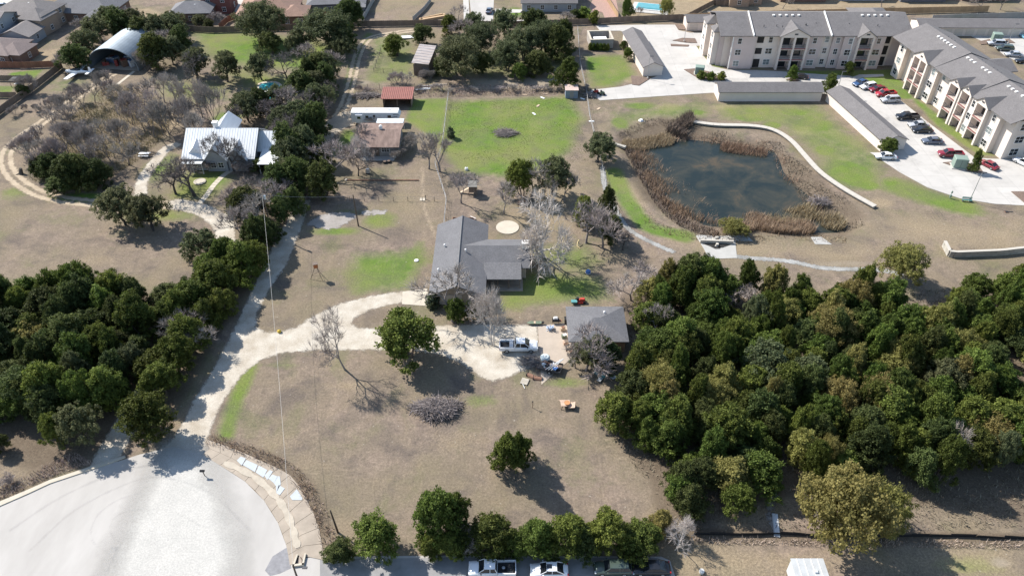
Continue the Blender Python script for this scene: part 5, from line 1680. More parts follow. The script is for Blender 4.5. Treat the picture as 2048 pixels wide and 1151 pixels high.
def crown_mesh(name, m, seed, W_=6.0, H=7.0, base=0.8, lobes=16, clumps=9, leaves=15, lobe_r=1.3, clump_r=0.5, leaf=0.34, shape='cone', up=0.35, gap=0.0, spiky=0.6):
    """a crown of lobes > clumps > sprigs: uneven outline, holes between the clumps"""
    r = np.random.default_rng(seed)
    Ls = []
    for i in range(lobes):
        t = (i + r.random()) / lobes
        a = i * 2.399 + r.normal() * 0.5
        if shape == 'cone':
            z = base + lobe_r * 0.6 + (H - base - lobe_r * 1.3) * t
            rad = (W_ / 2 - lobe_r * 0.6) * (1 - t ** 1.6) ** 0.6 * (0.45 + 0.72 * r.random())
        elif shape == 'dome':
            z = base + lobe_r + (H - base - lobe_r * 1.7) * (t ** 0.7)
            rad = (W_ / 2 - lobe_r * 0.7) * math.sqrt(max(0, 1 - (t * 0.96) ** 2.2)) * (0.40 + 0.75 * r.random())
        else:
            z = base + lobe_r * 0.6 + (H - base - lobe_r) * r.random()
            rad = (W_ / 2 - lobe_r * 0.5) * r.random() ** 0.6
        Ls.append((rad * math.cos(a), rad * math.sin(a), z, lobe_r * (0.7 + 0.6 * r.random()) * (1 - 0.25 * t)))
    if spiky > 0.5:
        # upright leader sprays that break the outline
        for i in range(7):
            a, q = r.random() * 6.28, (W_ / 2 - 0.9) * r.random() ** 0.7
            zt = base + (H - base) * (0.98 - 0.5 * (q / (W_ / 2)) ** 2) * (0.9 + 0.18 * r.random())
            for k in range(3):
                Ls.append((q * math.cos(a), q * math.sin(a), zt - 0.75 * k, 0.30 + 0.17 * k))
    Ls = np.array(Ls)
    Cs, Ct, Cn = [], [], []
    for (x, y, z, q) in Ls:
        k = max(3, int(clumps * (q / lobe_r) ** 1.5))
        d = r.normal(size=(k, 3))
        d[:, 2] = d[:, 2] + up * 0.6
        d /= np.linalg.norm(d, axis=1)[:, None]
        p = np.array([x, y, z]) + d * q * (0.72 + 0.35 * r.random((k, 1))) * np.array([1, 1, 0.85])
        Cs.append(p)
        Cn.append(d)
        Ct.append(np.clip(r.normal(0.45, 0.10) + r.normal(0, 0.10, k), 0, 1))
    Cs, Ct, Cn = np.concatenate(Cs), np.concatenate(Ct), np.concatenate(Cn)
    keep = (Cs[:, 2] > base * 0.5) & (r.random(len(Cs)) > gap)
    Cs, Ct, Cn = Cs[keep], Ct[keep], Cn[keep]
    k = len(Cs)
    d = r.normal(size=(k, leaves, 3)) + Cn[:, None, :] * 0.5
    d[..., 2] += up
    d /= np.linalg.norm(d, axis=2)[..., None]
    cr = clump_r * (0.7 + 0.7 * r.random((k, 1, 1)))
    P = Cs[:, None, :] + d * cr * (0.35 + 0.75 * r.random((k, leaves, 1)))
    N = d + r.normal(size=d.shape) * 0.5 + np.array([-0.15, 0.1, 0.38])
    n = k * leaves
    tint = np.clip(np.repeat(Ct, leaves) + r.normal(0, 0.2, n), 0, 1)
    P, N, d = P.reshape(n, 3), N.reshape(n, 3), d.reshape(n, 3)
    sz = leaf * (0.6 + 0.8 * r.random(n))
    h = r.random(n) < spiky
    V1, F1 = sprigs(P[h], d[h] + np.array([0, 0, 0.5]) + r.normal(size=(h.sum(), 3)) * 0.35, sz[h] * 1.5, r)
    V2, F2 = quads(P[~h], N[~h], sz[~h], r)
    V, F = np.concatenate([V1, V2]), np.concatenate([F1, F2 + len(V1)])
    tint = np.concatenate([tint[h], tint[~h]])
    return np_mesh(name, V, F, m, np.repeat(tint, 4)), Ls

def limb_mesh(name, m, seed, Ls, trunk_h, r0, stems=1, lean=(0, 0), pick=9):
    r = np.random.default_rng(seed)
    b = MB()
    top = Vector((lean[0], lean[1], trunk_h))
    for s in range(stems):
        o = Vector((r.normal() * 0.18, r.normal() * 0.18, -0.15)) if stems > 1 else Vector((0, 0, -0.15))
        tp = top + Vector((r.normal(), r.normal(), 0)) * (0.5 if stems > 1 else 0.05)
        mid = o.lerp(tp, 0.5) + Vector((r.normal() * 0.12, r.normal() * 0.12, 0))
        b.tube([o, mid, tp], r0 * (1.0 if stems == 1 else 0.7), r0 * 0.62, 7)
        sel = r.permutation(len(Ls))[:max(3, pick // stems)]
        for i in sel:
            e = Vector(Ls[i][:3])
            q = tp.lerp(e, 0.5) + Vector((r.normal() * 0.3, r.normal() * 0.3, 0.1))
            b.tube([tp + Vector((0, 0, -0.1)), q, e], r0 * 0.5, r0 * 0.12, 5)
    return b.mesh(name, m)

BARK = mat('cedar_bark', (0.11, 0.085, 0.07), 0.95, 0.25, 2.0)
BARK2 = mat('oak_bark', (0.085, 0.075, 0.068), 0.95, 0.25, 2.0)
GREYB = mat('grey_bark', (0.20, 0.175, 0.165), 0.95, 0.25, 2.0)
PALEB = mat('pale_bark', (0.52, 0.47, 0.42), 0.9, 0.25, 1.2)
TWIG = foliage('twig_grey', (0.225, 0.195, 0.175), (0.41, 0.36, 0.325), 0.12, 0.9, 0)
TWIGP = foliage('twig_pale', (0.40, 0.35, 0.32), (0.62, 0.56, 0.51), 0.1, 0.9, 0)
TWIGD = foliage('twig_dark', (0.12, 0.10, 0.095), (0.22, 0.19, 0.175), 0.12, 0.9, 0)
JUN = foliage('juniper_leaf', (0.042, 0.060, 0.012), (0.162, 0.202, 0.040), 0.34, 0.75, 0.34)
JUND = foliage('juniper_dark_leaf', (0.036, 0.050, 0.015), (0.122, 0.148, 0.044), 0.28, 0.75, 0.34)
YEL = foliage('pollen_leaf', (0.135, 0.130, 0.036), (0.350, 0.315, 0.105), 0.16, 0.75, 0.42)
OAKL = foliage('live_oak_leaf', (0.055, 0.070, 0.030), (0.180, 0.192, 0.092), 0.18, 0.75, 0.42)
SAGE = foliage('sage_leaf', (0.070, 0.090, 0.050), (0.125, 0.145, 0.075), 0.12)
LIME = foliage('willow_leaf', (0.16, 0.18, 0.04), (0.26, 0.27, 0.07), 0.1)

PROTO = {}
def proto(kind, i, cm, tm):
    PROTO.setdefault(kind, []).append((cm, tm))
for s in range(7):
    cm, Ls = crown_mesh('juniper_crown', JUN, 100 + s, 6.0, 6.6 + 0.3 * (s % 3), 0.4, 30 + 2 * (s % 3), 11, 50, 1.05, 0.42, 0.145, 'dome' if s % 2 else 'cone')
    proto('J', s, cm, limb_mesh('juniper_trunk', BARK, 200 + s, Ls, 1.5, 0.17, 2 + s % 2))
    if s < 4:
        for kd, mm in (('Y', YEL), ('D', JUND)):
            c2 = cm.copy(); c2.materials.clear(); c2.materials.append(mm)
            proto(kd, s, c2, PROTO['J'][s][1])
for s in range(5):
    cm, Ls = crown_mesh('live_oak_crown', OAKL, 300 + s, 7.6, 6.6, 1.0, 34, 11, 50, 1.2, 0.46, 0.15, 'dome', 0.35, 0.06, 0.25)
    proto('O', s, cm, limb_mesh('live_oak_trunk', BARK2, 400 + s, Ls, 1.9, 0.24, 1 + s % 2, (r_ := 0.2 * (s - 2), 0.1), 12))
for s in range(2):
    cm, Ls = crown_mesh('pale_oak_crown', YEL, 330 + s, 7.6, 6.4, 0.7, 42, 12, 56, 1.25, 0.52, 0.125, 'dome', 0.35, 0.05, 0.4)
    c2 = cm.copy(); c2.materials.clear(); c2.materials.append(OAKL)
    proto('Q', s, c2, limb_mesh('live_oak_trunk', BARK2, 470 + s, Ls, 1.4, 0.24, 2, (0.1, 0.1), 10))
    proto('P', s, cm, limb_mesh('pale_oak_trunk', BARK2, 430 + s, Ls, 1.6, 0.22, 2, (0.1, 0.1), 10))
for s in range(3):
    cm, Ls = crown_mesh('round_shrub_crown', SAGE if s == 0 else JUN, 350 + s, 2.4, 1.9, 0.15, 9, 7, 12, 0.6, 0.28, 0.2, 'dome')
    proto('R', s, cm, limb_mesh('round_shrub_stem', BARK, 450 + s, Ls, 0.4, 0.05, 3, (0, 0), 6))

def bare_tree(seed, H, spread, r0, depth=5, trunk=0.3, lean=(0, 0), twigs=7, tw=0.035, up=0.25, stems=1, tl=0.9, kmin=2, kmax=4):
    """branching skeleton: tubes for wood, fine strips for the twigs"""
    r = np.random.default_rng(seed)
    wood = MB()
    TP, TD, TL = [], [], []
    def grow(p, d, L, rad, lev):
        pts = [p]
        q = Vector(p)
        for k in range(2):
            d = (d + Vector(r.normal(0, 0.14, 3)) + Vector((0, 0, up * 0.12))).normalized()
            q = q + d * (L / 2)
            pts.append(q.copy())
        wood.tube(pts, rad, rad * 0.66, 6 if rad > 0.08 else (4 if rad > 0.03 else 3), False)
        if lev >= 2:
            for _ in range(2 + twigs // 3):
                f = r.random()
                TP.append(tuple(Vector(p).lerp(q, f)))
                TD.append(tuple((d + Vector(r.normal(0, 0.7, 3))).normalized()))
                TL.append(L * (0.5 + 0.5 * r.random()))
        if lev == depth:
            for _ in range(twigs):
                TP.append(tuple(q - d * L * 0.4 * r.random()))
                TD.append(tuple((d + Vector(r.normal(0, 0.55, 3)) + Vector((0, 0, up))).normalized()))
                TL.append(tl * (0.5 + 0.8 * r.random()))
            return
        k = int(r.integers(kmin, kmax))
        a0 = r.random() * 6.28
        for i in range(k):
            a = a0 + i * 6.283 / k + r.normal() * 0.4
            o = d.orthogonal().normalized()
            o = Matrix.Rotation(a, 3, d) @ o
            sp_ = spread * (0.55 + 0.7 * r.random())
            nd = (d + o * sp_ + Vector((0, 0, up * 0.4))).normalized()
            grow(q, nd, L * (0.66 + 0.24 * r.random()), rad * (0.55 + 0.14 * r.random()), lev + 1)
    for s in range(stems):
        d = Vector((lean[0] + (r.normal() * 0.5 if stems > 1 else 0), lean[1] + (r.normal() * 0.5 if stems > 1 else 0), 1)).normalized()
        grow(Vector((r.normal() * 0.25 if stems > 1 else 0, r.normal() * 0.25 if stems > 1 else 0, -0.1)), d, H * trunk, r0, 0)
    TP, TD, TL = np.array(TP), np.array(TD), np.array(TL)
    n = len(TP)
    side = np.cross(TD, r.normal(size=(n, 3)))
    side /= np.linalg.norm(side, axis=1)[:, None] + 1e-9
    E = TP + TD * TL[:, None] + np.array([0, 0, -0.05]) * TL[:, None]
    mid = (TP + E) / 2 + side * 0.08 * TL[:, None]
    w = tw
    V = np.stack([TP - side * w / 2, TP + side * w / 2, mid + side * w / 3, E, mid - side * w / 3], 1).reshape(-1, 3)
    base = np.arange(n)[:, None] * 5
    F = np.concatenate([base + np.array([[0, 1, 2, 4]]), base + np.array([[4, 2, 3, 3]])], 0)
    # second face is a triangle: give it a tiny fourth corner
    V2 = V.reshape(n, 5, 3)
    V = np.concatenate([V2, (V2[:, 3] + V2[:, 2]) [:, None] / 2], 1).reshape(-1, 3)
    base = np.arange(n)[:, None] * 6
    F = np.concatenate([base + np.array([[0, 1, 2, 4]]), base + np.array([[4, 2, 5, 3]])], 0)
    tint = np.repeat(r.random(n), 6)
    # scale to the wanted height
    zs = max(np.percentile(V[:, 2], 99.5), 1)
    k = H / zs
    wood.v = [(x * k, y * k, z * k) for x, y, z in wood.v]
    return wood, V * k, F, tint
def bare_proto(kind, name, seed, wm, tmat, **kw):
    wood, V, F, t = bare_tree(seed, **kw)
    proto(kind, 0, np_mesh(name + '_crown', V, F, tmat, t), wood.mesh(name + '_trunk', wm))
for s in range(4):
    bare_proto('B', 'bare_tree', 500 + s, GREYB, TWIG, H=8.0, spread=0.70, r0=0.15, depth=5, trunk=0.20, twigs=10, tw=0.045, up=0.5, kmin=2, kmax=4)
for s in range(2):
    bare_proto('K', 'dark_bare_tree', 520 + s, BARK2, TWIGD, H=8.0, spread=0.85, r0=0.24, depth=5, trunk=0.22, twigs=9, tw=0.04, up=0.15, kmin=2, kmax=4)
for s in range(3):
    bare_proto('S', 'pale_tree', 540 + s, PALEB, TWIGP, H=11.0, spread=0.8, r0=0.17, depth=5, trunk=0.16, twigs=10, tw=0.045, stems=2, up=0.3, kmin=2, kmax=4, tl=1.2)
for s in range(3):
    bare_proto('T', 'thicket', 560 + s, GREYB, TWIG, H=4.2, spread=0.55, r0=0.06, depth=4, trunk=0.30, twigs=10, tw=0.045, up=0.6, stems=6, kmin=2, kmax=4, tl=0.9)
bare_proto('F', 'front_bare_tree', 577, mat('front_bark', (0.30, 0.265, 0.245), 0.95, 0.25, 2.0), foliage('twig_tan', (0.22, 0.19, 0.17), (0.36, 0.31, 0.28), 0.1, 0.9, 0), H=12.0, spread=0.6, r0=0.20, depth=6, trunk=0.22, twigs=5, tw=0.035, up=0.4, lean=(-0.22, 0.0), kmin=2, kmax=4, tl=1.3)

SIZE = {'J': (6.2, 6.6), 'Y': (6.2, 6.6), 'D': (6.2, 6.6), 'O': (7.6, 6.7), 'P': (7.8, 6.4), 'Q': (7.8, 6.4), 'R': (2.5, 1.95), 'B': (8.0, 8.0), 'K': (8.0, 8.0), 'S': (9.0, 11.0), 'T': (4.2, 4.2), 'F': (10, 12)}
for kd in ('B', 'K', 'S', 'T', 'F'):
    w = np.mean([np.percentile(np.abs(np.array([v.co[:2] for v in c.vertices])), 97) * 2 for c, _ in PROTO[kd]])
    SIZE[kd] = (float(w), SIZE[kd][1])
NAMES = {'J': ('juniper_tree', 'juniper'), 'D': ('juniper_tree', 'juniper'), 'Y': ('juniper_tree', 'juniper'), 'O': ('live_oak_tree', 'oak tree'), 'P': ('live_oak_tree', 'oak tree'), 'Q': ('live_oak_tree', 'oak tree'), 'R': ('round_shrub', 'shrub'),
         'B': ('bare_tree', 'tree'), 'K': ('bare_tree', 'tree'), 'S': ('bare_tree', 'tree'), 'T': ('bare_shrub', 'shrub'), 'F': ('bare_tree', 'tree')}
NT = [0]
SETTREES = []
def tree(kind, loc, h, w, label, group=None, var=None, rz=None, tilt=None):
    i = NT[0]
    NT[0] += 1
    ps = PROTO[kind]
    cm, tm = ps[(i * 5 + 3) % len(ps) if var is None else var % len(ps)]
    nm, cat = NAMES[kind]
    t = thing(nm, label, cat, loc, random.random() * 6.28 if rz is None else rz, group)
    sw, sh = SIZE[kind]
    t.scale = (w / sw * random.uniform(.82, 1.16), w / sw * random.uniform(.88, 1.1), h / sh)
    if kind in 'JDYO' and not tilt: t.rotation_euler = (random.gauss(0, .09), random.gauss(0, .09), t.rotation_euler[2])
    if tilt: t.rotation_euler = (tilt[0], tilt[1], 0)
    obj('trunk', tm, t)
    obj('crown', cm, t)
    SETTREES.append((loc[0], loc[1], w))
    return t
def tp(kind, px, py, h, w, label, group=None, **kw):
    p = W(px, py)
    return tree(kind, (p[0], p[1], float(zground(p[0], p[1])) - 0.03), h, w, label, group, **kw)

def zone_label(base, loc, h, w, marks, hs, ws):
    size = 'low' if h < hs[0] else ('tall' if h > hs[1] else 'middling')
    wide = 'slim' if w < ws[0] else ('broad' if w > ws[1] else 'even')
    m = min(marks, key=lambda q: (W(q[0], q[1])[0] - loc[0]) ** 2 + (W(q[0], q[1])[1] - loc[1]) ** 2)
    return '%s %s %s %s' % (size, wide, base, m[2])
MR = [(1255, 660, 'against the garage side of the right wood'), (1245, 730, 'at the wood edge just below the garage'), (1232, 840, 'at the wood point beside the burnt table'), (1300, 900, 'on the wood edge facing the mown field'), (1320, 1010, 'at the lower field corner of the wood'),
      (1430, 1010, 'above the left end of the silt fence'), (1560, 950, 'above the rubble path by the silt fence'), (1700, 930, 'behind the huge olive oak'), (1850, 910, 'at the lower right wood edge'), (2010, 900, 'in the lower right picture corner of the wood'),
      (1300, 590, 'at the upper left corner of the right wood'), (1430, 580, 'below the stone outfall at the wood top'), (1560, 605, 'along the rubble channel at the wood top'), (1700, 610, 'at the middle of the wood top edge'), (1830, 650, 'beside the bare clearing in the right wood'), (1960, 590, 'below the straight limestone wall'), (2060, 640, 'at the right picture edge of the wood'),
      (1380, 690, 'deep in the wood right of the garage'), (1400, 800, 'deep in the wood beyond its point'), (1520, 790, 'around the pale grey oak mid-wood'), (1640, 700, 'deep in the upper middle of the wood'), (1660, 820, 'deep in the lower middle of the wood'), (1800, 770, 'deep in the right middle of the wood'), (1930, 760, 'deep in the far right of the wood'), (2060, 780, 'at the right picture edge, mid-wood'), (1440, 900, 'in the lower left part of the wood')]
ML = [(20, 640, 'at the upper left corner of the left wood'), (130, 610, 'on the field edge of the left wood'), (250, 610, 'on the field edge near the gravel lane'), (350, 610, 'where the left wood meets the gravel lane'), (320, 690, 'on the lane side of the left wood'), (270, 770, 'along the lane low in the left wood'), (215, 850, 'at the lane mouth by the cul-de-sac'),
      (120, 890, 'at the bottom edge of the left wood'), (10, 860, 'at the lower left corner of the wood'), (0, 740, 'at the left picture edge in the wood'), (110, 720, 'deep in the left wood'), (200, 690, 'deep in the right half of the left wood'), (130, 810, 'deep in the lower left wood')]
MD = [(650, 150, 'by the back dirt track'), (625, 200, 'near the gravel parking place'), (600, 260, 'in the belt above the carport'), (625, 300, 'in the belt by the parking track'), (570, 340, 'in the belt beside the carport'), (640, 390, 'at the belt corner by the gravel patch'), (585, 430, 'along the main gravel drive'), (530, 440, 'behind the transformer pole'), (490, 450, 'at the lane junction'), (505, 500, 'above the lower drive strip')]
MS = [(480, 550, 'at the top of the lower drive strip'), (520, 545, 'at the drive bend of the lower strip'), (450, 600, 'in the upper lower strip'), (470, 640, 'at the widest driveway mouth'), (410, 640, 'on the lane side of the strip'), (420, 700, 'in the middle of the lower strip'), (380, 740, 'low in the lower strip'), (350, 780, 'nearest the lone round juniper')]
MG = [(70, 320, 'at the left track bend'), (110, 350, 'behind the front evergreens'), (150, 300, 'in the middle of the grove'), (140, 240, 'along the upper track side'), (200, 190, 'at the hangar end of the grove'), (215, 330, 'at the right front of the grove'), (255, 240, 'by the straw clearing'), (310, 250, 'right of the straw clearing'), (360, 235, 'nearest the white house roof'), (420, 240, 'behind the white house chimney'), (260, 310, 'by the picnic table')]
# ---------------------------------------------------------------- single trees, front to back
tp('J', 818, 713, 9.2, 11.0, 'large round-headed juniper shading the gravel driveway, with a forked trunk', var=1)
tp('J', 316, 880, 7.4, 7.4, 'round dark juniper standing alone between the two gravel drives at the cul-de-sac', var=5)
tp('J', 1018, 936, 8.8, 5.6, 'juniper with two uneven heads alone in the middle of the front field', var=2)
tp('J', 1048, 920, 6.2, 4.0, 'small side juniper leaning out of the lone field juniper', var=4)
tp('J', 882, 1060, 9.8, 6.6, 'tall ragged juniper behind the street row, standing out into the field', var=0)
tp('J', 915, 1040, 6.6, 4.4, 'smaller juniper tucked against the right of the tall ragged juniper', var=3)
rowl = [(757, 1112, 7.4, 6.2, 'broad full juniper beside the leaning utility pole', 'J'), (683, 1122, 4.6, 4.2, 'low grey-green juniper at the foot of the utility pole', 'D'),
        (862, 1110, 4.8, 3.8, 'small olive juniper below the tall ragged juniper', 'J'), (922, 1108, 4.6, 3.4, 'narrow juniper just left of the white parked pickup', 'J'),
        (985, 1104, 6.6, 6.4, 'juniper directly behind the white pickup on the street', 'J'), (1068, 1104, 6.8, 5.6, 'juniper directly behind the white saloon car', 'J'),
        (1128, 1106, 7.8, 6.4, 'tallest juniper of the street row, between saloon and green wagon', 'J'), (1212, 1104, 7.2, 6.0, 'juniper directly behind the dark green wagon', 'J'),
        (1278, 1104, 5.4, 5.2, 'low juniper behind the black car at the end of the street', 'J'), (900, 1112, 4.2, 4.0, 'small juniper filling the row gap left of the white pickup bonnet', 'J'), (1030, 1112, 5.0, 4.4, 'juniper in the row gap between pickup and saloon', 'J'), (1170, 1112, 5.4, 4.6, 'juniper in the row gap above the saloon boot', 'D'), (1246, 1112, 4.8, 4.6, 'juniper in the row gap between green wagon and black car', 'J'), (1318, 1072, 5.0, 3.6, 'yellowish small juniper at the corner of the mown field', 'Y')]
for x, y, h, w, l, k in rowl:
    tp(k, x, y - 8, h * .78, w * 1.04, l, 'junipers along the street')
tp('S', 1352, 1100, 5.6, 5.0, 'small bare pale tree at the end of the street beyond the black car', var=1)
tp('T', 940, 1100, 3.0, 3.0, 'bare grey bush between the street junipers above the white pickup')
tp('P', 1662, 1084, 13.2, 12.5, 'huge yellow-olive oak overhanging the silt fence at the bottom right', var=0)
tp('P', 1745, 1062, 8.6, 8.0, 'right-hand lower lobe tree of the huge yellow-olive oak', var=1)
tp('F', 690, 738, 12.6, 9.5, 'tall bare tree leaning left on the lawn corner by the driveway bend', rz=0.4)
tp('S', 985, 690, 12.0, 8.0, 'white-barked bare tree beside the driveway just behind the white truck', var=0)
tp('S', 1085, 512, 14.0, 13.0, 'largest white-barked bare tree east of the main house', var=1)
tp('B', 905, 642, 10.0, 12.0, 'grey bare tree in front of the main house roof', var=0)
tp('J', 918, 644, 4.8, 4.4, 'dark evergreen under the grey bare tree by the main house', var=3)
tp('R', 866, 612, 2.8, 4.0, 'light green rounded shrub at the corner of the concrete garage apron', var=0)
tp('D', 945, 640, 4.0, 3.6, 'low dark evergreen bush at the driveway edge by the main house')
tp('B', 968, 636, 5.0, 5.2, 'bare bush tangled against the porch of the main house', var=2)
tp('B', 1172, 740, 8.8, 10.0, 'sparse grey tree growing in front of the garage roof', var=1)
tp('O', 1192, 740, 6.4, 6.4, 'small leafy oak under the sparse grey tree at the garage', var=2)
tp('D', 1212, 742, 6.2, 5.6, 'dark juniper hard against the garage wall at the wood edge')
tp('B', 1150, 735, 5.0, 5.0, 'bare scrub at the garage corner beside the slab')
tp('O', 424, 516, 6.6, 7.4, 'leaning oak alone beside the neighbour gravel lane', var=2, tilt=(0, R(-16)))
tp('O', 252, 450, 8.2, 8.6, 'olive-green oak left of the pair on the neighbour field track', var=0)
tp('O', 305, 462, 7.8, 8.2, 'greyer thinner oak right of the pair on the neighbour field track', var=3)
tp('K', 390, 392, 9.0, 10.5, 'dark bare oak leaning before the white-roofed house, tyre ring at its foot', var=0, tilt=(0, R(-14)))
tp('K', 352, 388, 8.0, 9.0, 'crooked dark bare tree left of the leaning oak', var=1)
tp('K', 442, 340, 9.0, 9.0, 'bare dark tree directly against the front of the white-roofed house', var=1)
tp('K', 468, 342, 8.6, 7.5, 'forked bare tree against the right half of the white-roofed house', var=0)
tp('O', 1196, 324, 6.8, 8.2, 'spreading oak alone by the path west of the pond', var=4)
tp('J', 1045, 392, 0.1 + 8.6, 7.0, 'dark evergreen in the clump above the white disc', var=1)
tp('B', 1062, 396, 9.0, 9.0, 'grey bare tree in the clump above the white disc', var=1)
tp('O', 1105, 388, 9.2, 8.0, 'tall oak at the right of the clump above the white disc', var=3)
tp('B', 1128, 402, 6.5, 6.0, 'small bare tree at the right foot of the clump above the white disc', var=3)
tp('B', 1008, 428, 6.6, 7.0, 'rounded bare tree behind the white disc', var=2)
tp('B', 923, 406, 8.0, 7.6, 'bare tree left of the playhouse', var=0)
tp('J', 1165, 448, 6.6, 6.0, 'green juniper at the trickle channel bend', var=0)
tp('D', 1212, 430, 6.4, 4.2, 'narrow juniper on the bank of the trickle channel', var=2)
tp('B', 1172, 486, 8.6, 9.6, 'broad grey bare tree over the trickle channel', var=1)
tp('B', 1205, 496, 8.2, 9.0, 'second broad grey bare tree further down the trickle channel', var=2)
tp('D', 1220, 478, 5.6, 5.6, 'dark juniper under the two broad grey bare trees')
tp('K', 1245, 500, 4.5, 5.0, 'dark scrub tree at the lower end of the trickle channel')
tp('B', 668, 366, 9.0, 9.0, 'bare tree standing alone right of the driveway hedge', var=3)
tp('K', 717, 352, 5.6, 5.0, 'small dark bare tree on the red gravel bed by the brown house', var=1)
tp('S', 738, 336, 9.0, 6.6, 'pale-trunked bare tree in front of the brown-roofed house', var=2)
tp('B', 858, 338, 9.0, 7.6, 'bare tree left of the wire fence beside the brown-roofed house', var=0)
tp('B', 880, 344, 8.4, 8.0, 'bare tree at the wire fence corner beside the brown-roofed house', var=2)
tp('T', 820, 300, 4.0, 5.0, 'bare shrub hiding the right wall of the brown-roofed house')
tp('T', 800, 318, 2.6, 4.0, 'low bare shrub before the porch of the brown-roofed house')
tp('T', 738, 316, 3.0, 4.0, 'low bare shrub before the left wall of the brown-roofed house')
tp('T', 755, 244, 2.6, 5.0, 'bare brush under the side of the white caravan')
tp('B', 735, 300, 6.5, 5.0, 'slender bare tree over the brown roof', var=3)
tp('R', 902, 275, 2.4, 2.6, 'small grey bush on the wire fence by the green field', var=0)
tp('J', 796, 112, 6.0, 7.0, 'round juniper alone in the back paddock west of the leaning barn', var=3)
tp('D', 850, 88, 6.0, 7.0, 'dark juniper behind the leaning barn', var=1)
tp('Q', 920, 150, 10.5, 15.0, 'great grey-green oak right of the leaning barn', var=0)
tp('Q', 962, 108, 9.0, 12.5, 'oak behind the great grey-green oak', var=2)
tp('D', 890, 150, 5.0, 6.0, 'dark juniper at the left foot of the great grey-green oak', var=0)
tp('D', 965, 148, 6.0, 6.4, 'dark juniper at the right foot of the great grey-green oak', var=3)
tp('J', 905, 70, 6.0, 6.0, 'bright juniper beside the paddock fence behind the barn', var=0)
tp('B', 930, 82, 7.0, 7.6, 'grey bare tree behind the oaks at the paddock fence', var=1)
tp('Q', 1012, 142, 8.6, 10.6, 'left oak of the dense clump near the small blue shed', var=1)
tp('Q', 1045, 122, 9.6, 12.0, 'tallest oak of the dense clump near the small blue shed', var=3)
tp('Q', 1088, 108, 9.6, 12.0, 'back oak of the dense clump near the small blue shed', var=4)
tp('D', 1118, 120, 9.0, 10.0, 'right dark evergreen of the dense clump near the small blue shed', var=2)
tp('D', 1075, 148, 7.0, 8.6, 'front dark evergreen of the dense clump near the small blue shed', var=0)
tp('J', 1038, 160, 4.6, 5.2, 'small bushy juniper in front of the dense clump', var=1)
tp('J', 1130, 178, 7.6, 8.0, 'broad juniper right behind the small blue shed', var=2)
tp('O', 1010, 74, 8.6, 9.6, 'oak by the board fence near the suburban street end', var=2)
tp('D', 1062, 70, 7.5, 9.0, 'dark evergreen against the board fence below the grey house', var=3)
tp('D', 1128, 98, 8.0, 7.0, 'dark evergreen at the edge of the gravel bed by the enclosure', var=1)
tp('R', 1188, 48, 3.4, 3.4, 'small evergreen against the board fence at the court corner', var=1)
tp('Q', 532, 86, 12.0, 16.5, 'massive oak hiding the red-roofed suburban house', var=0)
tp('Q', 657, 98, 11.0, 16.0, 'massive oak right of the red-roofed suburban house', var=3)
tp('D', 700, 62, 9.0, 9.0, 'dark evergreen at the corner of the board fence', var=1)
tp('D', 690, 96, 8.0, 9.0, 'dark evergreen at the right foot of the massive oak', var=2)
tp('K', 396, 160, 8.2, 8.0, 'bare-stemmed oak alone in the meadow right of the metal hangar', var=0)
tp('O', 398, 152, 8.0, 7.6, 'leafy upright oak alone in the meadow right of the metal hangar', var=1)
tp('O', 455, 164, 8.0, 9.4, 'round oak in the meadow right of the upright oak', var=4)
tp('O', 524, 160, 7.6, 8.0, 'oak in the meadow just above the swimming pool', var=2)
tp('K', 575, 160, 7.6, 7.6, 'grey bare oak in the meadow right of the pool', var=1)
tp('B', 620, 138, 7.0, 8.0, 'grey bare tree at the meadow edge by the back track', var=0)
tp('D', 645, 160, 8.0, 8.0, 'dark evergreen at the meadow edge by the back track', var=0)
tp('O', 692, 120, 7.0, 7.4, 'grey oak at the bend of the back track', var=2)
tp('D', 545, 108, 6.0, 7.0, 'dark evergreen at the foot of the massive oak left side', var=1)
tp('O', 598, 108, 6.6, 8.0, 'oak between the two massive oaks', var=4)
tp('D', 158, 140, 7.0, 8.0, 'dark evergreen left of the metal hangar mouth', var=3)
tp('T', 140, 132, 5.0, 7.0, 'bare thicket left of the metal hangar')
tp('O', 178, 112, 7.6, 9.0, 'dark green oak touching the hangar roof on the left', var=1)
for i, (x, y, h, w, k) in enumerate([(205, 86, 8, 9, 'O'), (245, 76, 8.6, 10, 'D'), (228, 58, 7, 8, 'O'), (280, 72, 8, 9, 'O'), (285, 95, 8, 9, 'D'), (318, 92, 9, 9, 'O'), (345, 84, 8, 9, 'O'), (262, 62, 7, 8, 'B'), (175, 78, 6, 7, 'B'), (350, 62, 6, 7, 'O'), (325, 110, 7, 8, 'B')]):
    tp(k, x, y, h, w, ['first', 'second', 'third', 'fourth', 'fifth', 'sixth', 'seventh', 'eighth', 'ninth', 'tenth', 'eleventh'][sorted(q for q in (205, 245, 228, 280, 285, 318, 345, 262, 175, 350, 325)).index(x)] + ' tree from the left in the thicket behind the hangar', 'thicket trees behind the hangar')
for i, (x, y, h, w, k, l) in enumerate([(320, 138, 9.5, 9.5, 'D', 'tall dark evergreen right beside the metal hangar'), (300, 140, 6, 7, 'T', 'bare brush against the right side of the metal hangar'), (348, 130, 8, 8, 'O', 'oak right of the tall evergreen by the hangar'), (368, 108, 8, 8, 'D', 'evergreen behind the upright meadow oak')]):
    tp(k, x, y, h, w, l)
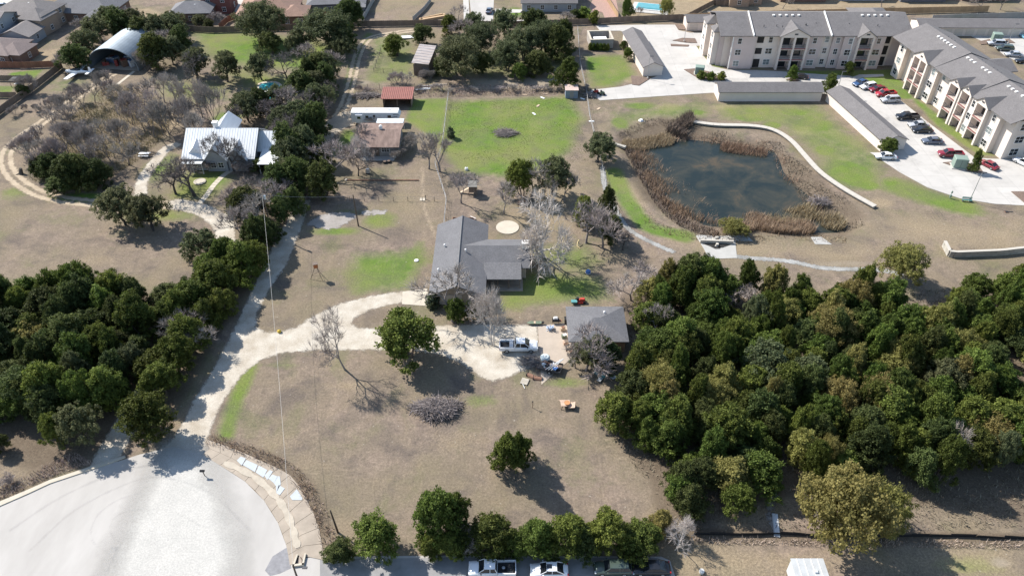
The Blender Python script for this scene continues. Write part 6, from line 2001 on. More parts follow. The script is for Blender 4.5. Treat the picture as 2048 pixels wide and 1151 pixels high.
# bare grove beside the dirt track
grove = [(62, 318, 5, 6), (82, 335, 5.5, 6), (100, 300, 5, 6), (120, 340, 6, 7), (140, 312, 6.4, 7), (90, 355, 5, 5), (160, 300, 6, 7), (118, 270, 5.4, 6), (150, 260, 5.6, 6), (186, 316, 6.8, 7), (205, 344, 6, 7), (225, 330, 6, 6.6), (135, 240, 5, 6), (172, 225, 5.2, 6),
         (190, 205, 5, 5.6), (208, 190, 5, 5), (225, 178, 4.4, 4.6), (230, 205, 5, 5), (155, 205, 4, 5), (215, 300, 6, 7), (247, 222, 6.2, 6), (268, 250, 6.6, 7), (300, 232, 7, 8), (322, 248, 7, 7.6), (338, 270, 7, 8), (310, 275, 6.6, 7), (358, 238, 7.5, 7), (372, 258, 6.5, 7), (355, 215, 7, 7), (330, 205, 6, 7), (242, 290, 5, 6), (290, 262, 6, 6),
         (405, 235, 8, 7), (428, 244, 8, 7), (258, 330, 5, 6), (280, 300, 4.4, 5), (395, 285, 6, 5), (78, 300, 4, 5), (105, 240, 4, 5), (120, 225, 4, 4)]
for i, (x, y, h, w) in enumerate(grove):
    h, w = h * 1.28, w * .92
    tp('B' if (i % 3) else 'T', x, y, h, w, zone_label('bare grey tree of the grove', W(x, y), h, w, MG, (6.4, 8.0), (5.3, 6.2)), 'bare grove inside the dirt track loop')
for x, y, h, w, k in [(150, 378, 7.2, 8, 'D'), (182, 372, 7.8, 8, 'D'), (112, 362, 6.4, 7, 'D'), (205, 368, 6, 7, 'D'), (130, 385, 4, 6, 'D'), (88, 352, 4.6, 5, 'D')]:
    tp(k, x, y, h, w, ['first', 'second', 'third', 'fourth', 'fifth', 'sixth'][sorted((150, 182, 112, 205, 130, 88)).index(x)] + ' dark evergreen from the left at the grove front', 'evergreens fronting the bare grove')
# driveway hedge
hedge = [(648, 398, 8.6, 7.6, 'D'), (612, 388, 9, 8, 'D'), (590, 352, 9, 8, 'O'), (586, 334, 9.6, 8.0, 'D'), (612, 322, 9, 8, 'O'), (628, 290, 9, 8, 'D'), (595, 292, 8, 8, 'K'), (648, 232, 8.6, 8, 'O'), (622, 250, 9, 8, 'K'), (660, 188, 8.4, 8, 'D'), (640, 198, 8, 8, 'O'), (668, 150, 7, 7, 'B'),
         (612, 205, 8.6, 8, 'D'), (560, 392, 8, 7, 'D'), (545, 430, 8, 7, 'B'), (590, 428, 6, 5.6, 'D'), (572, 448, 6.4, 6, 'D'), (530, 462, 8.6, 8, 'B'), (502, 452, 8, 8, 'D'), (492, 492, 8.6, 8, 'B'), (522, 505, 8, 7, 'D'), (540, 480, 6, 6, 'D'), (596, 340, 8, 8, 'D'), (588, 375, 7, 7, 'O'),
         (605, 262, 8, 8, 'O'), (590, 230, 7.6, 8, 'B'), (635, 272, 8.6, 7, 'D'), (660, 215, 7, 7, 'K'), (560, 410, 6, 6, 'B'), (575, 270, 7, 8, 'O'), (585, 310, 7, 7, 'O'), (480, 430, 6.5, 6.5, 'B'), (510, 415, 7, 7, 'K'), (640, 330, 7, 6, 'D'), (655, 160, 7.5, 7, 'O'), (630, 175, 8, 7, 'D')]
for x, y, h, w, k in hedge:
    tp(k, x, y, h, w, zone_label({'D': 'dark evergreen of the tree belt', 'O': 'grey-green oak of the tree belt', 'B': 'leafless grey tree of the tree belt', 'K': 'dark leafless tree of the tree belt'}[k], W(x, y), h, w, MD, (7.5, 8.5), (7.1, 7.9)),
       {'D': 'evergreens of the drive belt', 'O': 'oaks of the drive belt', 'B': 'grey bare trees of the drive belt', 'K': 'dark bare trees of the drive belt'}[k])
lower = [(498, 562, 7.6, 7.6, 'J'), (470, 545, 7.6, 7, 'J'), (462, 598, 8, 8, 'J'), (522, 540, 6.6, 5.6, 'J'), (434, 622, 8, 8, 'J'), (478, 628, 6.8, 6.4, 'J'), (402, 650, 8, 7.4, 'J'), (448, 662, 6.8, 6, 'J'), (412, 700, 8, 7.4, 'J'), (436, 700, 6, 5.6, 'B'), (392, 742, 7.6, 7, 'J'), (362, 792, 7, 6.6, 'J'), (345, 762, 6.4, 6.4, 'J'), (420, 672, 7, 6, 'B'), (378, 700, 7, 6.5, 'B'), (440, 575, 7, 7, 'J')]
for x, y, h, w, k in lower:
    x, h = (x - 30, h * .9) if y > 590 else (x - 8, h)
    tp(k, x, y, h, w, zone_label('juniper beside the main driveway' if k == 'J' else 'leafless tree beside the main driveway', W(x, y), h, w, MS, (6.9, 7.7), (6.5, 7.3)), 'junipers of the lower drive strip' if k == 'J' else 'bare trees of the lower drive strip')
# pool terrace, house surrounds
for x, y, h, w, k, l in [(500, 245, 8, 8, 'O', 'oak left of the pool pavilion'), (520, 232, 7, 7, 'D', 'dark evergreen in front of the pool pavilion'), (548, 250, 7, 7, 'K', 'bare tree right of the pool pavilion'), (478, 262, 7, 6, 'K', 'bare tree behind the white-roofed house gable'),
                         (560, 222, 7, 7, 'O', 'oak right of the swimming pool'), (520, 342, 3, 5, 'D', 'evergreen shrub under the white carport roof'), (488, 345, 3, 5, 'T', 'bare brush under the eave of the white-roofed house, right'), (440, 335, 3, 5, 'T', 'bare brush under the eave of the white-roofed house, middle'), (412, 338, 2.8, 5, 'T', 'bare brush under the eave of the white-roofed house, left'),
                         (380, 268, 5, 6, 'B', 'bare tree at the left gable of the white-roofed house'), (572, 322, 5, 5, 'D', 'evergreen right of the white carport roof')]:
    tp(k, x, y, h, w, l)
# court planting
for x, y, h, w, l in [(1945, 345, 5.0, 2.8, 'small tree in the mulch island beside the green transformer'), (1656, 186, 4.6, 4.2, 'small tree between the two long garages'), (1582, 161, 4.4, 3.4, 'small tree in the island next to the black parked car'), (1697, 152, 3.6, 3.2, 'small tree at the corner of the apartment lawn'),
                      (1770, 305, 3.6, 4.6, 'small tree against the near end of the slanted garage'), (1256, 120, 3.4, 3.0, 'small green shrub by the corner of the left garage'), (1246, 98, 2.6, 2.6, 'green shrub along the left wall of the left garage')]:
    tp('J', x, y, h, w, l)
for x, y in ((1402, 158), (1421, 160), (1442, 160)):
    tp('R', x, y, 1.9, 3.0, 'round clipped olive shrub in the mulch island by the transformer', 'clipped shrubs in the island', var=1)
for i in range(6):
    tp('R', 1180 + i * 7, 100 + i * 0.3, 1.8, 1.5, 'clipped cone shrub in the row before the stone enclosure', 'shrub row before the enclosure', var=2)
for x, y, h, w, k, l in [(1258, 38, 6.6, 4.6, 'J', 'dark conical evergreen in the straw yard behind the fence'), (1330, 36, 6.2, 4.4, 'P', 'olive tree in the straw yard right of the blue pool cover'), (1168, 38, 3, 5, 'R', 'grey-green shrub at the foot of the brick patio'), (1150, 40, 3, 4, 'D', 'dark shrub behind the grey house'), (1132, 42, 2.6, 5, 'T', 'brown brush behind the grey house'),
                         (1275, 40, 4, 3, 'B', 'thin bare sapling in the straw yard'), (385, 30, 5, 6, 'D', 'evergreen between suburban houses left of the hip-roofed house'), (402, 52, 3.6, 4.6, 'O', 'green shrub in front of the hip-roofed house'), (440, 58, 5, 5, 'B', 'bare tree in the yard right of the hip-roofed house'), (420, 58, 3, 4, 'D', 'evergreen shrub in front of the hip-roofed house, right'), (1762, 14, 5, 6, 'B', 'bare tree in the suburban yards beyond the apartments'),
                         (1960, 22, 6, 7, 'B', 'bare tree beyond the back garage, left'), (2000, 20, 6, 7, 'B', 'bare tree beyond the back garage, right'), (1565, 18, 5, 5, 'B', 'bare tree in the yard behind the apartments'), (505, 12, 6, 4, 'D', 'narrow dark tree by the suburban street'), (918, 48, 6, 6, 'B', 'bare tree at the left kerb of the suburban street'), (948, 62, 6, 7, 'O', 'oak over the end of the suburban street'), (205, 62, 4, 5, 'B', 'bare shrub behind the grey suburban house'),
                         (62, 188, 5, 5, 'T', 'bare shrub on the board fence at the upper left'), (50, 192, 3, 4, 'D', 'evergreen shrub on the board fence at the upper left'), (30, 230, 2.4, 3, 'T', 'bare weed in the field below the board fence')]:
    tp(k, x, y, h, w, l)
# field saplings beside the upper left track
for i, (x, y) in enumerate(((52, 222), (72, 222), (93, 214))):
    tp('T', x, y, 1.8, 1.8, 'knee-high bare sapling in the mown field left of the track', 'saplings in the upper left field')
# paddock brush
for i in range(20):
    x = 712 + i * 24 + random.uniform(-6, 6)
    if x > 745 and x < 835 or i in (6, 9, 11, 14, 17): continue
    tp('T', x, 186 - 0.01 * (x - 700) + random.uniform(-3, 3), random.uniform(.9, 1.9), random.uniform(2.0, 3.6), '%s low leafless brush clump from the left along the paddock fence' % 'first second third fourth fifth sixth seventh eighth ninth tenth eleventh twelfth thirteenth fourteenth fifteenth sixteenth seventeenth eighteenth nineteenth twentieth'.split()[i - (3 if i > 3 else 0)], 'brush along the paddock fence')
tp('T', 795, 168, 3.0, 5.0, 'bare bush in the paddock between track and barn')
tp('B', 812, 172, 4.0, 4.0, 'bare bush by the left front of the barn')
for x, y in ((850, 156), (842, 160), (862, 158)):
    tp('T', x, y, 2.6, 3.0, 'bare brush grown up against the barn front', 'brush against the barn')
tp('P', 1464, 468, 3.2, 6.0, 'yellow-green willow bush on the pond bank above the stone outfall', var=0)
tp('P', 1795, 560, 7.4, 8.6, 'yellow-green oak standing alone at the top edge of the right-hand wood', var=1)

# ---------------------------------------------------------------- woods
def wood(poly, step, kinds, hr, wr, label, group, seed, avoid=(), marks=()):
    r = random.Random(seed)
    P = WP(poly)
    x0, x1 = min(p[0] for p in P), max(p[0] for p in P)
    y0, y1 = min(p[1] for p in P), max(p[1] for p in P)
    A, B = [], []
    j = 0
    y = y0
    while y < y1:
        x = x0 + (step / 2 if j % 2 else 0)
        while x < x1:
            A.append(x + r.uniform(-.36, .36) * step)
            B.append(y + r.uniform(-.36, .36) * step)
            x += step
        y += step * 0.88
        j += 1
    A, B = np.array(A), np.array(B)
    d = sd_poly(A, B, P)
    for x, y, q in zip(A, B, d):
        if q > -0.3: continue
        if any((x - a) ** 2 + (y - b) ** 2 < c * c for a, b, c in avoid): continue
        k = r.choices([a for a, _ in kinds], [b for _, b in kinds])[0]
        w = r.uniform(*wr)
        h = r.uniform(*hr)
        a3, b3 = (hr[1] - hr[0]) / 3, (wr[1] - wr[0]) / 3
        tree(k, (x, y, -0.03), h, w, zone_label(label[k], (x, y), h, w, marks, (hr[0] + a3, hr[1] - a3), (wr[0] + b3, wr[1] - b3)), group[k])
LR = {'J': 'dark green juniper', 'D': 'dull dark juniper', 'Y': 'yellow-olive juniper', 'O': 'grey-green oak', 'B': 'leafless grey tree', 'P': 'yellow-olive oak', 'T': 'bare scrub'}
GR = {k: v + 's of the right-hand wood' for k, v in LR.items()}
GAPS = [(*W(1850, 640), 3.2), (*W(1995, 720), 2.8), (*W(1385, 800), 2.2), (*W(1560, 1000), 3.2), (*W(2030, 790), 2.6), (*W(1560, 575), 3.5), (*W(1470, 760), 1.8), (*W(1690, 880), 2.0)]
wood([(1262, 592), (1400, 572), (1545, 606), (1700, 606), (1820, 620), (1900, 592), (2090, 556), (2150, 940), (2010, 965), (1850, 980), (1790, 950), (1600, 975), (1440, 1035), (1325, 1060), (1320, 965), (1232, 856), (1262, 760), (1285, 690)], 3.75,
     [('J', 13), ('D', 3.0), ('Y', 1.2), ('O', .6), ('B', 0.8), ('P', .4)], (4.2, 8.8), (3.6, 7.4), LR, GR, 11, GAPS, MR)
for x, y, h, w in [(1655, 690, 8, 8), (1745, 830, 7.5, 7), (1960, 905, 7, 7.5), (1700, 625, 7, 7), (1560, 650, 6, 6), (1790, 745, 7, 7), (1905, 720, 6.5, 6.5)]:
    tp('P', x, y, h, w, zone_label(LR['P'], W(x, y), h, w, MR, (6.9, 7.4), (6.9, 7.4)), GR['P'])
tp('O', 1512, 770, 8.2, 8.2, 'pale grey oak rising from the middle of the right-hand wood', var=3)
tp('J', 1228, 856, 6.6, 6.2, 'juniper at the point of the wood nearest the burnt-wood table', var=1)
tp('B', 1262, 600, 6.0, 8.0, 'pale leafless tree at the upper left corner of the right-hand wood', var=1)
tp('B', 1290, 585, 5.5, 7.0, 'second pale leafless tree at the upper left corner of the right-hand wood', var=0)
LL = {'J': 'green juniper', 'D': 'dull dark juniper', 'B': 'leafless grey tree', 'Y': 'olive juniper', 'O': 'grey-green oak'}
GL = {k: v + 's of the lower left wood' for k, v in LL.items()}
wood([(-120, 600), (60, 600), (190, 602), (345, 596), (372, 640), (318, 694), (285, 760), (232, 850), (175, 915), (95, 915), (55, 880), (20, 850), (-120, 905)], 4.0, [('J', 8), ('D', 7), ('B', 0.9), ('Y', .4), ('O', .6)], (4.6, 9.0), (4.0, 7.6), LL, GL, 23, [(*W(80, 880), 2.5), (*W(205, 575), 2)], ML)
tp('D', 2, 905, 3.4, 3.0, 'small dark bush at the left picture edge below the wood')
tp('T', 20, 965, 1.4, 2.2, 'low weed bush behind the white kerb at the left')
# ---------------------------------------------------------------- reeds, weeds, brush: uncountable
def blades(name, pts, hmin, hmax, wid, m, seed, lean=0.35, parts=1):
    r = np.random.default_rng(seed)
    n = len(pts)
    P = np.stack([pts[:, 0], pts[:, 1], zground(pts[:, 0], pts[:, 1]) - 0.03], 1)
    h = hmin + (hmax - hmin) * r.random(n)
    a = r.random(n) * 6.283
    d = np.stack([np.cos(a), np.sin(a), np.zeros(n)], 1)
    s = np.stack([-np.sin(a), np.cos(a), np.zeros(n)], 1)
    ln = lean * r.random((n, 1)) * h[:, None]
    mid = P + d * ln * 0.35 + np.array([0, 0, 1]) * h[:, None] * 0.6
    top = P + d * ln + np.array([0, 0, 1]) * h[:, None]
    w = wid * (0.6 + 0.8 * r.random((n, 1)))
    V = np.stack([P - s * w, P + s * w, mid + s * w * .8, mid - s * w * .8, top + s * w * .15, top - s * w * .15], 1).reshape(-1, 3)
    b = np.arange(n)[:, None] * 6
    F = np.concatenate([b + np.array([[0, 1, 2, 3]]), b + np.array([[3, 2, 4, 5]])], 0)
    me = np_mesh(name, V, F, m, np.repeat(r.random(n), 6))
    return tag(obj(name, me), kind='stuff')
def scatter(sdf, bbox, n, seed, clump=0.0, cs=2.5):
    r = np.random.default_rng(seed)
    A = r.uniform(bbox[0], bbox[1], n * 3)
    B = r.uniform(bbox[2], bbox[3], n * 3)
    ok = sdf(A, B) < 0
    A, B = A[ok], B[ok]
    if clump:
        ph = r.random(4) * 9
        v = np.sin(A / cs + ph[0] + np.sin(B / cs * 1.3 + ph[1])) + np.sin(B / cs * 1.1 + ph[2] + np.sin(A / cs * 0.8 + ph[3]))
        k = v + r.normal(0, 0.5, len(A)) > -2 + clump * 2.6
        A, B = A[k], B[k]
    return np.stack([A, B], 1)[:n]
REED = foliage('dry_reed', (0.26, 0.185, 0.12), (0.42, 0.32, 0.22), 0, 0.9, 0.2)
RUST = foliage('rusty_reed', (0.22, 0.145, 0.095), (0.36, 0.26, 0.18), 0, 0.9, 0.2)
BROWNB = foliage('brown_brush', (0.12, 0.095, 0.072), (0.24, 0.195, 0.145), 0, 0.9, 0)
DRYG = foliage('dry_grass', (0.20, 0.155, 0.09), (0.36, 0.29, 0.18), 0, 0.9, 0.2)
WEED = foliage('grey_weed', (0.26, 0.205, 0.16), (0.44, 0.355, 0.28), 0, 0.9, 0)
def ring(poly, hw, z=-0.6):
    return smooth_path(WP(poly, z), 4), hw
rp, _ = ring([(1275, 300), (1300, 330), (1325, 372), (1350, 405), (1385, 440), (1420, 462)], 0)
blades('reeds', scatter(lambda A, B: sd_line(A, B, rp, 3.0), bbox_of([rp], 5), 5500, 1, 0.72, 1.8), 0.5, 1.7, 0.05, RUST, 1, 0.5)
rp2, _ = ring([(1480, 450), (1510, 440), (1545, 452), (1600, 455)], 0)
blades('reeds', scatter(lambda A, B: sd_line(A, B, rp2, 3.0), bbox_of([rp2], 5), 5500, 2, 0.5, 1.8), 1.0, 2.0, 0.05, REED, 2, 0.5)
rp3, _ = ring([(1560, 436), (1600, 428), (1635, 424), (1665, 445)], 0)
blades('reeds', scatter(lambda A, B: sd_line(A, B, rp3, 2.6), bbox_of([rp3], 5), 4800, 3, 0.5, 1.8), 1.0, 1.9, 0.05, REED, 3, 0.5)
rp4, _ = ring([(1290, 288), (1350, 276), (1420, 280), (1480, 290), (1550, 296), (1570, 340), (1600, 378), (1635, 415)], 0)
blades('reeds', scatter(lambda A, B: sd_line(A, B, rp4, 1.6), bbox_of([rp4], 5), 3400, 4, 0.75, 1.6), 0.5, 1.3, 0.05, REED, 4, 0.5)
rp5, _ = ring([(1455, 296), (1520, 304)], 0)
blades('reeds', scatter(lambda A, B: sd_line(A, B, rp5, 1.8), bbox_of([rp5], 5), 2500, 5, 0.3), 1.0, 1.9, 0.05, RUST, 5, 0.5)
rp6, _ = ring([(1330, 340), (1380, 380), (1400, 410), (1440, 440)], 0)
blades('reeds', scatter(lambda A, B: sd_line(A, B, rp6, 1.6), bbox_of([rp6], 5), 1800, 6, 0.62, 1.2), 0.5, 1.3, 0.05, REED, 6, 0.9)
bb = WP([(1232, 268), (1290, 238), (1380, 240), (1450, 262), (1560, 285), (1590, 318), (1660, 370), (1720, 420), (1725, 450), (1690, 462), (1640, 420), (1590, 370), (1560, 300), (1480, 290), (1400, 275), (1330, 278), (1262, 290)])
blades('pond_brush', scatter(lambda A, B: sd_poly(A, B, bb), bbox_of([bb]), 9500, 7, 0.68, 1.9), 0.2, 0.7, 0.05, BROWNB, 7, 1.1)
bb2 = WP([(1330, 262), (1380, 228), (1390, 245), (1370, 262), (1380, 275)])
blades('pond_brush', scatter(lambda A, B: sd_poly(A, B, bb2), bbox_of([bb2]), 5000, 8), 0.8, 2.4, 0.05, BROWNB, 8, 0.7)
bb3 = smooth_path(WP([(1270, 405), (1310, 450), (1380, 470), (1480, 478), (1600, 475), (1680, 478)]), 4)
blades('dry_grass', scatter(lambda A, B: sd_line(A, B, bb3, 1.4), bbox_of([bb3]), 2500, 9, 0.6), 0.2, 0.5, 0.05, DRYG, 9, 1.0)
ed = smooth_path(WP([(425, 880), (470, 893), (520, 912), (575, 938), (610, 975), (632, 1010), (650, 1060), (662, 1110)]), 4)
blades('roadside_weeds', scatter(lambda A, B: sd_line(A, B, ed, 1.1), bbox_of([ed]), 4200, 10, 0.4, 1.2), 0.1, 0.42, 0.035, WEED, 10, 1.1)
blades('roadside_weeds', scatter(lambda A, B: sd_line(A, B, ed, 0.9), bbox_of([ed]), 2600, 12, 0.5, 1.1), 0.3, 0.9, 0.04, RUST, 12, 1.1)
pf = WP([(720, 172), (1160, 168), (1165, 190), (940, 194), (720, 196)])
blades('paddock_weeds', scatter(lambda A, B: sd_poly(A, B, pf), bbox_of([pf]), 4500, 13, 0.5), 0.2, 0.7, 0.04, WEED, 13, 0.8)
kb = WP([(-60, 1035), (0, 1000), (100, 955), (190, 925), (150, 905), (60, 945), (-60, 1000)])
blades('verge_weeds', scatter(lambda A, B: sd_poly(A, B, kb), bbox_of([kb]), 6000, 14, 0.4, 1.4), 0.15, 0.6, 0.035, WEED, 14, 1.0)
sf = WP([(1385, 1076), (2060, 1082), (2060, 1098), (1385, 1088)])
blades('fence_weeds', scatter(lambda A, B: sd_poly(A, B, sf), bbox_of([sf]), 5000, 15, 0.3, 1.3), 0.15, 0.55, 0.035, WEED, 15, 1.0)
wf = WP([(1262, 592), (1400, 565), (1700, 600), (2090, 550), (2150, 1050), (1830, 1060), (1440, 1058), (1325, 1060), (1232, 856)])
blades('woodland_floor', scatter(lambda A, B: sd_poly(A, B, wf), bbox_of([wf]), 26000, 16, 0.35), 0.1, 0.5, 0.05, BROWNB, 16, 1.3)
gf = smooth_loop(WP([(60, 330), (180, 200), (240, 170), (330, 210), (330, 270), (230, 350), (100, 370)]), 3)
blades('grove_grass', scatter(lambda A, B: sd_poly(A, B, gf), bbox_of([gf]), 14000, 17, 0.3), 0.2, 0.7, 0.05, DRYG, 17, 0.9)
mf = WP([(900, 205), (1150, 195), (1180, 320), (1000, 350), (885, 300)])
rp7, _ = ring([(1262, 300), (1290, 350), (1320, 400), (1360, 445), (1420, 470)], 0)
blades('pond_brush', scatter(lambda A, B: sd_line(A, B, rp7, 1.8), bbox_of([rp7], 5), 5000, 27, 0.3), 0.4, 1.1, 0.05, BROWNB, 27, 0.9)
rp8, _ = ring([(1262, 292), (1300, 286), (1330, 280)], 0)
blades('reeds', scatter(lambda A, B: sd_line(A, B, rp8, 2.4), bbox_of([rp8], 5), 3000, 28, 0.3), 0.8, 1.6, 0.05, REED, 28, 0.6)
blades('meadow_tufts', scatter(lambda A, B: sd_poly(A, B, mf), bbox_of([mf]), 7000, 18, 0.5), 0.06, 0.18, 0.05, foliage('green_blade', (0.08, 0.13, 0.03), (0.16, 0.19, 0.05), 0, 0.9, 0.2), 18, 0.8)
# ---------------------------------------------------------------- vehicles
def paint(name, c): return mat('paint_' + name, c, .28, .03, .4, coat=.6, spec=.5)
TYRE = mat('tyre_rubber', (0.018, 0.018, 0.019), .9, .2, 4)
RIM = mat('wheel_rim', (0.42, 0.43, 0.44), .35, .1, 2, metal=.6)
LAMPW = mat('headlamp_lens', (0.62, 0.64, 0.66), .15, .05, 2)
LAMPR = mat('tail_lamp_lens', (0.35, 0.02, 0.02), .2, .1, 2)
BLACKP = mat('black_plastic', (0.022, 0.022, 0.024), .6, .2, 3)
AUTOG = mat('car_glass', (0.015, 0.018, 0.022), .08, .2, 1, spec=.7)
wm_ = MB(); wm_.lathe([(.20, -.11), (.33, -.11), (.36, -.07), (.36, .07), (.33, .11), (.20, .11)], 16); WHEEL = wm_.mesh('tyre', TYRE)
wm_ = MB(); wm_.lathe([(.08, -.13), (.2, -.12), (.23, -.10), (.23, .10), (.2, .12), (.08, .13)], 12); WRIM = wm_.mesh('rim', RIM)
def rrect(x, w, z0, z1, zs, crown=.04):
    return [(x, -w * .9, z0), (x, w * .9, z0), (x, w, z0 + .12), (x, w, zs), (x, w * .93, z1 - .03), (x, w * .5, z1 + crown * .7), (x, 0, z1 + crown), (x, -w * .5, z1 + crown * .7), (x, -w * .93, z1 - .03), (x, -w, zs), (x, -w, z0 + .12)]
SPEC = {
    'saloon': dict(L=4.85, w=.91, st=[(2.42, .74, .34, .62), (2.30, .84, .26, .70), (1.9, .89, .22, .78), (1.05, .91, .20, .90), (.5, .91, .20, .92), (-1.2, .91, .20, .94), (-1.75, .89, .22, .95), (-2.25, .85, .26, .88), (-2.42, .76, .34, .72)], cab=[(1.15, .90), (.35, 1.40), (-.95, 1.42), (-1.85, .94)], ax=(1.45, -1.38), wr=1.0),
    'wagon': dict(L=4.75, w=.92, st=[(2.38, .76, .38, .70), (2.25, .86, .30, .82), (1.8, .90, .26, .92), (1.1, .92, .24, 1.0), (0, .92, .24, 1.03), (-1.9, .91, .26, 1.05), (-2.3, .87, .3, 1.0), (-2.38, .8, .38, .9)], cab=[(1.15, 1.0), (.45, 1.62), (-1.85, 1.64), (-2.28, 1.04)], ax=(1.42, -1.38), wr=1.06),
    'pickup': dict(L=6.0, w=.99, st=[(3.0, .84, .5, .95), (2.88, .94, .42, 1.05), (2.5, .98, .4, 1.14), (1.65, .99, .38, 1.2), (1.3, .99, .38, 1.22), (-.62, .99, .38, 1.22), (-.64, .98, .38, .72), (-2.9, .98, .42, .72), (-3.0, .94, .5, .70)], cab=[(1.75, 1.2), (1.0, 1.86), (-.35, 1.88), (-.6, 1.24)], ax=(1.95, -1.85), wr=1.12),
}
VP = {}
def vehicle_proto(kind, pn, pc, extra=None):
    k = (kind, pn)
    if k in VP: return VP[k]
    s = SPEC[kind]
    P = paint(pn, pc)
    parts = []
    b = MB()
    b.loft([rrect(x, w, z0, z1, z1 * .72 + z0 * .28) for x, w, z0, z1 in s['st']])
    parts.append(('body', b.mesh('body', P), [], True))
    c, w = s['cab'], s['w']
    zb = c[0][1] - .02
    b = MB()
    (xa, za), (xb, zt), (xc, zt2), (xd, zd) = c
    wt, wb = w * .74, w * .88
    b.add([(xa, -wb, za), (xa, wb, za), (xd, wb, zd), (xd, -wb, zd), (xb, -wt, zt), (xb, wt, zt), (xc, wt, zt2), (xc, -wt, zt2)], [(0, 1, 5, 4), (2, 3, 7, 6), (1, 2, 6, 5), (3, 0, 4, 7), (3, 2, 1, 0), (4, 5, 6, 7)])
    parts.append(('windows', b.mesh('windows', AUTOG), [], False))
    b = MB()
    b.loft([[(xb + .03, -wt * .98, zt - .01), (xb + .03, wt * .98, zt - .01), (xb, wt * .9, zt + .04), (xb, 0, zt + .06), (xb, -wt * .9, zt + .04)], [((xb + xc) / 2, -wt * 1.01, zt), ((xb + xc) / 2, wt * 1.01, zt), ((xb + xc) / 2, wt * .9, zt + .06), ((xb + xc) / 2, 0, zt + .09), ((xb + xc) / 2, -wt * .9, zt + .06)],
            [(xc - .03, -wt * .98, zt2 - .01), (xc - .03, wt * .98, zt2 - .01), (xc, wt * .9, zt2 + .04), (xc, 0, zt2 + .06), (xc, -wt * .9, zt2 + .04)]])
    for sg in (-1, 1):
        b.tube([(xa, sg * wb, za), (xb, sg * wt, zt)], .045, .045, 5)
        b.tube([(xd, sg * wb, zd), (xc, sg * wt, zt2)], .06 if kind != 'saloon' else .05, .05, 5)
        xm = (xb + xc) / 2 - .05
        b.tube([(xm, sg * wb * 1.0, (za + zd) / 2), (xm, sg * wt * 1.0, zt)], .05, .045, 5)
        if kind == 'wagon':
            b.tube([(xc + .75, sg * wb, zd), (xc + .7, sg * wt, zt2)], .05, .045, 5)
    parts.append(('roof', b.mesh('roof', P), [], False))
    for sg in (-1, 1):
        b = MB(); b.box((xa - .35, sg * (w + .09), za + .1), (.16, .18, .14)); parts.append(('mirror', b.mesh('mirror', P if kind != 'pickup' else BLACKP), [], False))
        x0 = s['st'][0][0]; zl = s['st'][1][3] - .12
        b = MB(); b.box((x0 - .12, sg * w * .74, zl), (.26, .34, .16)); parts.append(('headlight', b.mesh('headlight', LAMPW), [], False))
        x1 = s['st'][-1][0]; zt_ = s['st'][-2][3] - .1
        b = MB(); b.box((x1 + .07, sg * w * .8, zt_ + (0.25 if kind == 'pickup' else 0)), (.14, .22, .34 if kind == 'pickup' else .16)); parts.append(('tail_light', b.mesh('tail_light', LAMPR), [], False))
    b = MB(); b.box((s['st'][0][0] + .0, 0, s['st'][0][2] + .12), (.12, s['w'] * 1.3, .2)); parts.append(('bumper', b.mesh('bumper', BLACKP if kind != 'pickup' else RIM), [], False))
    b = MB(); b.box((s['st'][-1][0] - .02, 0, s['st'][-1][2] + .1), (.12, s['w'] * 1.5, .2)); parts.append(('bumper', b.mesh('bumper', BLACKP if kind != 'pickup' else RIM), [], False))
    if kind == 'pickup':
        for sg in (-1, 1):
            b = MB(); b.b2(-2.95, -.66, sg * .84 if sg > 0 else -.98, sg * .98 if sg > 0 else -.84, .7, 1.22); parts.append(('bed_side', b.mesh('bed_side', P), [], False))
        b = MB(); b.b2(-2.99, -2.9, -.84, .84, .7, 1.2); parts.append(('tailgate', b.mesh('tailgate', P), [], False))
        b = MB(); b.b2(-2.89, -.67, -.83, .83, .74, .8); parts.append(('bed_liner', b.mesh('bed_liner', BLACKP), [], False))
    for x in s['ax']:
        for sg in (-1, 1):
            parts.append(('wheel', WHEEL, [('rim', WRIM)], (x, sg * (w - .1), s['wr'])))
    VP[k] = parts
    return parts
def vehicle(kind, pn, pc, px, py, deg, label, name, cat, group=None, sc_=1.0, loc=None):
    p = W(px, py) if loc is None else loc
    t = thing(name, label, cat, (p[0], p[1], .062 if py < 420 else .03), R(deg), group)
    t.scale = (sc_,) * 3
    for nm, me, subs, q in vehicle_proto(kind, pn, pc):
        if isinstance(q, tuple):
            o = obj(nm, me, t, (q[0], q[1], .36 * q[2])); o.rotation_euler = (R(90), 0, 0); o.scale = (q[2], q[2], q[2])
        else:
            o = obj(nm, me, t)
            if q: me.polygons.foreach_set('use_smooth', [True] * len(me.polygons))
        for sn, sm in subs: obj(sn, sm, o)
    return t
WHITE, SILV, BLK, REDP, DRED, BLUE, GRN, GBL = (.72, .73, .74), (.40, .41, .43), (.012, .012, .014), (.36, .02, .03), (.20, .02, .03), (.04, .09, .20), (.055, .075, .06), (.11, .13, .17)
VH = vehicle
wt_ = VH('pickup', 'white', WHITE, 1037, 698, 0, 'white crew-cab pickup facing right on the gravel in front of the garage', 'pickup_truck', 'pickup', sc_=1.06)
VH('pickup', 'white', WHITE, 985, 1143, 180, 'white crew-cab pickup with a dark loaded bed parked on the bottom street', 'pickup_truck', 'pickup', sc_=1.0)
VH('saloon', 'white', WHITE, 1098, 1144, 180, 'white saloon with a sunroof parked behind the white pickup on the bottom street', 'parked_car', 'car', sc_=1.0)
VH('wagon', 'green', GRN, 1225, 1140, 180, 'dark green estate car in tree shade on the bottom street', 'parked_car', 'car', sc_=1.0)
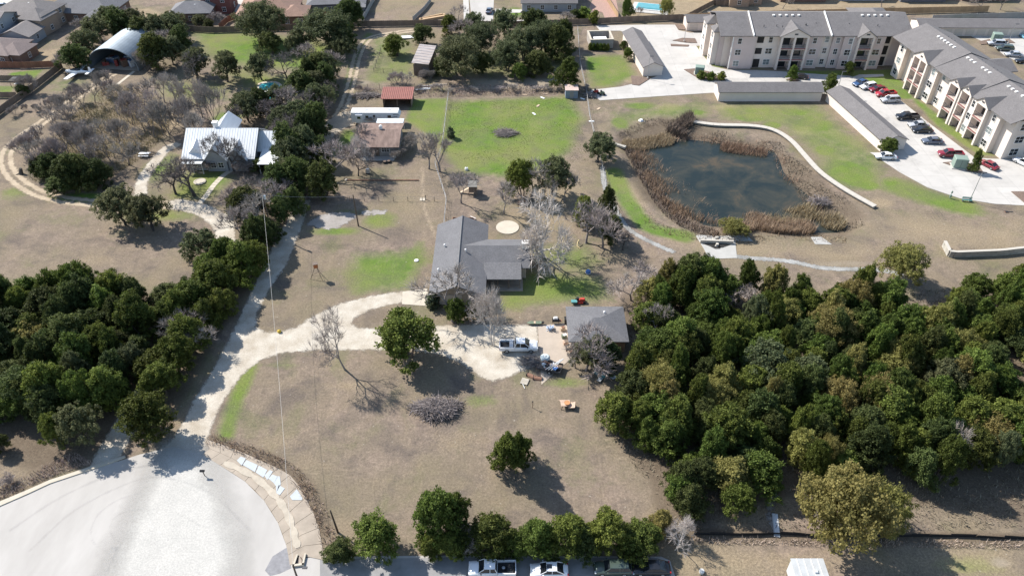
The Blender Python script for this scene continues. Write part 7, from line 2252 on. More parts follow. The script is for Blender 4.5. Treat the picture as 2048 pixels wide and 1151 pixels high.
VH('saloon', 'black', BLK, 1301, 1140, 180, 'black saloon in tree shade at the end of the bottom street', 'parked_car', 'car', sc_=1.0)
b = MB(); b.b2(-.35, .35, -.3, .3, 1.475, 1.5)
so = b.build('sunroof', AUTOG, [o for o in COL.objects if o.get('label', '').startswith('white saloon')][0])
pk_ = [o for o in COL.objects if o.get('label', '').startswith('white crew-cab pickup with')][0]
tt = thing('spare_tyre', 'spare tyre with a pale rim lying in the bed of the street pickup', 'tyre', pk_.location + Vector((1.4, 0, .86)))
obj('tyre', WHEEL, tt, (0, 0, .1)); obj('rim', WRIM, tt, (0, 0, .1))
tt = thing('tool_crate', 'grey crate in the bed of the street pickup beside the spare tyre', 'crate', pk_.location + Vector((2.3, -.1, .82)))
b = MB(); b.b2(-.35, .35, -.5, .5, 0, .35); b.build('box', RIM, tt); b = MB(); b.b2(-.37, .37, -.52, .52, .35, .4); b.build('lid', BLACKP, tt)
tt = thing('tool_chest', 'black tool chest across the bed of the white pickup by the garage', 'tool box', wt_.location + Vector((-1.2, 0, .86)))
b = MB(); b.b2(-.3, .3, -.82, .82, 0, .45); b.build('box', BLACKP, tt); b = MB(); b.b2(-.32, .32, -.84, .84, .45, .5); b.build('lid', RIM, tt)
PA = 165
CG = 'cars in the apartment court'
VH('saloon', 'blue', BLUE, 1720, 170, 205, 'blue car first in the slanted row by the apartments', 'parked_car', 'car', CG)
VH('wagon', 'white', WHITE, 1735, 177, 198, 'white car second in the slanted row, between blue and dark red', 'parked_car', 'car', CG, .95)
VH('saloon', 'dark_red', DRED, 1754, 182, 192, 'dark red car in the slanted row beside the bright red pickup', 'parked_car', 'car', CG)
VH('pickup', 'red', REDP, 1770, 192, 190, 'bright red pickup in the slanted row by the apartments', 'pickup_truck', 'pickup', CG, .92)
VH('wagon', 'silver', SILV, 1779, 204, 186, 'silver estate car at the near end of the upper slanted row', 'parked_car', 'car', CG, 1.02)
VH('pickup', 'black', BLK, 1813, 238, 182, 'black pickup in the middle of the apartment parking row', 'pickup_truck', 'pickup', CG, .95)
VH('saloon', 'silver', SILV, 1835, 254, 180, 'silver car half hidden behind the black car in the row', 'parked_car', 'car', CG)
VH('saloon', 'black', BLK, 1843, 264, 180, 'black saloon in front of the silver car in the row', 'parked_car', 'car', CG)
VH('saloon', 'grey_blue', GBL, 1863, 286, 178, 'grey-blue saloon alone between the black saloon and the red pickup', 'parked_car', 'car', CG)
VH('pickup', 'maroon', (.22, .02, .035), 1899, 313, 176, 'maroon pickup beside the mulch island and green transformer', 'pickup_truck', 'pickup', CG, .95)
VH('saloon', 'maroon', (.22, .02, .035), 1975, 333, 118, 'maroon saloon parked right of the transformer island', 'parked_car', 'car', CG, .95)
VH('saloon', 'white', WHITE, 1770, 317, 176, 'white saloon parked at the near end of the slanted garage', 'parked_car', 'car', CG)
VH('wagon', 'white', WHITE, 2046, 330, 120, 'white car cut by the right picture edge below the apartments', 'parked_car', 'car', CG)
VH('saloon', 'black', BLK, 1599, 157, 165, 'small black car by the shrub island before the left apartments', 'parked_car', 'car', CG, .9)
VH('saloon', 'black', BLK, 1924, 56, 150, 'black car on the back court beside the far garage', 'parked_car', 'car', CG)
VH('wagon', 'silver', SILV, 1991, 91, 172, 'silver car by the green boxes on the back court', 'parked_car', 'car', CG)
VH('wagon', 'green', GRN, 2008, 101, 172, 'dark green car on the back court', 'parked_car', 'car', CG)
VH('saloon', 'silver', SILV, 2026, 113, 172, 'silver saloon with a shaded side on the back court', 'parked_car', 'car', CG)
VH('saloon', 'black', BLK, 2047, 126, 172, 'black car at the right picture edge on the back court', 'parked_car', 'car', CG)
VH('saloon', 'sky_blue', (.16, .36, .46), 2052, 79, 100, 'light blue car at the right edge before the far garage', 'parked_car', 'car', CG)
VH('saloon', 'grey_blue', GBL, 979, 25, 80, 'grey-blue car on the suburban street at the top centre', 'parked_car', 'car')
VH('wagon', 'silver', SILV, 8, 17, 20, 'dark-windowed silver car on the far suburban street at the top left', 'parked_car', 'car')
VH('pickup', 'white', WHITE, 2, 72, 60, 'white vehicle on the drive at the left edge, above the brown roof', 'parked_car', 'car')

# caravan (fifth wheel)
cv = thing('white_caravan', 'long white fifth-wheel caravan with a slide-out and dark swirls, parked between shed and cottage', 'caravan', (-33.4, 172.2, 0), 0)
CW = mat('caravan_white', (0.66, 0.67, 0.68), .4, .04, .5)
b = MB(); b.b2(-6.0, 3.6, -1.25, 1.25, .75, 3.35)
b.add([(3.6, -1.25, 1.9), (5.6, -1.25, 1.9), (6.0, -1.1, 2.6), (5.5, -1.15, 3.35), (3.6, -1.25, 3.35), (3.6, 1.25, 1.9), (5.6, 1.25, 1.9), (6.0, 1.1, 2.6), (5.5, 1.15, 3.35), (3.6, 1.25, 3.35)], [(0, 1, 2, 3, 4), (9, 8, 7, 6, 5), (0, 5, 6, 1), (1, 6, 7, 2), (2, 7, 8, 3), (3, 8, 9, 4)])
b.build('body', CW, cv)
b = MB(); b.b2(-6.05, 5.5, -1.28, 1.28, 3.35, 3.45); b.build('roof', TRIM, cv)
b = MB(); b.b2(-5.0, -3.2, -1.75, -1.25, .9, 3.0); so = b.build('slide_out', CW, cv)
b = MB(); b.b2(-4.5, -3.7, -1.78, -1.755, 2.0, 2.6); b.build('slide_window', AUTOG, so)
for x, w_, z in ((-2.2, .7, 2.3), (3.3, .8, 2.4), (-.4, .5, 2.5)):
    b = MB(); b.b2(x - w_ / 2, x + w_ / 2, -1.29, -1.255, z - .3, z + .3); b.build('window', AUTOG, cv)
b = MB(); b.b2(.7, 1.4, -1.29, -1.255, .9, 2.8); dr = b.build('door', mat('caravan_door', (.6, .6, .61), .5, .05, 1), cv); b = MB(); b.b2(1.25, 1.32, -1.34, -1.29, 1.7, 1.8); b.build('handle', RAIL, dr)
DEC = mat('grey_decal', (0.16, 0.17, 0.19), .5, .1, 1)
for pts in ([(1.6, 1.7), (3.2, 2.1), (5.2, 2.5), (5.4, 2.35), (3.2, 1.85), (1.6, 1.62)], [(-3.0, 1.5), (-.5, 1.25), (3.4, 1.5), (3.4, 1.42), (-.5, 1.12), (-3.0, 1.44)], [(4.2, 3.0), (5.6, 2.9), (5.7, 2.8), (4.4, 2.8)], [(2.0, 1.3), (3.5, 1.7), (3.5, 1.58), (2.2, 1.2)]):
    b = MB(); n = len(pts); b.add([(p[0], -1.262, p[1]) for p in pts] + [(p[0], -1.24, p[1]) for p in pts], [tuple(range(n)), tuple(range(2 * n - 1, n - 1, -1))] + [(i, i + n, (i + 1) % n + n, (i + 1) % n) for i in range(n)]); b.build('decal', DEC, cv)
for x in (-2.9, -1.9):
    for sg in (-1, 1):
        o = obj('wheel', WHEEL, cv, (x, sg * 1.05, .38)); o.rotation_euler = (R(90), 0, 0); obj('rim', WRIM, o)
b = MB(); b.tube([(4.6, 0, 0), (4.6, 0, 1.9)], .07); b.build('front_leg', RAIL, cv)
for x in (-2.5, 3.2):
    b = MB(); b.box((0, 0, .1), (.7, .7, .22), top=(.8, .8)); b.build('roof_vent', GALV, cv, (x, .1, 3.42))

wb_ = thing('white_site_cabin', 'plain white flat-topped box cabin cut by the bottom picture edge', 'cabin', (36.9, 49.2, 0))
b = MB(); b.b2(-1.95, 1.95, -2.4, 2.6, .25, 2.9); b.build('wall', mat('cabin_white', (.52, .54, .54), .6, .05, .6), wb_)
b = MB(); b.b2(-2.05, 2.05, -2.5, 2.7, 2.9, 3.0); b.build('roof', mat('cabin_roof', (.40, .41, .41), .6, .12, .8), wb_)
for x in (-1.3, -.45, .45, 1.3):
    b = MB(); b.b2(x - .03, x + .03, -2.45, 2.65, 3.0, 3.05); b.build('roof_rib', TRIM, wb_)
b = MB(); b.box((0, 0, 3.1), (.5, .5, .2), top=(.8, .8)); b.build('roof_vent', GALV, wb_, (.6, .9, 0))
for x in (-1.6, 1.6):
    b = MB(); b.b2(x - .15, x + .15, -2.2, 2.4, 0, .25); b.build('skid', OLDWOOD, wb_)

# ---------------------------------------------------------------- poles, wires, lamps
POLEM = mat('pole_wood', (0.11, 0.082, 0.062), .9, .25, 2)
def pole(px, py, hgt, label, arm=True, can=False, light=False, tilt=0):
    p = W(px, py)
    t = thing('utility_pole', label, 'utility pole', (p[0], p[1], 0), 0, None)
    if tilt: t.rotation_euler = (0, tilt, 0)
    b = MB(); b.tube([(0, 0, -.3), (0, 0, hgt)], .16, .10, 8); b.build('pole', POLEM, t)
    b = MB(); b.lathe([(.05, 0), (.07, .08), (.03, .16)], 8); b.build('insulator', RAIL, t, (0, 0, hgt))
    if can:
        b = MB(); b.lathe([(.22, 0), (.24, .05), (.24, .7), (.18, .78), (.05, .82)], 10); b.build('transformer_can', GALV, t, (.34, -.1, hgt - 1.5))
    if light:
        b = MB(); b.tube([(0, 0, hgt - .4), (.8, -.2, hgt + .05), (1.3, -.3, hgt)], .04); b.build('lamp_arm', RAIL, t)
        b = MB(); b.box((1.5, -.35, hgt), (.6, .28, .14)); b.build('lamp_head', RAIL, t)
    return t
pa = pole(717, 452, 7.5, 'bare wooden pole on the lawn near the pale gravel patches', tilt=R(-1))
pb = pole(545, 470, 10.2, 'wooden pole with a grey transformer can among the drive belt trees', can=True)
pc = pole(676, 1064, 5.0, 'short leaning wooden pole at the left end of the street juniper row', tilt=R(-3))
pd_ = pole(604, 1182, 6.2, 'lamp pole whose head shows at the bottom edge by the storm drain', light=True)
def wire(a_, c_, sag, label, r_=.03, m=WIRE):
    a_, c_ = Vector(a_), Vector(c_)
    pts = [a_.lerp(c_, i / 24) - Vector((0, 0, sag * 4 * (i / 24) * (1 - i / 24))) for i in range(25)]
    t = thing('overhead_wire', label, 'wire', a_)
    b = MB(); b.tube([q_ - a_ for q_ in pts], r_, r_, 4, False); b.build('cable', m, t)
PWIRE = mat('pale_cable', (0.50, 0.47, 0.43), .6, .1, 1)
wire(pb.location + Vector((0, 0, 10.1)), pd_.location + Vector((0, 0, 6.2)), 1.6, 'long pale overhead wire running down the front lawn to the bottom street', .02, PWIRE)
wire(pb.location + Vector((0, 0, 9.6)), pa.location + Vector((0, 0, 7.4)), .5, 'overhead wire from the transformer pole to the bare lawn pole', .025)
gm = thing('guy_marker', 'yellow guard on the ground beneath the long wire by the driveway', 'marker', W3(559, 664))
b = MB(); b.lathe([(.1, 0), (.32, .1), (.36, .3), (.22, .5), (.06, .56)], 10); b.build('cap', mat('yellow_plastic', (.55, .38, .05), .6, .1, 2), gm); b = MB(); b.tube([(0, 0, .5), (0, 0, .8)], .03); b.build('rod', RAIL, gm)
def lamp(px, py, hgt, label):
    t = thing('street_lamp', label, 'lamp post', W3(px, py), 0, 'lamp posts of the apartment court')
    b = MB(); b.tube([(0, 0, 0), (0, 0, hgt)], .09, .06, 6); b.build('post', RIM, t)
    b = MB(); b.box((.45, 0, hgt), (1.0, .3, .12)); b.build('lamp_head', RAIL, t)
    b = MB(); b.lathe([(.25, 0), (.25, .5), (.12, .55)], 8); b.build('footing', CONC, t)
lamp(1939, 402, 7.0, 'slim lamp post on the grass below the transformer island')
lamp(1672, 190, 6.5, 'lamp post between the crosswise and slanted garages')
lamp(1295, 158, 6.5, 'lamp post at the near end of the left garage')
lamp(2015, 88, 6.0, 'lamp post on the back court island')
lamp(1368, 84, 6.0, 'lamp post in the small mulch island at the court top')
# mailbox
mb = thing('mailbox', 'dark mailbox on a post at the mouth of the gravel driveway', 'mailbox', W3(410, 951))
b = MB(); b.tube([(0, 0, 0), (-.08, .0, 1.05)], .06); b.build('post', POLEM, mb)
b = MB(); b.loft([[(x, -.14, 1.05), (x, .14, 1.05), (x, .14, 1.28), (x, 0, 1.4), (x, -.14, 1.28)] for x in (-.42, .22)]); mbx = b.build('box', BLACKP, mb)
b = MB(); b.b2(-.46, -.42, -.13, .13, 1.06, 1.3); b.build('flap', RIM, mbx)
# tripod with orange box
td = thing('tripod_stand', 'orange box raised on a tripod of thin legs in the middle of the lawn', 'deer stand', W3(636, 555))
b = MB(); b.box((0, 0, 2.9), (.8, .7, .8), .3); b.build('box', mat('orange_box', (.42, .15, .06), .7, .2, 1.5), td)
b = MB(); b.box((0, 0, 3.36), (.95, .85, .08), .3); b.build('lid', OLDWOOD, td)
for a_ in (200, 320, 80):
    b = MB(); b.tube([(0.2 * math.cos(R(a_)), .2 * math.sin(R(a_)), 2.55), (1.35 * math.cos(R(a_)), 1.35 * math.sin(R(a_)), 0)], .045); b.build('leg', POLEM, td)
b = MB(); b.tube([(1.0 * math.cos(R(a_)), 1.0 * math.sin(R(a_)), .8) for a_ in (200, 320, 80, 200)], .03); b.build('brace', POLEM, td)

# ---------------------------------------------------------------- brush piles
def brush(px, py, rx, ry, hgt, n, label, m, seed, rad=.035, logs=6):
    t = thing('brush_pile', label, 'brush pile', W3(px, py))
    r = np.random.default_rng(seed)
    for k in range(logs):
        b = MB(); a_ = r.random() * 3.14; x, y = r.normal(0, rx * .3), r.normal(0, ry * .3); L_ = rx * .5
        b.tube([(x - L_ * math.cos(a_), y - L_ * math.sin(a_), .15 + hgt * .3 * r.random()), (x + L_ * math.cos(a_), y + L_ * math.sin(a_), .2 + hgt * .6 * r.random())], .10, .06, 6); b.build('log', m, t)
    A_ = r.random(n) * 6.283; q_ = np.sqrt(r.random(n)) * (0.82 + 0.16 * np.sin(3 * A_ + seed) + 0.12 * np.sin(5 * A_ + 2 * seed))
    c_ = np.stack([rx * q_ * np.cos(A_), ry * q_ * np.sin(A_), hgt * np.sqrt(np.maximum(0, 1 - q_ ** 2)) * (.25 + .75 * r.random(n))], 1)
    d = r.normal(size=(n, 3)) * np.array([1, .5, .2]); d /= np.linalg.norm(d, axis=1)[:, None]
    L_ = (.5 + 1.1 * r.random(n))[:, None]
    s1 = np.cross(d, r.normal(size=(n, 3))); s1 /= np.linalg.norm(s1, axis=1)[:, None]
    s2 = np.cross(d, s1); w_ = rad * (.5 + r.random((n, 1)))
    a_, e_ = c_ - d * L_, c_ + d * L_
    a_[:, 2] = np.maximum(a_[:, 2], .02); e_[:, 2] = np.maximum(e_[:, 2], .02)
    V = np.stack([a_ + s1 * w_, a_ - s1 * w_ * .5 + s2 * w_ * .87, a_ - s1 * w_ * .5 - s2 * w_ * .87, e_ + s1 * w_ * .5, e_ - s1 * w_ * .25 + s2 * w_ * .43, e_ - s1 * w_ * .25 - s2 * w_ * .43], 1).reshape(-1, 3)
    bi = np.arange(n)[:, None] * 6
    F_ = np.concatenate([bi + np.array([[0, 1, 4, 3]]), bi + np.array([[1, 2, 5, 4]]), bi + np.array([[2, 0, 3, 5]])], 0)
    me = np_mesh('branches', V, F_, foliage('cut_branch', (.15, .13, .12), (.36, .32, .30), 0, .9, 0), np.repeat(r.random(n), 6))
    tag(obj('branches', me, t), kind='stuff')
    return t
brush(873, 820, 3.7, 2.1, 1.35, 1900, 'big grey pile of cut branches on the front lawn below the large juniper', GREYB, 31)
brush(1011, 268, 2.8, 1.9, .9, 420, 'small grey pile of branches in the middle of the green field', GREYB, 32)
brush(735, 193, 4.8, 1.3, .8, 350, 'dark heap of scrap and sticks left of the red-roofed shed', GREYB, 33, .05)
brush(1068, 725, 2.4, 1.6, .5, 220, 'loose pile of sticks on the gravel by the loaded trailer', GREYB, 34, .03)
brush(1180, 192, 1.6, 1.6, .6, 120, 'rubble and sticks beside the small blue shed at the concrete drive end', GREYB, 35, .05)
brush(1640, 405, 2.2, 1.2, .8, 160, 'grey driftwood heap on the pond bank below the curved wall', GREYB, 36, .05)

# ---------------------------------------------------------------- yard things
def simple(name, label, cat, px, py, parts, rz=0.0, group=None, z=0.0):
    t = thing(name, label, cat, W3(px, py) + Vector((0, 0, z)), rz, group)
    for nm, m, fn in parts:
        b = MB()
        if isinstance(fn(b), list): split_parts(b, nm, m, t)
        else: b.build(nm, m, t)
    return t
RED_ = mat('bright_red', (.45, .06, .04), .5, .1, 2); TEAL = mat('teal_plastic', (.10, .28, .28), .5, .1, 2); BLUEP = mat('blue_plastic', (.08, .18, .42), .5, .1, 2)
LBLUE = mat('pale_blue_frame', (.42, .52, .66), .6, .1, 2); OLIVE = mat('olive_paint', (.13, .16, .11), .6, .15, 2); PLY = mat('plywood', (.48, .37, .26), .8, .15, 2)
PINK = mat('burnt_board', (.50, .36, .27), .85, .25, 1.5); RUST = mat('rust_plate', (.22, .12, .08), .8, .3, 2); PVC = mat('pvc_white', (.7, .7, .68), .5, .05, 1)
disc = simple('round_pool_base', 'large pale disc lying on the lawn behind the ranch house', 'disc', 1015, 455, [('sheet', mat('disc_white', (.62, .58, .50), .8, .10, .8), lambda b: b.lathe([(2.3, 0), (2.32, .06), (2.26, .09)], 40)), ('rim', CREAM, lambda b: b.lathe([(2.28, .085), (2.34, .09), (2.34, .13), (2.28, .13)], 40))])
simple('raised_bed', 'empty raised garden bed frame of rusty boards behind the ranch house', 'garden bed', 927, 443, [('board', RUST, lambda b: b.b2(-2.2, 2.2, -.95, -.85, 0, .45)), ('board', RUST, lambda b: b.b2(-2.2, 2.2, .85, .95, 0, .45)), ('board', RUST, lambda b: b.b2(-2.3, -2.2, -.95, .95, 0, .45)), ('board', RUST, lambda b: b.b2(2.2, 2.3, -.95, .95, 0, .45)), ('soil', MULCH, lambda b: b.b2(-2.19, 2.19, -.84, .84, 0, .12)), ('plank', PVC, lambda b: b.tube([(1.4, 1.5, .3), (2.5, .4, .5)], .07))])
ph = simple('playhouse', 'small grey-roofed wooden play fort beneath bare trees above the raised bed', 'play house', 946, 388, [('cabin', OLDWOOD, lambda b: b.b2(-.8, .8, -.9, .9, 1.0, 2.6)), ('roof', mat('play_roof', (.20, .19, .17), .8, .1, 1), lambda b: b.box((0, -.3, 2.75), (2.0, 1.9, .1), 0, 0, R(14))), ('deck', PLY, lambda b: b.b2(-.9, .9, .6, 2.3, 1.2, 1.32)), ('slide', PLY, lambda b: b.box((-1.8, .4, .75), (2.2, .6, .08), 0, R(-32)))])
for x in (-.8, .8):
    for y in (-.8, 1.9):
        b = MB(); b.b2(-.06, .06, -.06, .06, 0, 1.9 if y > 0 else 1.1); b.build('post', OLDWOOD, ph, (x, y, 0))
simple('septic_lid', 'white round lid set in the lawn west of the ranch house', 'lid', 833, 521, [('cover', PVC, lambda b: b.lathe([(.42, 0), (.44, .12), (.36, .18)], 14)), ('riser', TANC, lambda b: b.lathe([(.5, 0), (.5, .06)], 14))])
simple('white_ac_units', 'white air unit against the north-west corner of the ranch house', 'air conditioner', 904, 452, [('case', PVC, lambda b: b.b2(-.45, .45, -.4, .4, .1, 1.0)), ('fan_grille', RAIL, lambda b: b.lathe([(.3, 1.0), (.3, 1.04)], 12)), ('pad', CONC, lambda b: b.b2(-.6, .6, -.55, .55, 0, .1))])
simple('blue_ball_toy', 'blue and white plastic toy on the grass under the white-barked tree', 'toy', 1176, 546, [('ball', BLUEP, lambda b: b.lathe([(.1, 0), (.4, .15), (.5, .42), (.38, .7), (.1, .85)], 14)), ('base', PVC, lambda b: b.lathe([(.45, 0), (.5, .1)], 14))])
simple('red_mower', 'red ride-on mower behind the garage roof corner', 'mower', 1160, 604, [('hood', RED_, lambda b: b.box((.4, 0, .65), (.9, .6, .5), top=(.8, .8))), ('seat', BLACKP, lambda b: b.box((-.45, 0, .85), (.45, .5, .5))), ('deck', RED_, lambda b: b.b2(-.5, .5, -.6, .6, .15, .4)), ('wheel', TYRE, lambda b: [b.box((x, y, .25), (.5, .18, .5)) for x in (-.6, .7) for y in (-.45, .45)])])
simple('teal_barrow', 'small teal wheelbarrow left of the red mower', 'wheelbarrow', 1148, 607, [('tray', TEAL, lambda b: b.box((0, 0, .5), (.9, .6, .35), top=(1.2, 1.2))), ('wheel', TYRE, lambda b: b.lathe([(.05, -.05), (.2, -.05), (.2, .05), (.05, .05)], 10, (.5, 0, .2))), ('handle', OLDWOOD, lambda b: [b.tube([(.3, y, .35), (-1.0, y, .6)], .03) for y in (-.25, .25)])])
simple('olive_canoe', 'olive boat-shaped trough lying at the top edge of the driveway slab', 'boat', 1070, 648, [('hull', OLIVE, lambda b: b.loft([[(-1.5, 0, .35), (-1.5, .02, .36), (-1.5, 0, .3)], [(-.9, -.35, .45), (-.9, .35, .45), (-.9, 0, .05)], [(.9, -.38, .45), (.9, .38, .45), (.9, 0, .05)], [(1.2, -.1, .5), (1.2, .1, .5), (1.2, 0, .3)]])), ('seat', PLY, lambda b: b.b2(-.2, .1, -.3, .3, .45, .5)), ('tip', BLACKP, lambda b: b.box((1.35, 0, .45), (.4, .3, .3)))])
fr = simple('folding_frames', 'tangle of pale blue folding chairs standing on the driveway slab', 'chairs', 1100, 659, [('frame', LBLUE, lambda b: [b.tube([(random.uniform(-.7, .7), random.uniform(-.5, .5), 0), (random.uniform(-.7, .7), random.uniform(-.5, .5), random.uniform(.5, 1.1))], .045) for _ in range(16)]), ('fabric', mat('chair_cloth', (.55, .60, .68), .8, .1, 2), lambda b: [b.box((random.uniform(-.5, .5), random.uniform(-.4, .4), random.uniform(.35, .75)), (.5, .45, .04), random.random() * 3, random.uniform(-.8, .8)) for _ in range(5)])])
simple('barbecue_smoker', 'dark smoker with a white cover on the driveway slab behind the blue chairs', 'barbecue', 1111, 646, [('drum', BLACKP, lambda b: b.loft([[(x, .35 * math.cos(t), .75 + .35 * math.sin(t)) for t in [i * math.pi / 4 for i in range(8)]] for x in (-.6, .6)])), ('cover', PVC, lambda b: b.box((0, .1, 1.2), (.8, .5, .3), top=(.7, .7))), ('leg', RUST, lambda b: [b.tube([(x, y, 0), (x, y, .6)], .04) for x in (-.5, .5) for y in (-.25, .25)]), ('tray', RUST, lambda b: b.b2(.6, 1.1, -.3, .3, .6, .65))])
simple('wheeled_bin', 'black wheeled bin with a pale front at the garage corner', 'bin', 1133, 646, [('body', BLACKP, lambda b: b.box((0, 0, .55), (.7, .75, 1.1), top=(1.15, 1.15))), ('lid', BLACKP, lambda b: b.box((0, 0, 1.14), (.85, .9, .1), 0, R(5))), ('label_plate', PVC, lambda b: b.b2(.1, .55, -.46, -.43, .4, .8))])
tr = thing('loaded_trailer', 'flat trailer heaped with junk and a pale tank in front of the garage slab', 'trailer', W3(1100, 738), R(-18))
b = MB(); b.b2(-1.9, 1.9, -1.0, 1.0, .5, .6); b.build('deck', OLDWOOD, tr)
b = MB(); b.b2(-1.95, 1.95, -1.06, -1.0, .5, .9); b.b2(-1.95, 1.95, 1.0, 1.06, .5, .9); b.b2(1.9, 1.95, -1.0, 1.0, .5, .9); b.build('side_rail', RAIL, tr)
b = MB(); b.tube([(-1.9, -.6, .5), (-3.0, 0, .45)], .05); b.tube([(-1.9, .6, .5), (-3.0, 0, .45)], .05); b.build('drawbar', RAIL, tr)
for sg in (-1, 1):
    o = obj('wheel', WHEEL, tr, (.2, sg * 1.15, .36)); o.rotation_euler = (R(90), 0, 0); obj('rim', WRIM, o)
JC = [PLY, RUST, PVC, BLUEP, PINK, BLACKP, GALV]
for i in range(16):
    q_ = tr.matrix_basis @ Vector((random.uniform(-1.4, 1.6), random.uniform(-.7, .7), .61 + (.32 if i > 9 else 0)))
    j_ = thing('scrap_piece', ['sheet of plywood', 'rusty plate', 'white panel', 'blue scrap box', 'scorched board', 'black scrap box', 'zinc duct piece'][i % 7] + ' in the heap on the loaded trailer', 'scrap', q_, random.random() * 3, 'scrap heaped on the trailer')
    b = MB(); b.box((0, 0, .18), (random.uniform(.4, 1.0), random.uniform(.2, .6), random.uniform(.08, .34)), 0, random.uniform(-.2, .2)); b.build('slab', JC[i % 7], j_)
    b = MB(); b.box((0, .05, .38), (.2, .15, .06), .4); b.build('scrap_bit', JC[(i + 3) % 7], j_)
for i in range(3):
    q_ = tr.matrix_basis @ Vector((.4 + .35 * i, -.2 + .15 * i, 1.1)); t = thing('white_pipe', 'white pipe laid across the heap on the loaded trailer', 'pipe', q_, R(35 + 6 * i), 'white pipes on the trailer'); b = MB(); b.tube([(-1.4, 0, 0), (1.5, 0, .35)], .07); b.build('tube', PVC, t); b = MB(); b.tube([(1.5, 0, .35), (1.62, 0, .38)], .09); b.build('collar', PVC, t)
simple('water_tank', 'pale rounded plastic tank standing at the slab edge by the loaded trailer', 'tank', 1090, 722, [('tank', mat('tank_white', (.52, .58, .58), .5, .06, 1), lambda b: b.lathe([(.75, 0), (.82, .1), (.82, .95), (.6, 1.2), (.2, 1.28)], 18)), ('cap', PVC, lambda b: b.lathe([(.2, 1.28), (.2, 1.38)], 12))])
for i, (x, y, l, a_) in enumerate(((1060, 722, 3.2, -38), (1066, 728, 3.6, -42), (1072, 726, 2.8, -35))):
    simple('long_board', 'weathered board lying slanted on the gravel left of the loaded trailer', 'board', x, y, [('plank', OLDWOOD if i else PLY, lambda b: b.b2(-l / 2, l / 2, -.12, .12, .28, .34)), ('rest', OLDWOOD, lambda b: b.b2(-.1, .1, -.5, .5, 0, .28))], R(a_), 'boards left of the trailer')
for i, (x, y) in enumerate(((1062, 752), (1075, 757))):
    simple('rusty_barrel_half', 'rusty half drum at the foot of the slab below the loaded trailer', 'drum', x, y, [('shell', RUST, lambda b: b.loft([[(xx, .4 * math.cos(t), .4 * math.sin(t)) for t in [k * math.pi / 6 for k in range(7)]] for xx in (-.7, .7)])), ('rim', BLACKP, lambda b: b.b2(-.74, -.68, -.4, .4, 0, .42))], R(-30 + 20 * i), 'rusty half drums')
simple('pale_pallet', 'pale wooden pallet tilted on the grass left of the rusty drums', 'pallet', 1049, 764, [('slat', mat('pallet_wood', (.50, .45, .37), .85, .15, 2), lambda b: [b.b2(-.6, .6, -.55 + i * .22, -.40 + i * .22, .16, .2) for i in range(6)]), ('bearer', OLDWOOD, lambda b: [b.b2(x - .05, x + .05, -.55, .85, 0, .16) for x in (-.5, 0, .5)]), ('pole', PVC, lambda b: b.tube([(-.1, -.6, .2), (.5, -1.3, .1)], .05))], R(-20))
bt = simple('burnt_table', 'broken scorched wooden table on the bare lawn near the wood edge', 'table', 1135, 813, [('top_board', PINK, lambda b: b.box((-.35, .1, .75), (1.5, 1.3, .08), .1, R(6))), ('top_board', PINK, lambda b: b.box((.65, -.15, .6), (1.0, 1.2, .08), -.15, R(-14))), ('fire_bowl', mat('orange_rust', (.45, .22, .10), .8, .2, 2), lambda b: b.lathe([(.2, .8), (.4, .86), (.46, 1.0), (.4, .98)], 12, (-.1, 0, 0))), ('leg', OLDWOOD, lambda b: [b.tube([(x, y, 0), (x * .8, y * .8, .72)], .06) for x in (-1.0, 1.0) for y in (-.6, .6)]), ('fallen_plank', PINK, lambda b: b.box((-.9, .6, .45), (.3, 1.2, .06), .6, .5))])
simple('wood_post_stub', 'short rusty post standing in the lawn left of the burnt table', 'post', 1065, 815, [('post', RUST, lambda b: b.tube([(0, 0, 0), (.02, 0, 1.4)], .05)), ('cap', BLACKP, lambda b: b.box((0, 0, 1.42), (.2, .2, .1)))])
for x, y, l in ((1195, 745, 'teal plastic tub in the shaded junk beneath the garage trees'), (1210, 752, 'second teal tub leaning in the shaded junk beneath the garage trees')):
    simple('plastic_tub', l, 'tub', x, y, [('tub', TEAL, lambda b: b.box((0, 0, .35), (1.0, .7, .6), top=(1.15, 1.15))), ('lid', LBLUE, lambda b: b.box((.2, .1, .7), (1.1, .8, .06), .2, .3))], random.random())
for x, y in ((1200, 760), (1220, 790), (1228, 756)):
    simple('scrap_sheet', 'grey scrap sheet at the shaded wood edge below the garage', 'scrap', x, y, [('sheet', GALV, lambda b: b.box((0, 0, .25), (1.2, .6, .04), random.random(), random.uniform(-.4, .4))), ('prop', OLDWOOD, lambda b: b.b2(-.3, -.2, -.2, .2, 0, .2))], random.random(), 'scrap sheets at the wood edge')
for i, (x, y) in enumerate(((1125, 660), (1128, 675), (1131, 688), (1136, 700), (1140, 708))):
    simple('junk_box', 'weathered box of oddments stacked along the front wall of the garage', 'box', x, y, [('box', [PLY, OLIVE, PINK, OLDWOOD, PLY][i], lambda b: b.box((0, 0, .35), (.8, .6, .7))), ('lid', [RUST, PVC, OLDWOOD, PLY, RUST][i], lambda b: b.box((.1, 0, .72), (.6, .5, .08), .3))], random.random(), 'oddments along the garage front')
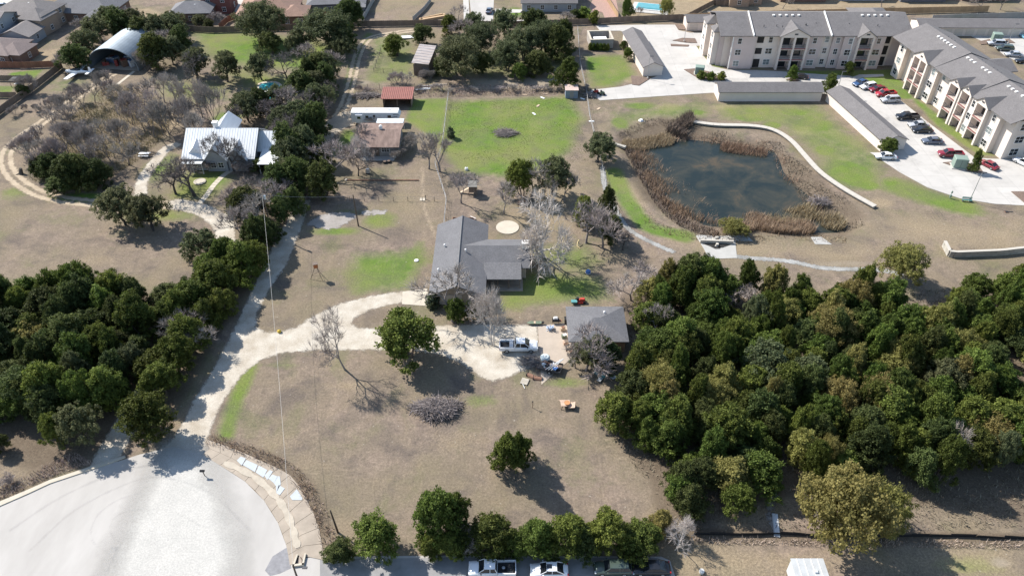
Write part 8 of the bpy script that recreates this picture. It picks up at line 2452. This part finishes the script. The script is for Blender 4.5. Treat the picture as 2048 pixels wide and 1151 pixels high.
# cottage yard
simple('garden_statue', 'pale garden figure before the steps of the brown-roofed cottage', 'statue', 789, 315, [('figure', PVC, lambda b: b.lathe([(.3, 0), (.38, .5), (.2, .9), (.22, 1.2), (.05, 1.4)], 10)), ('plinth', CONC, lambda b: b.lathe([(.45, 0), (.45, .12)], 10))])
for x, y, l in ((770, 326, 'left dark round pot in the cottage yard'), (778, 325, 'right dark round pot in the cottage yard')):
    simple('dark_pot', l, 'pot', x, y, [('pot', BLACKP, lambda b: b.lathe([(.35, 0), (.5, .3), (.42, .5)], 12)), ('soil', MULCH, lambda b: b.lathe([(.4, .49), (.2, .53)], 12))])
simple('grey_grill', 'grey covered grill on the red gravel bed in front of the cottage', 'barbecue', 736, 347, [('cover', RIM, lambda b: b.box((0, 0, .75), (1.0, .7, .9), top=(.7, .7))), ('base', BLACKP, lambda b: b.b2(-.45, .45, -.3, .3, 0, .3))])
simple('edging_timber', 'long dark edging timber along the red gravel bed below the cottage', 'edging', 770, 361, [('timber', RUST, lambda b: b.b2(-8.5, 7.5, -.09, .09, 0, .24)), ('end_stone', LIME_, lambda b: b.lathe([(.3, 0), (.35, .15), (.2, .3)], 8, (-8.6, .1, 0)))])
simple('gate_slab', 'square white stepping slab where the footpath crosses the low wire fence', 'slab', 845, 399, [('slab', CREAM, lambda b: b.b2(-.55, .55, -.5, .5, 0, .1)), ('gate_post', POLEM, lambda b: b.b2(.62, .75, -.08, .08, 0, 1.1))])
ring_ = simple('tyre_ring', 'pale tyre-like planter ring at the foot of the leaning dark oak', 'planter', 400, 364, [('ring', CREAM, lambda b: b.lathe([(1.0, 0), (1.3, .05), (1.35, .2), (1.1, .3), (.98, .22)], 20)), ('soil', MULCH, lambda b: b.lathe([(.96, .0), (.96, .14)], 16))])
simple('field_stump', 'dark leaning stump at the corner of the dirt track loop', 'stump', 42, 348, [('stump', BARK2, lambda b: b.tube([(0, 0, 0), (.4, .2, 1.4)], .5, .3, 8)), ('root', BARK2, lambda b: b.tube([(0, 0, .2), (-1.0, -.4, 0)], .2, .08, 6))])
simple('garden_table', 'white-topped picnic table behind the bare grove', 'table', 290, 312, [('top', PVC, lambda b: b.b2(-1.2, 1.2, -.45, .45, .7, .76)), ('bench', GALV, lambda b: [b.b2(-1.2, 1.2, y - .15, y + .15, .42, .47) for y in (-.8, .8)]), ('leg', RAIL, lambda b: [b.tube([(x, -.7, 0), (x, .2, .7)], .05) for x in (-.9, .9)])])
simple('white_plank', 'bright plank propped against the left porch tree of the cottage', 'plank', 731, 306, [('plank', PVC, lambda b: b.box((0, 0, .6), (2.2, .25, .08), R(-60), R(25))), ('foot', OLDWOOD, lambda b: b.b2(-.2, .2, -.2, .2, 0, .2))])
simple('white_tank_small', 'small white tank on the grass at the top of the ranch yard clump', 'tank', 933, 340, [('tank', PVC, lambda b: b.lathe([(.35, 0), (.42, .2), (.35, .6), (.1, .7)], 12)), ('valve', RAIL, lambda b: b.box((0, 0, .74), (.15, .15, .1)))])
simple('red_play_frame', 'low red climbing frame with white pieces behind the largest white-barked tree', 'play frame', 1044, 412, [('bar', RUST, lambda b: [b.tube([(x, -.6, 0), (x, 0, 1.2), (x, .6, 0)], .05) for x in (-.8, .8)]), ('top_bar', RUST, lambda b: b.tube([(-.8, 0, 1.2), (.8, 0, 1.2)], .05)), ('seat', PVC, lambda b: b.box((0, 0, .5), (.5, .25, .05)))])
simple('yellow_slide', 'yellow curved pipe slide on the lawn right of the white-barked tree', 'slide', 1155, 492, [('pipe', mat('cream_yellow', (.60, .48, .25), .6, .1, 1), lambda b: b.tube([(.3, .9, .9), (0, .3, .7), (-.1, -.4, .3), (.5, -.9, .08)], .09)), ('stand', POLEM, lambda b: b.tube([(.3, .9, 0), (.3, .9, .9)], .05))])
for x, y, l in ((1192, 187, 'orange and black ride-on machine at the end of the concrete drive'), (1204, 190, 'dark green machine beside the orange one at the end of the concrete drive')):
    og = x < 1200
    simple('garden_machine', l, 'machine', x, y, [('body', RED_ if og else OLIVE, lambda b: b.box((0, 0, .6), (1.2, .7, .6), top=(.8, .8))), ('seat', BLACKP, lambda b: b.box((-.3, 0, 1.05), (.4, .5, .4))), ('wheel', TYRE, lambda b: [b.box((xx, yy, .25), (.5, .16, .5)) for xx in (-.5, .5) for yy in (-.42, .42)])], .06, None, .06)
# court furniture
GBOX = mat('transformer_green', (.20, .26, .22), .6, .08, 1)
for x, y, s_, l in ((1916, 334, 1.35, 'large pale green transformer box on the near mulch island'), (1398, 148, 1.2, 'green transformer box beside the clipped shrubs'), (1991, 82, 1.25, 'green double box on the back court island')):
    t = simple('transformer_box', l, 'transformer', x, y, [('cabinet', GBOX, lambda b: b.b2(-1.0, 1.0, -.8, .8, .12, 1.7)), ('pad', CONC, lambda b: b.b2(-1.2, 1.2, -1.0, 1.0, 0, .12)), ('lid', GBOX, lambda b: b.box((0, 0, 1.76), (2.1, 1.7, .12), top=(.9, .9))), ('door_seam', RAIL, lambda b: b.b2(-.02, .02, -.82, -.795, .2, 1.65))], R(-12), None, .1)
    t.scale = (s_, s_, s_)
TEALB = mat('bench_teal', (.08, .22, .20), .5, .1, 1)
simple('park_bench', 'teal slatted bench on the grass below the court, beside the lamp post', 'bench', 1933, 403, [('seat', TEALB, lambda b: [b.b2(-1.0, 1.0, -.28 + i * .15, -.17 + i * .15, .42, .46) for i in range(4)]), ('backrest', TEALB, lambda b: [b.b2(-1.0, 1.0, .3, .34, .55 + i * .16, .66 + i * .16) for i in range(3)]), ('leg', RAIL, lambda b: [b.b2(x - .04, x + .04, -.25, .34, 0, .42) for x in (-.85, .85)])], R(-8))
simple('pet_waste_station', 'thin green waste-bag post on the grass left of the teal bench', 'sign post', 1899, 396, [('post', GBOX, lambda b: b.tube([(0, 0, 0), (0, 0, 1.9)], .05)), ('bag_box', GBOX, lambda b: b.box((0, -.05, 1.5), (.3, .16, .45))), ('bin', GBOX, lambda b: b.lathe([(.2, .3), (.22, .9)], 10, (0, -.1, 0)))])
simple('manhole_riser', 'round white riser pipe in the straw at the lower right', 'riser', 1403, 1143, [('pipe', PVC, lambda b: b.lathe([(.32, 0), (.32, .35), (.28, .4)], 16)), ('lid', mat('grey_lid', (.5, .5, .48), .7, .1, 2), lambda b: b.lathe([(.27, .39), (.2, .43)], 16))])
simple('water_box_lid', 'small dark cover on the dry bank below the teal bench', 'cover', 2013, 424, [('cover', BLACKP, lambda b: b.b2(-.3, .3, -.25, .25, 0, .12)), ('frame', RUST, lambda b: b.b2(-.36, .36, -.31, .31, 0, .07))])
simple('slatted_chute', 'grey rubble chute sheet at the silt fence left of the huge olive oak', 'chute', 1552, 1050, [('sheet', GALV, lambda b: b.box((0, 0, .1), (.7, 3.6, .06), R(-10))), ('edge', mat('grey_rubble', (.4, .4, .4)), lambda b: b.box((-.4, 0, .15), (.1, 3.6, .12), R(-10)))])
ch = smooth_path(WP([(1553, 975), (1543, 1000), (1539, 1025), (1545, 1048), (1553, 1062)]), 4)
loose_sheet('rubble_path', lambda A, B: sd_line(A, B, ch, .35), bbox_of([ch]), PALEROCK, .02, .3)
simple('slip_kit', 'glass-roofed blue cover over the suburban pool beyond the fence', 'pool cover', 1300, 16, [('cover', mat('pool_blue', (.10, .30, .33), .15, .1, 1), lambda b: b.box((0, 0, .55), (9, 5, .3), R(-16), top=(.9, .8))), ('deck', CONC, lambda b: b.box((0, -.8, .1), (12, 9, .2), R(-16))), ('rim', PVC, lambda b: b.box((0, 0, .3), (9.8, 5.8, .2), R(-16)))])
simple('yard_gazebo', 'dark cube-framed shelter in the yard at the left picture edge', 'gazebo', 36, 172, [('canopy', BLACKP, lambda b: b.box((0, 0, 2.2), (2.6, 2.4, .4), top=(.5, .5))), ('post', RAIL, lambda b: [b.tube([(x, y, 0), (x, y, 2.1)], .06) for x in (-1.1, 1.1) for y in (-1, 1)]), ('table', PVC, lambda b: b.b2(-.6, .6, -.5, .5, .7, .76))])
simple('white_rock', 'white boulder in the brown brush north-west of the pond', 'boulder', 1282, 242, [('stone', PVC, lambda b: b.lathe([(.5, 0), (.7, .3), (.4, .65)], 7)), ('chip', LIME_, lambda b: b.lathe([(.25, 0), (.2, .25)], 6, (.9, -.4, 0)))], z=-.2)
simple('sheet_pile', 'white sheet lying in the meadow beyond the round paddock juniper', 'sheet', 815, 76, [('sheet', PVC, lambda b: b.box((0, 0, .3), (3.4, 2.0, .08), .3, R(5))), ('block', OLDWOOD, lambda b: b.b2(-.5, .5, -.4, .4, 0, .26))])
for i, (x, y) in enumerate(((1050, 190), (1085, 196), (1076, 212), (1068, 228), (1092, 188), (1165, 198), (1197, 218), (1183, 243))):
    simple('scrap_board', 'pale scrap board lying near the small blue shed', 'board', x, y, [('board', PVC if i % 2 else PLY, lambda b: b.box((0, 0, .08), (1.3, .5, .06))), ('nail_strip', RUST, lambda b: b.b2(-.5, -.4, -.25, .25, 0, .05))], random.random() * 3, 'scrap boards near the blue shed')
simple('leaning_pallet_stack', 'grey boards stacked below the paddock fence right of the red-roofed shed', 'boards', 842, 180, [('board', GALV, lambda b: [b.box((0, i * .3, .1 + i * .05), (5.0, .25, .06), R(4)) for i in range(3)]), ('bearer', OLDWOOD, lambda b: b.b2(-1.5, -1.3, -.3, .9, 0, .1))], R(6))
simple('log_edging', 'pale log lying in the paddock below the weathered barn', 'log', 868, 172, [('log', PALEB, lambda b: b.tube([(-3.5, -.5, .15), (0, 0, .2), (3.5, .8, .15)], .16, .1, 7)), ('branch', PALEB, lambda b: b.tube([(1, .2, .2), (2.2, 1.2, .3)], .07, .03, 5))])
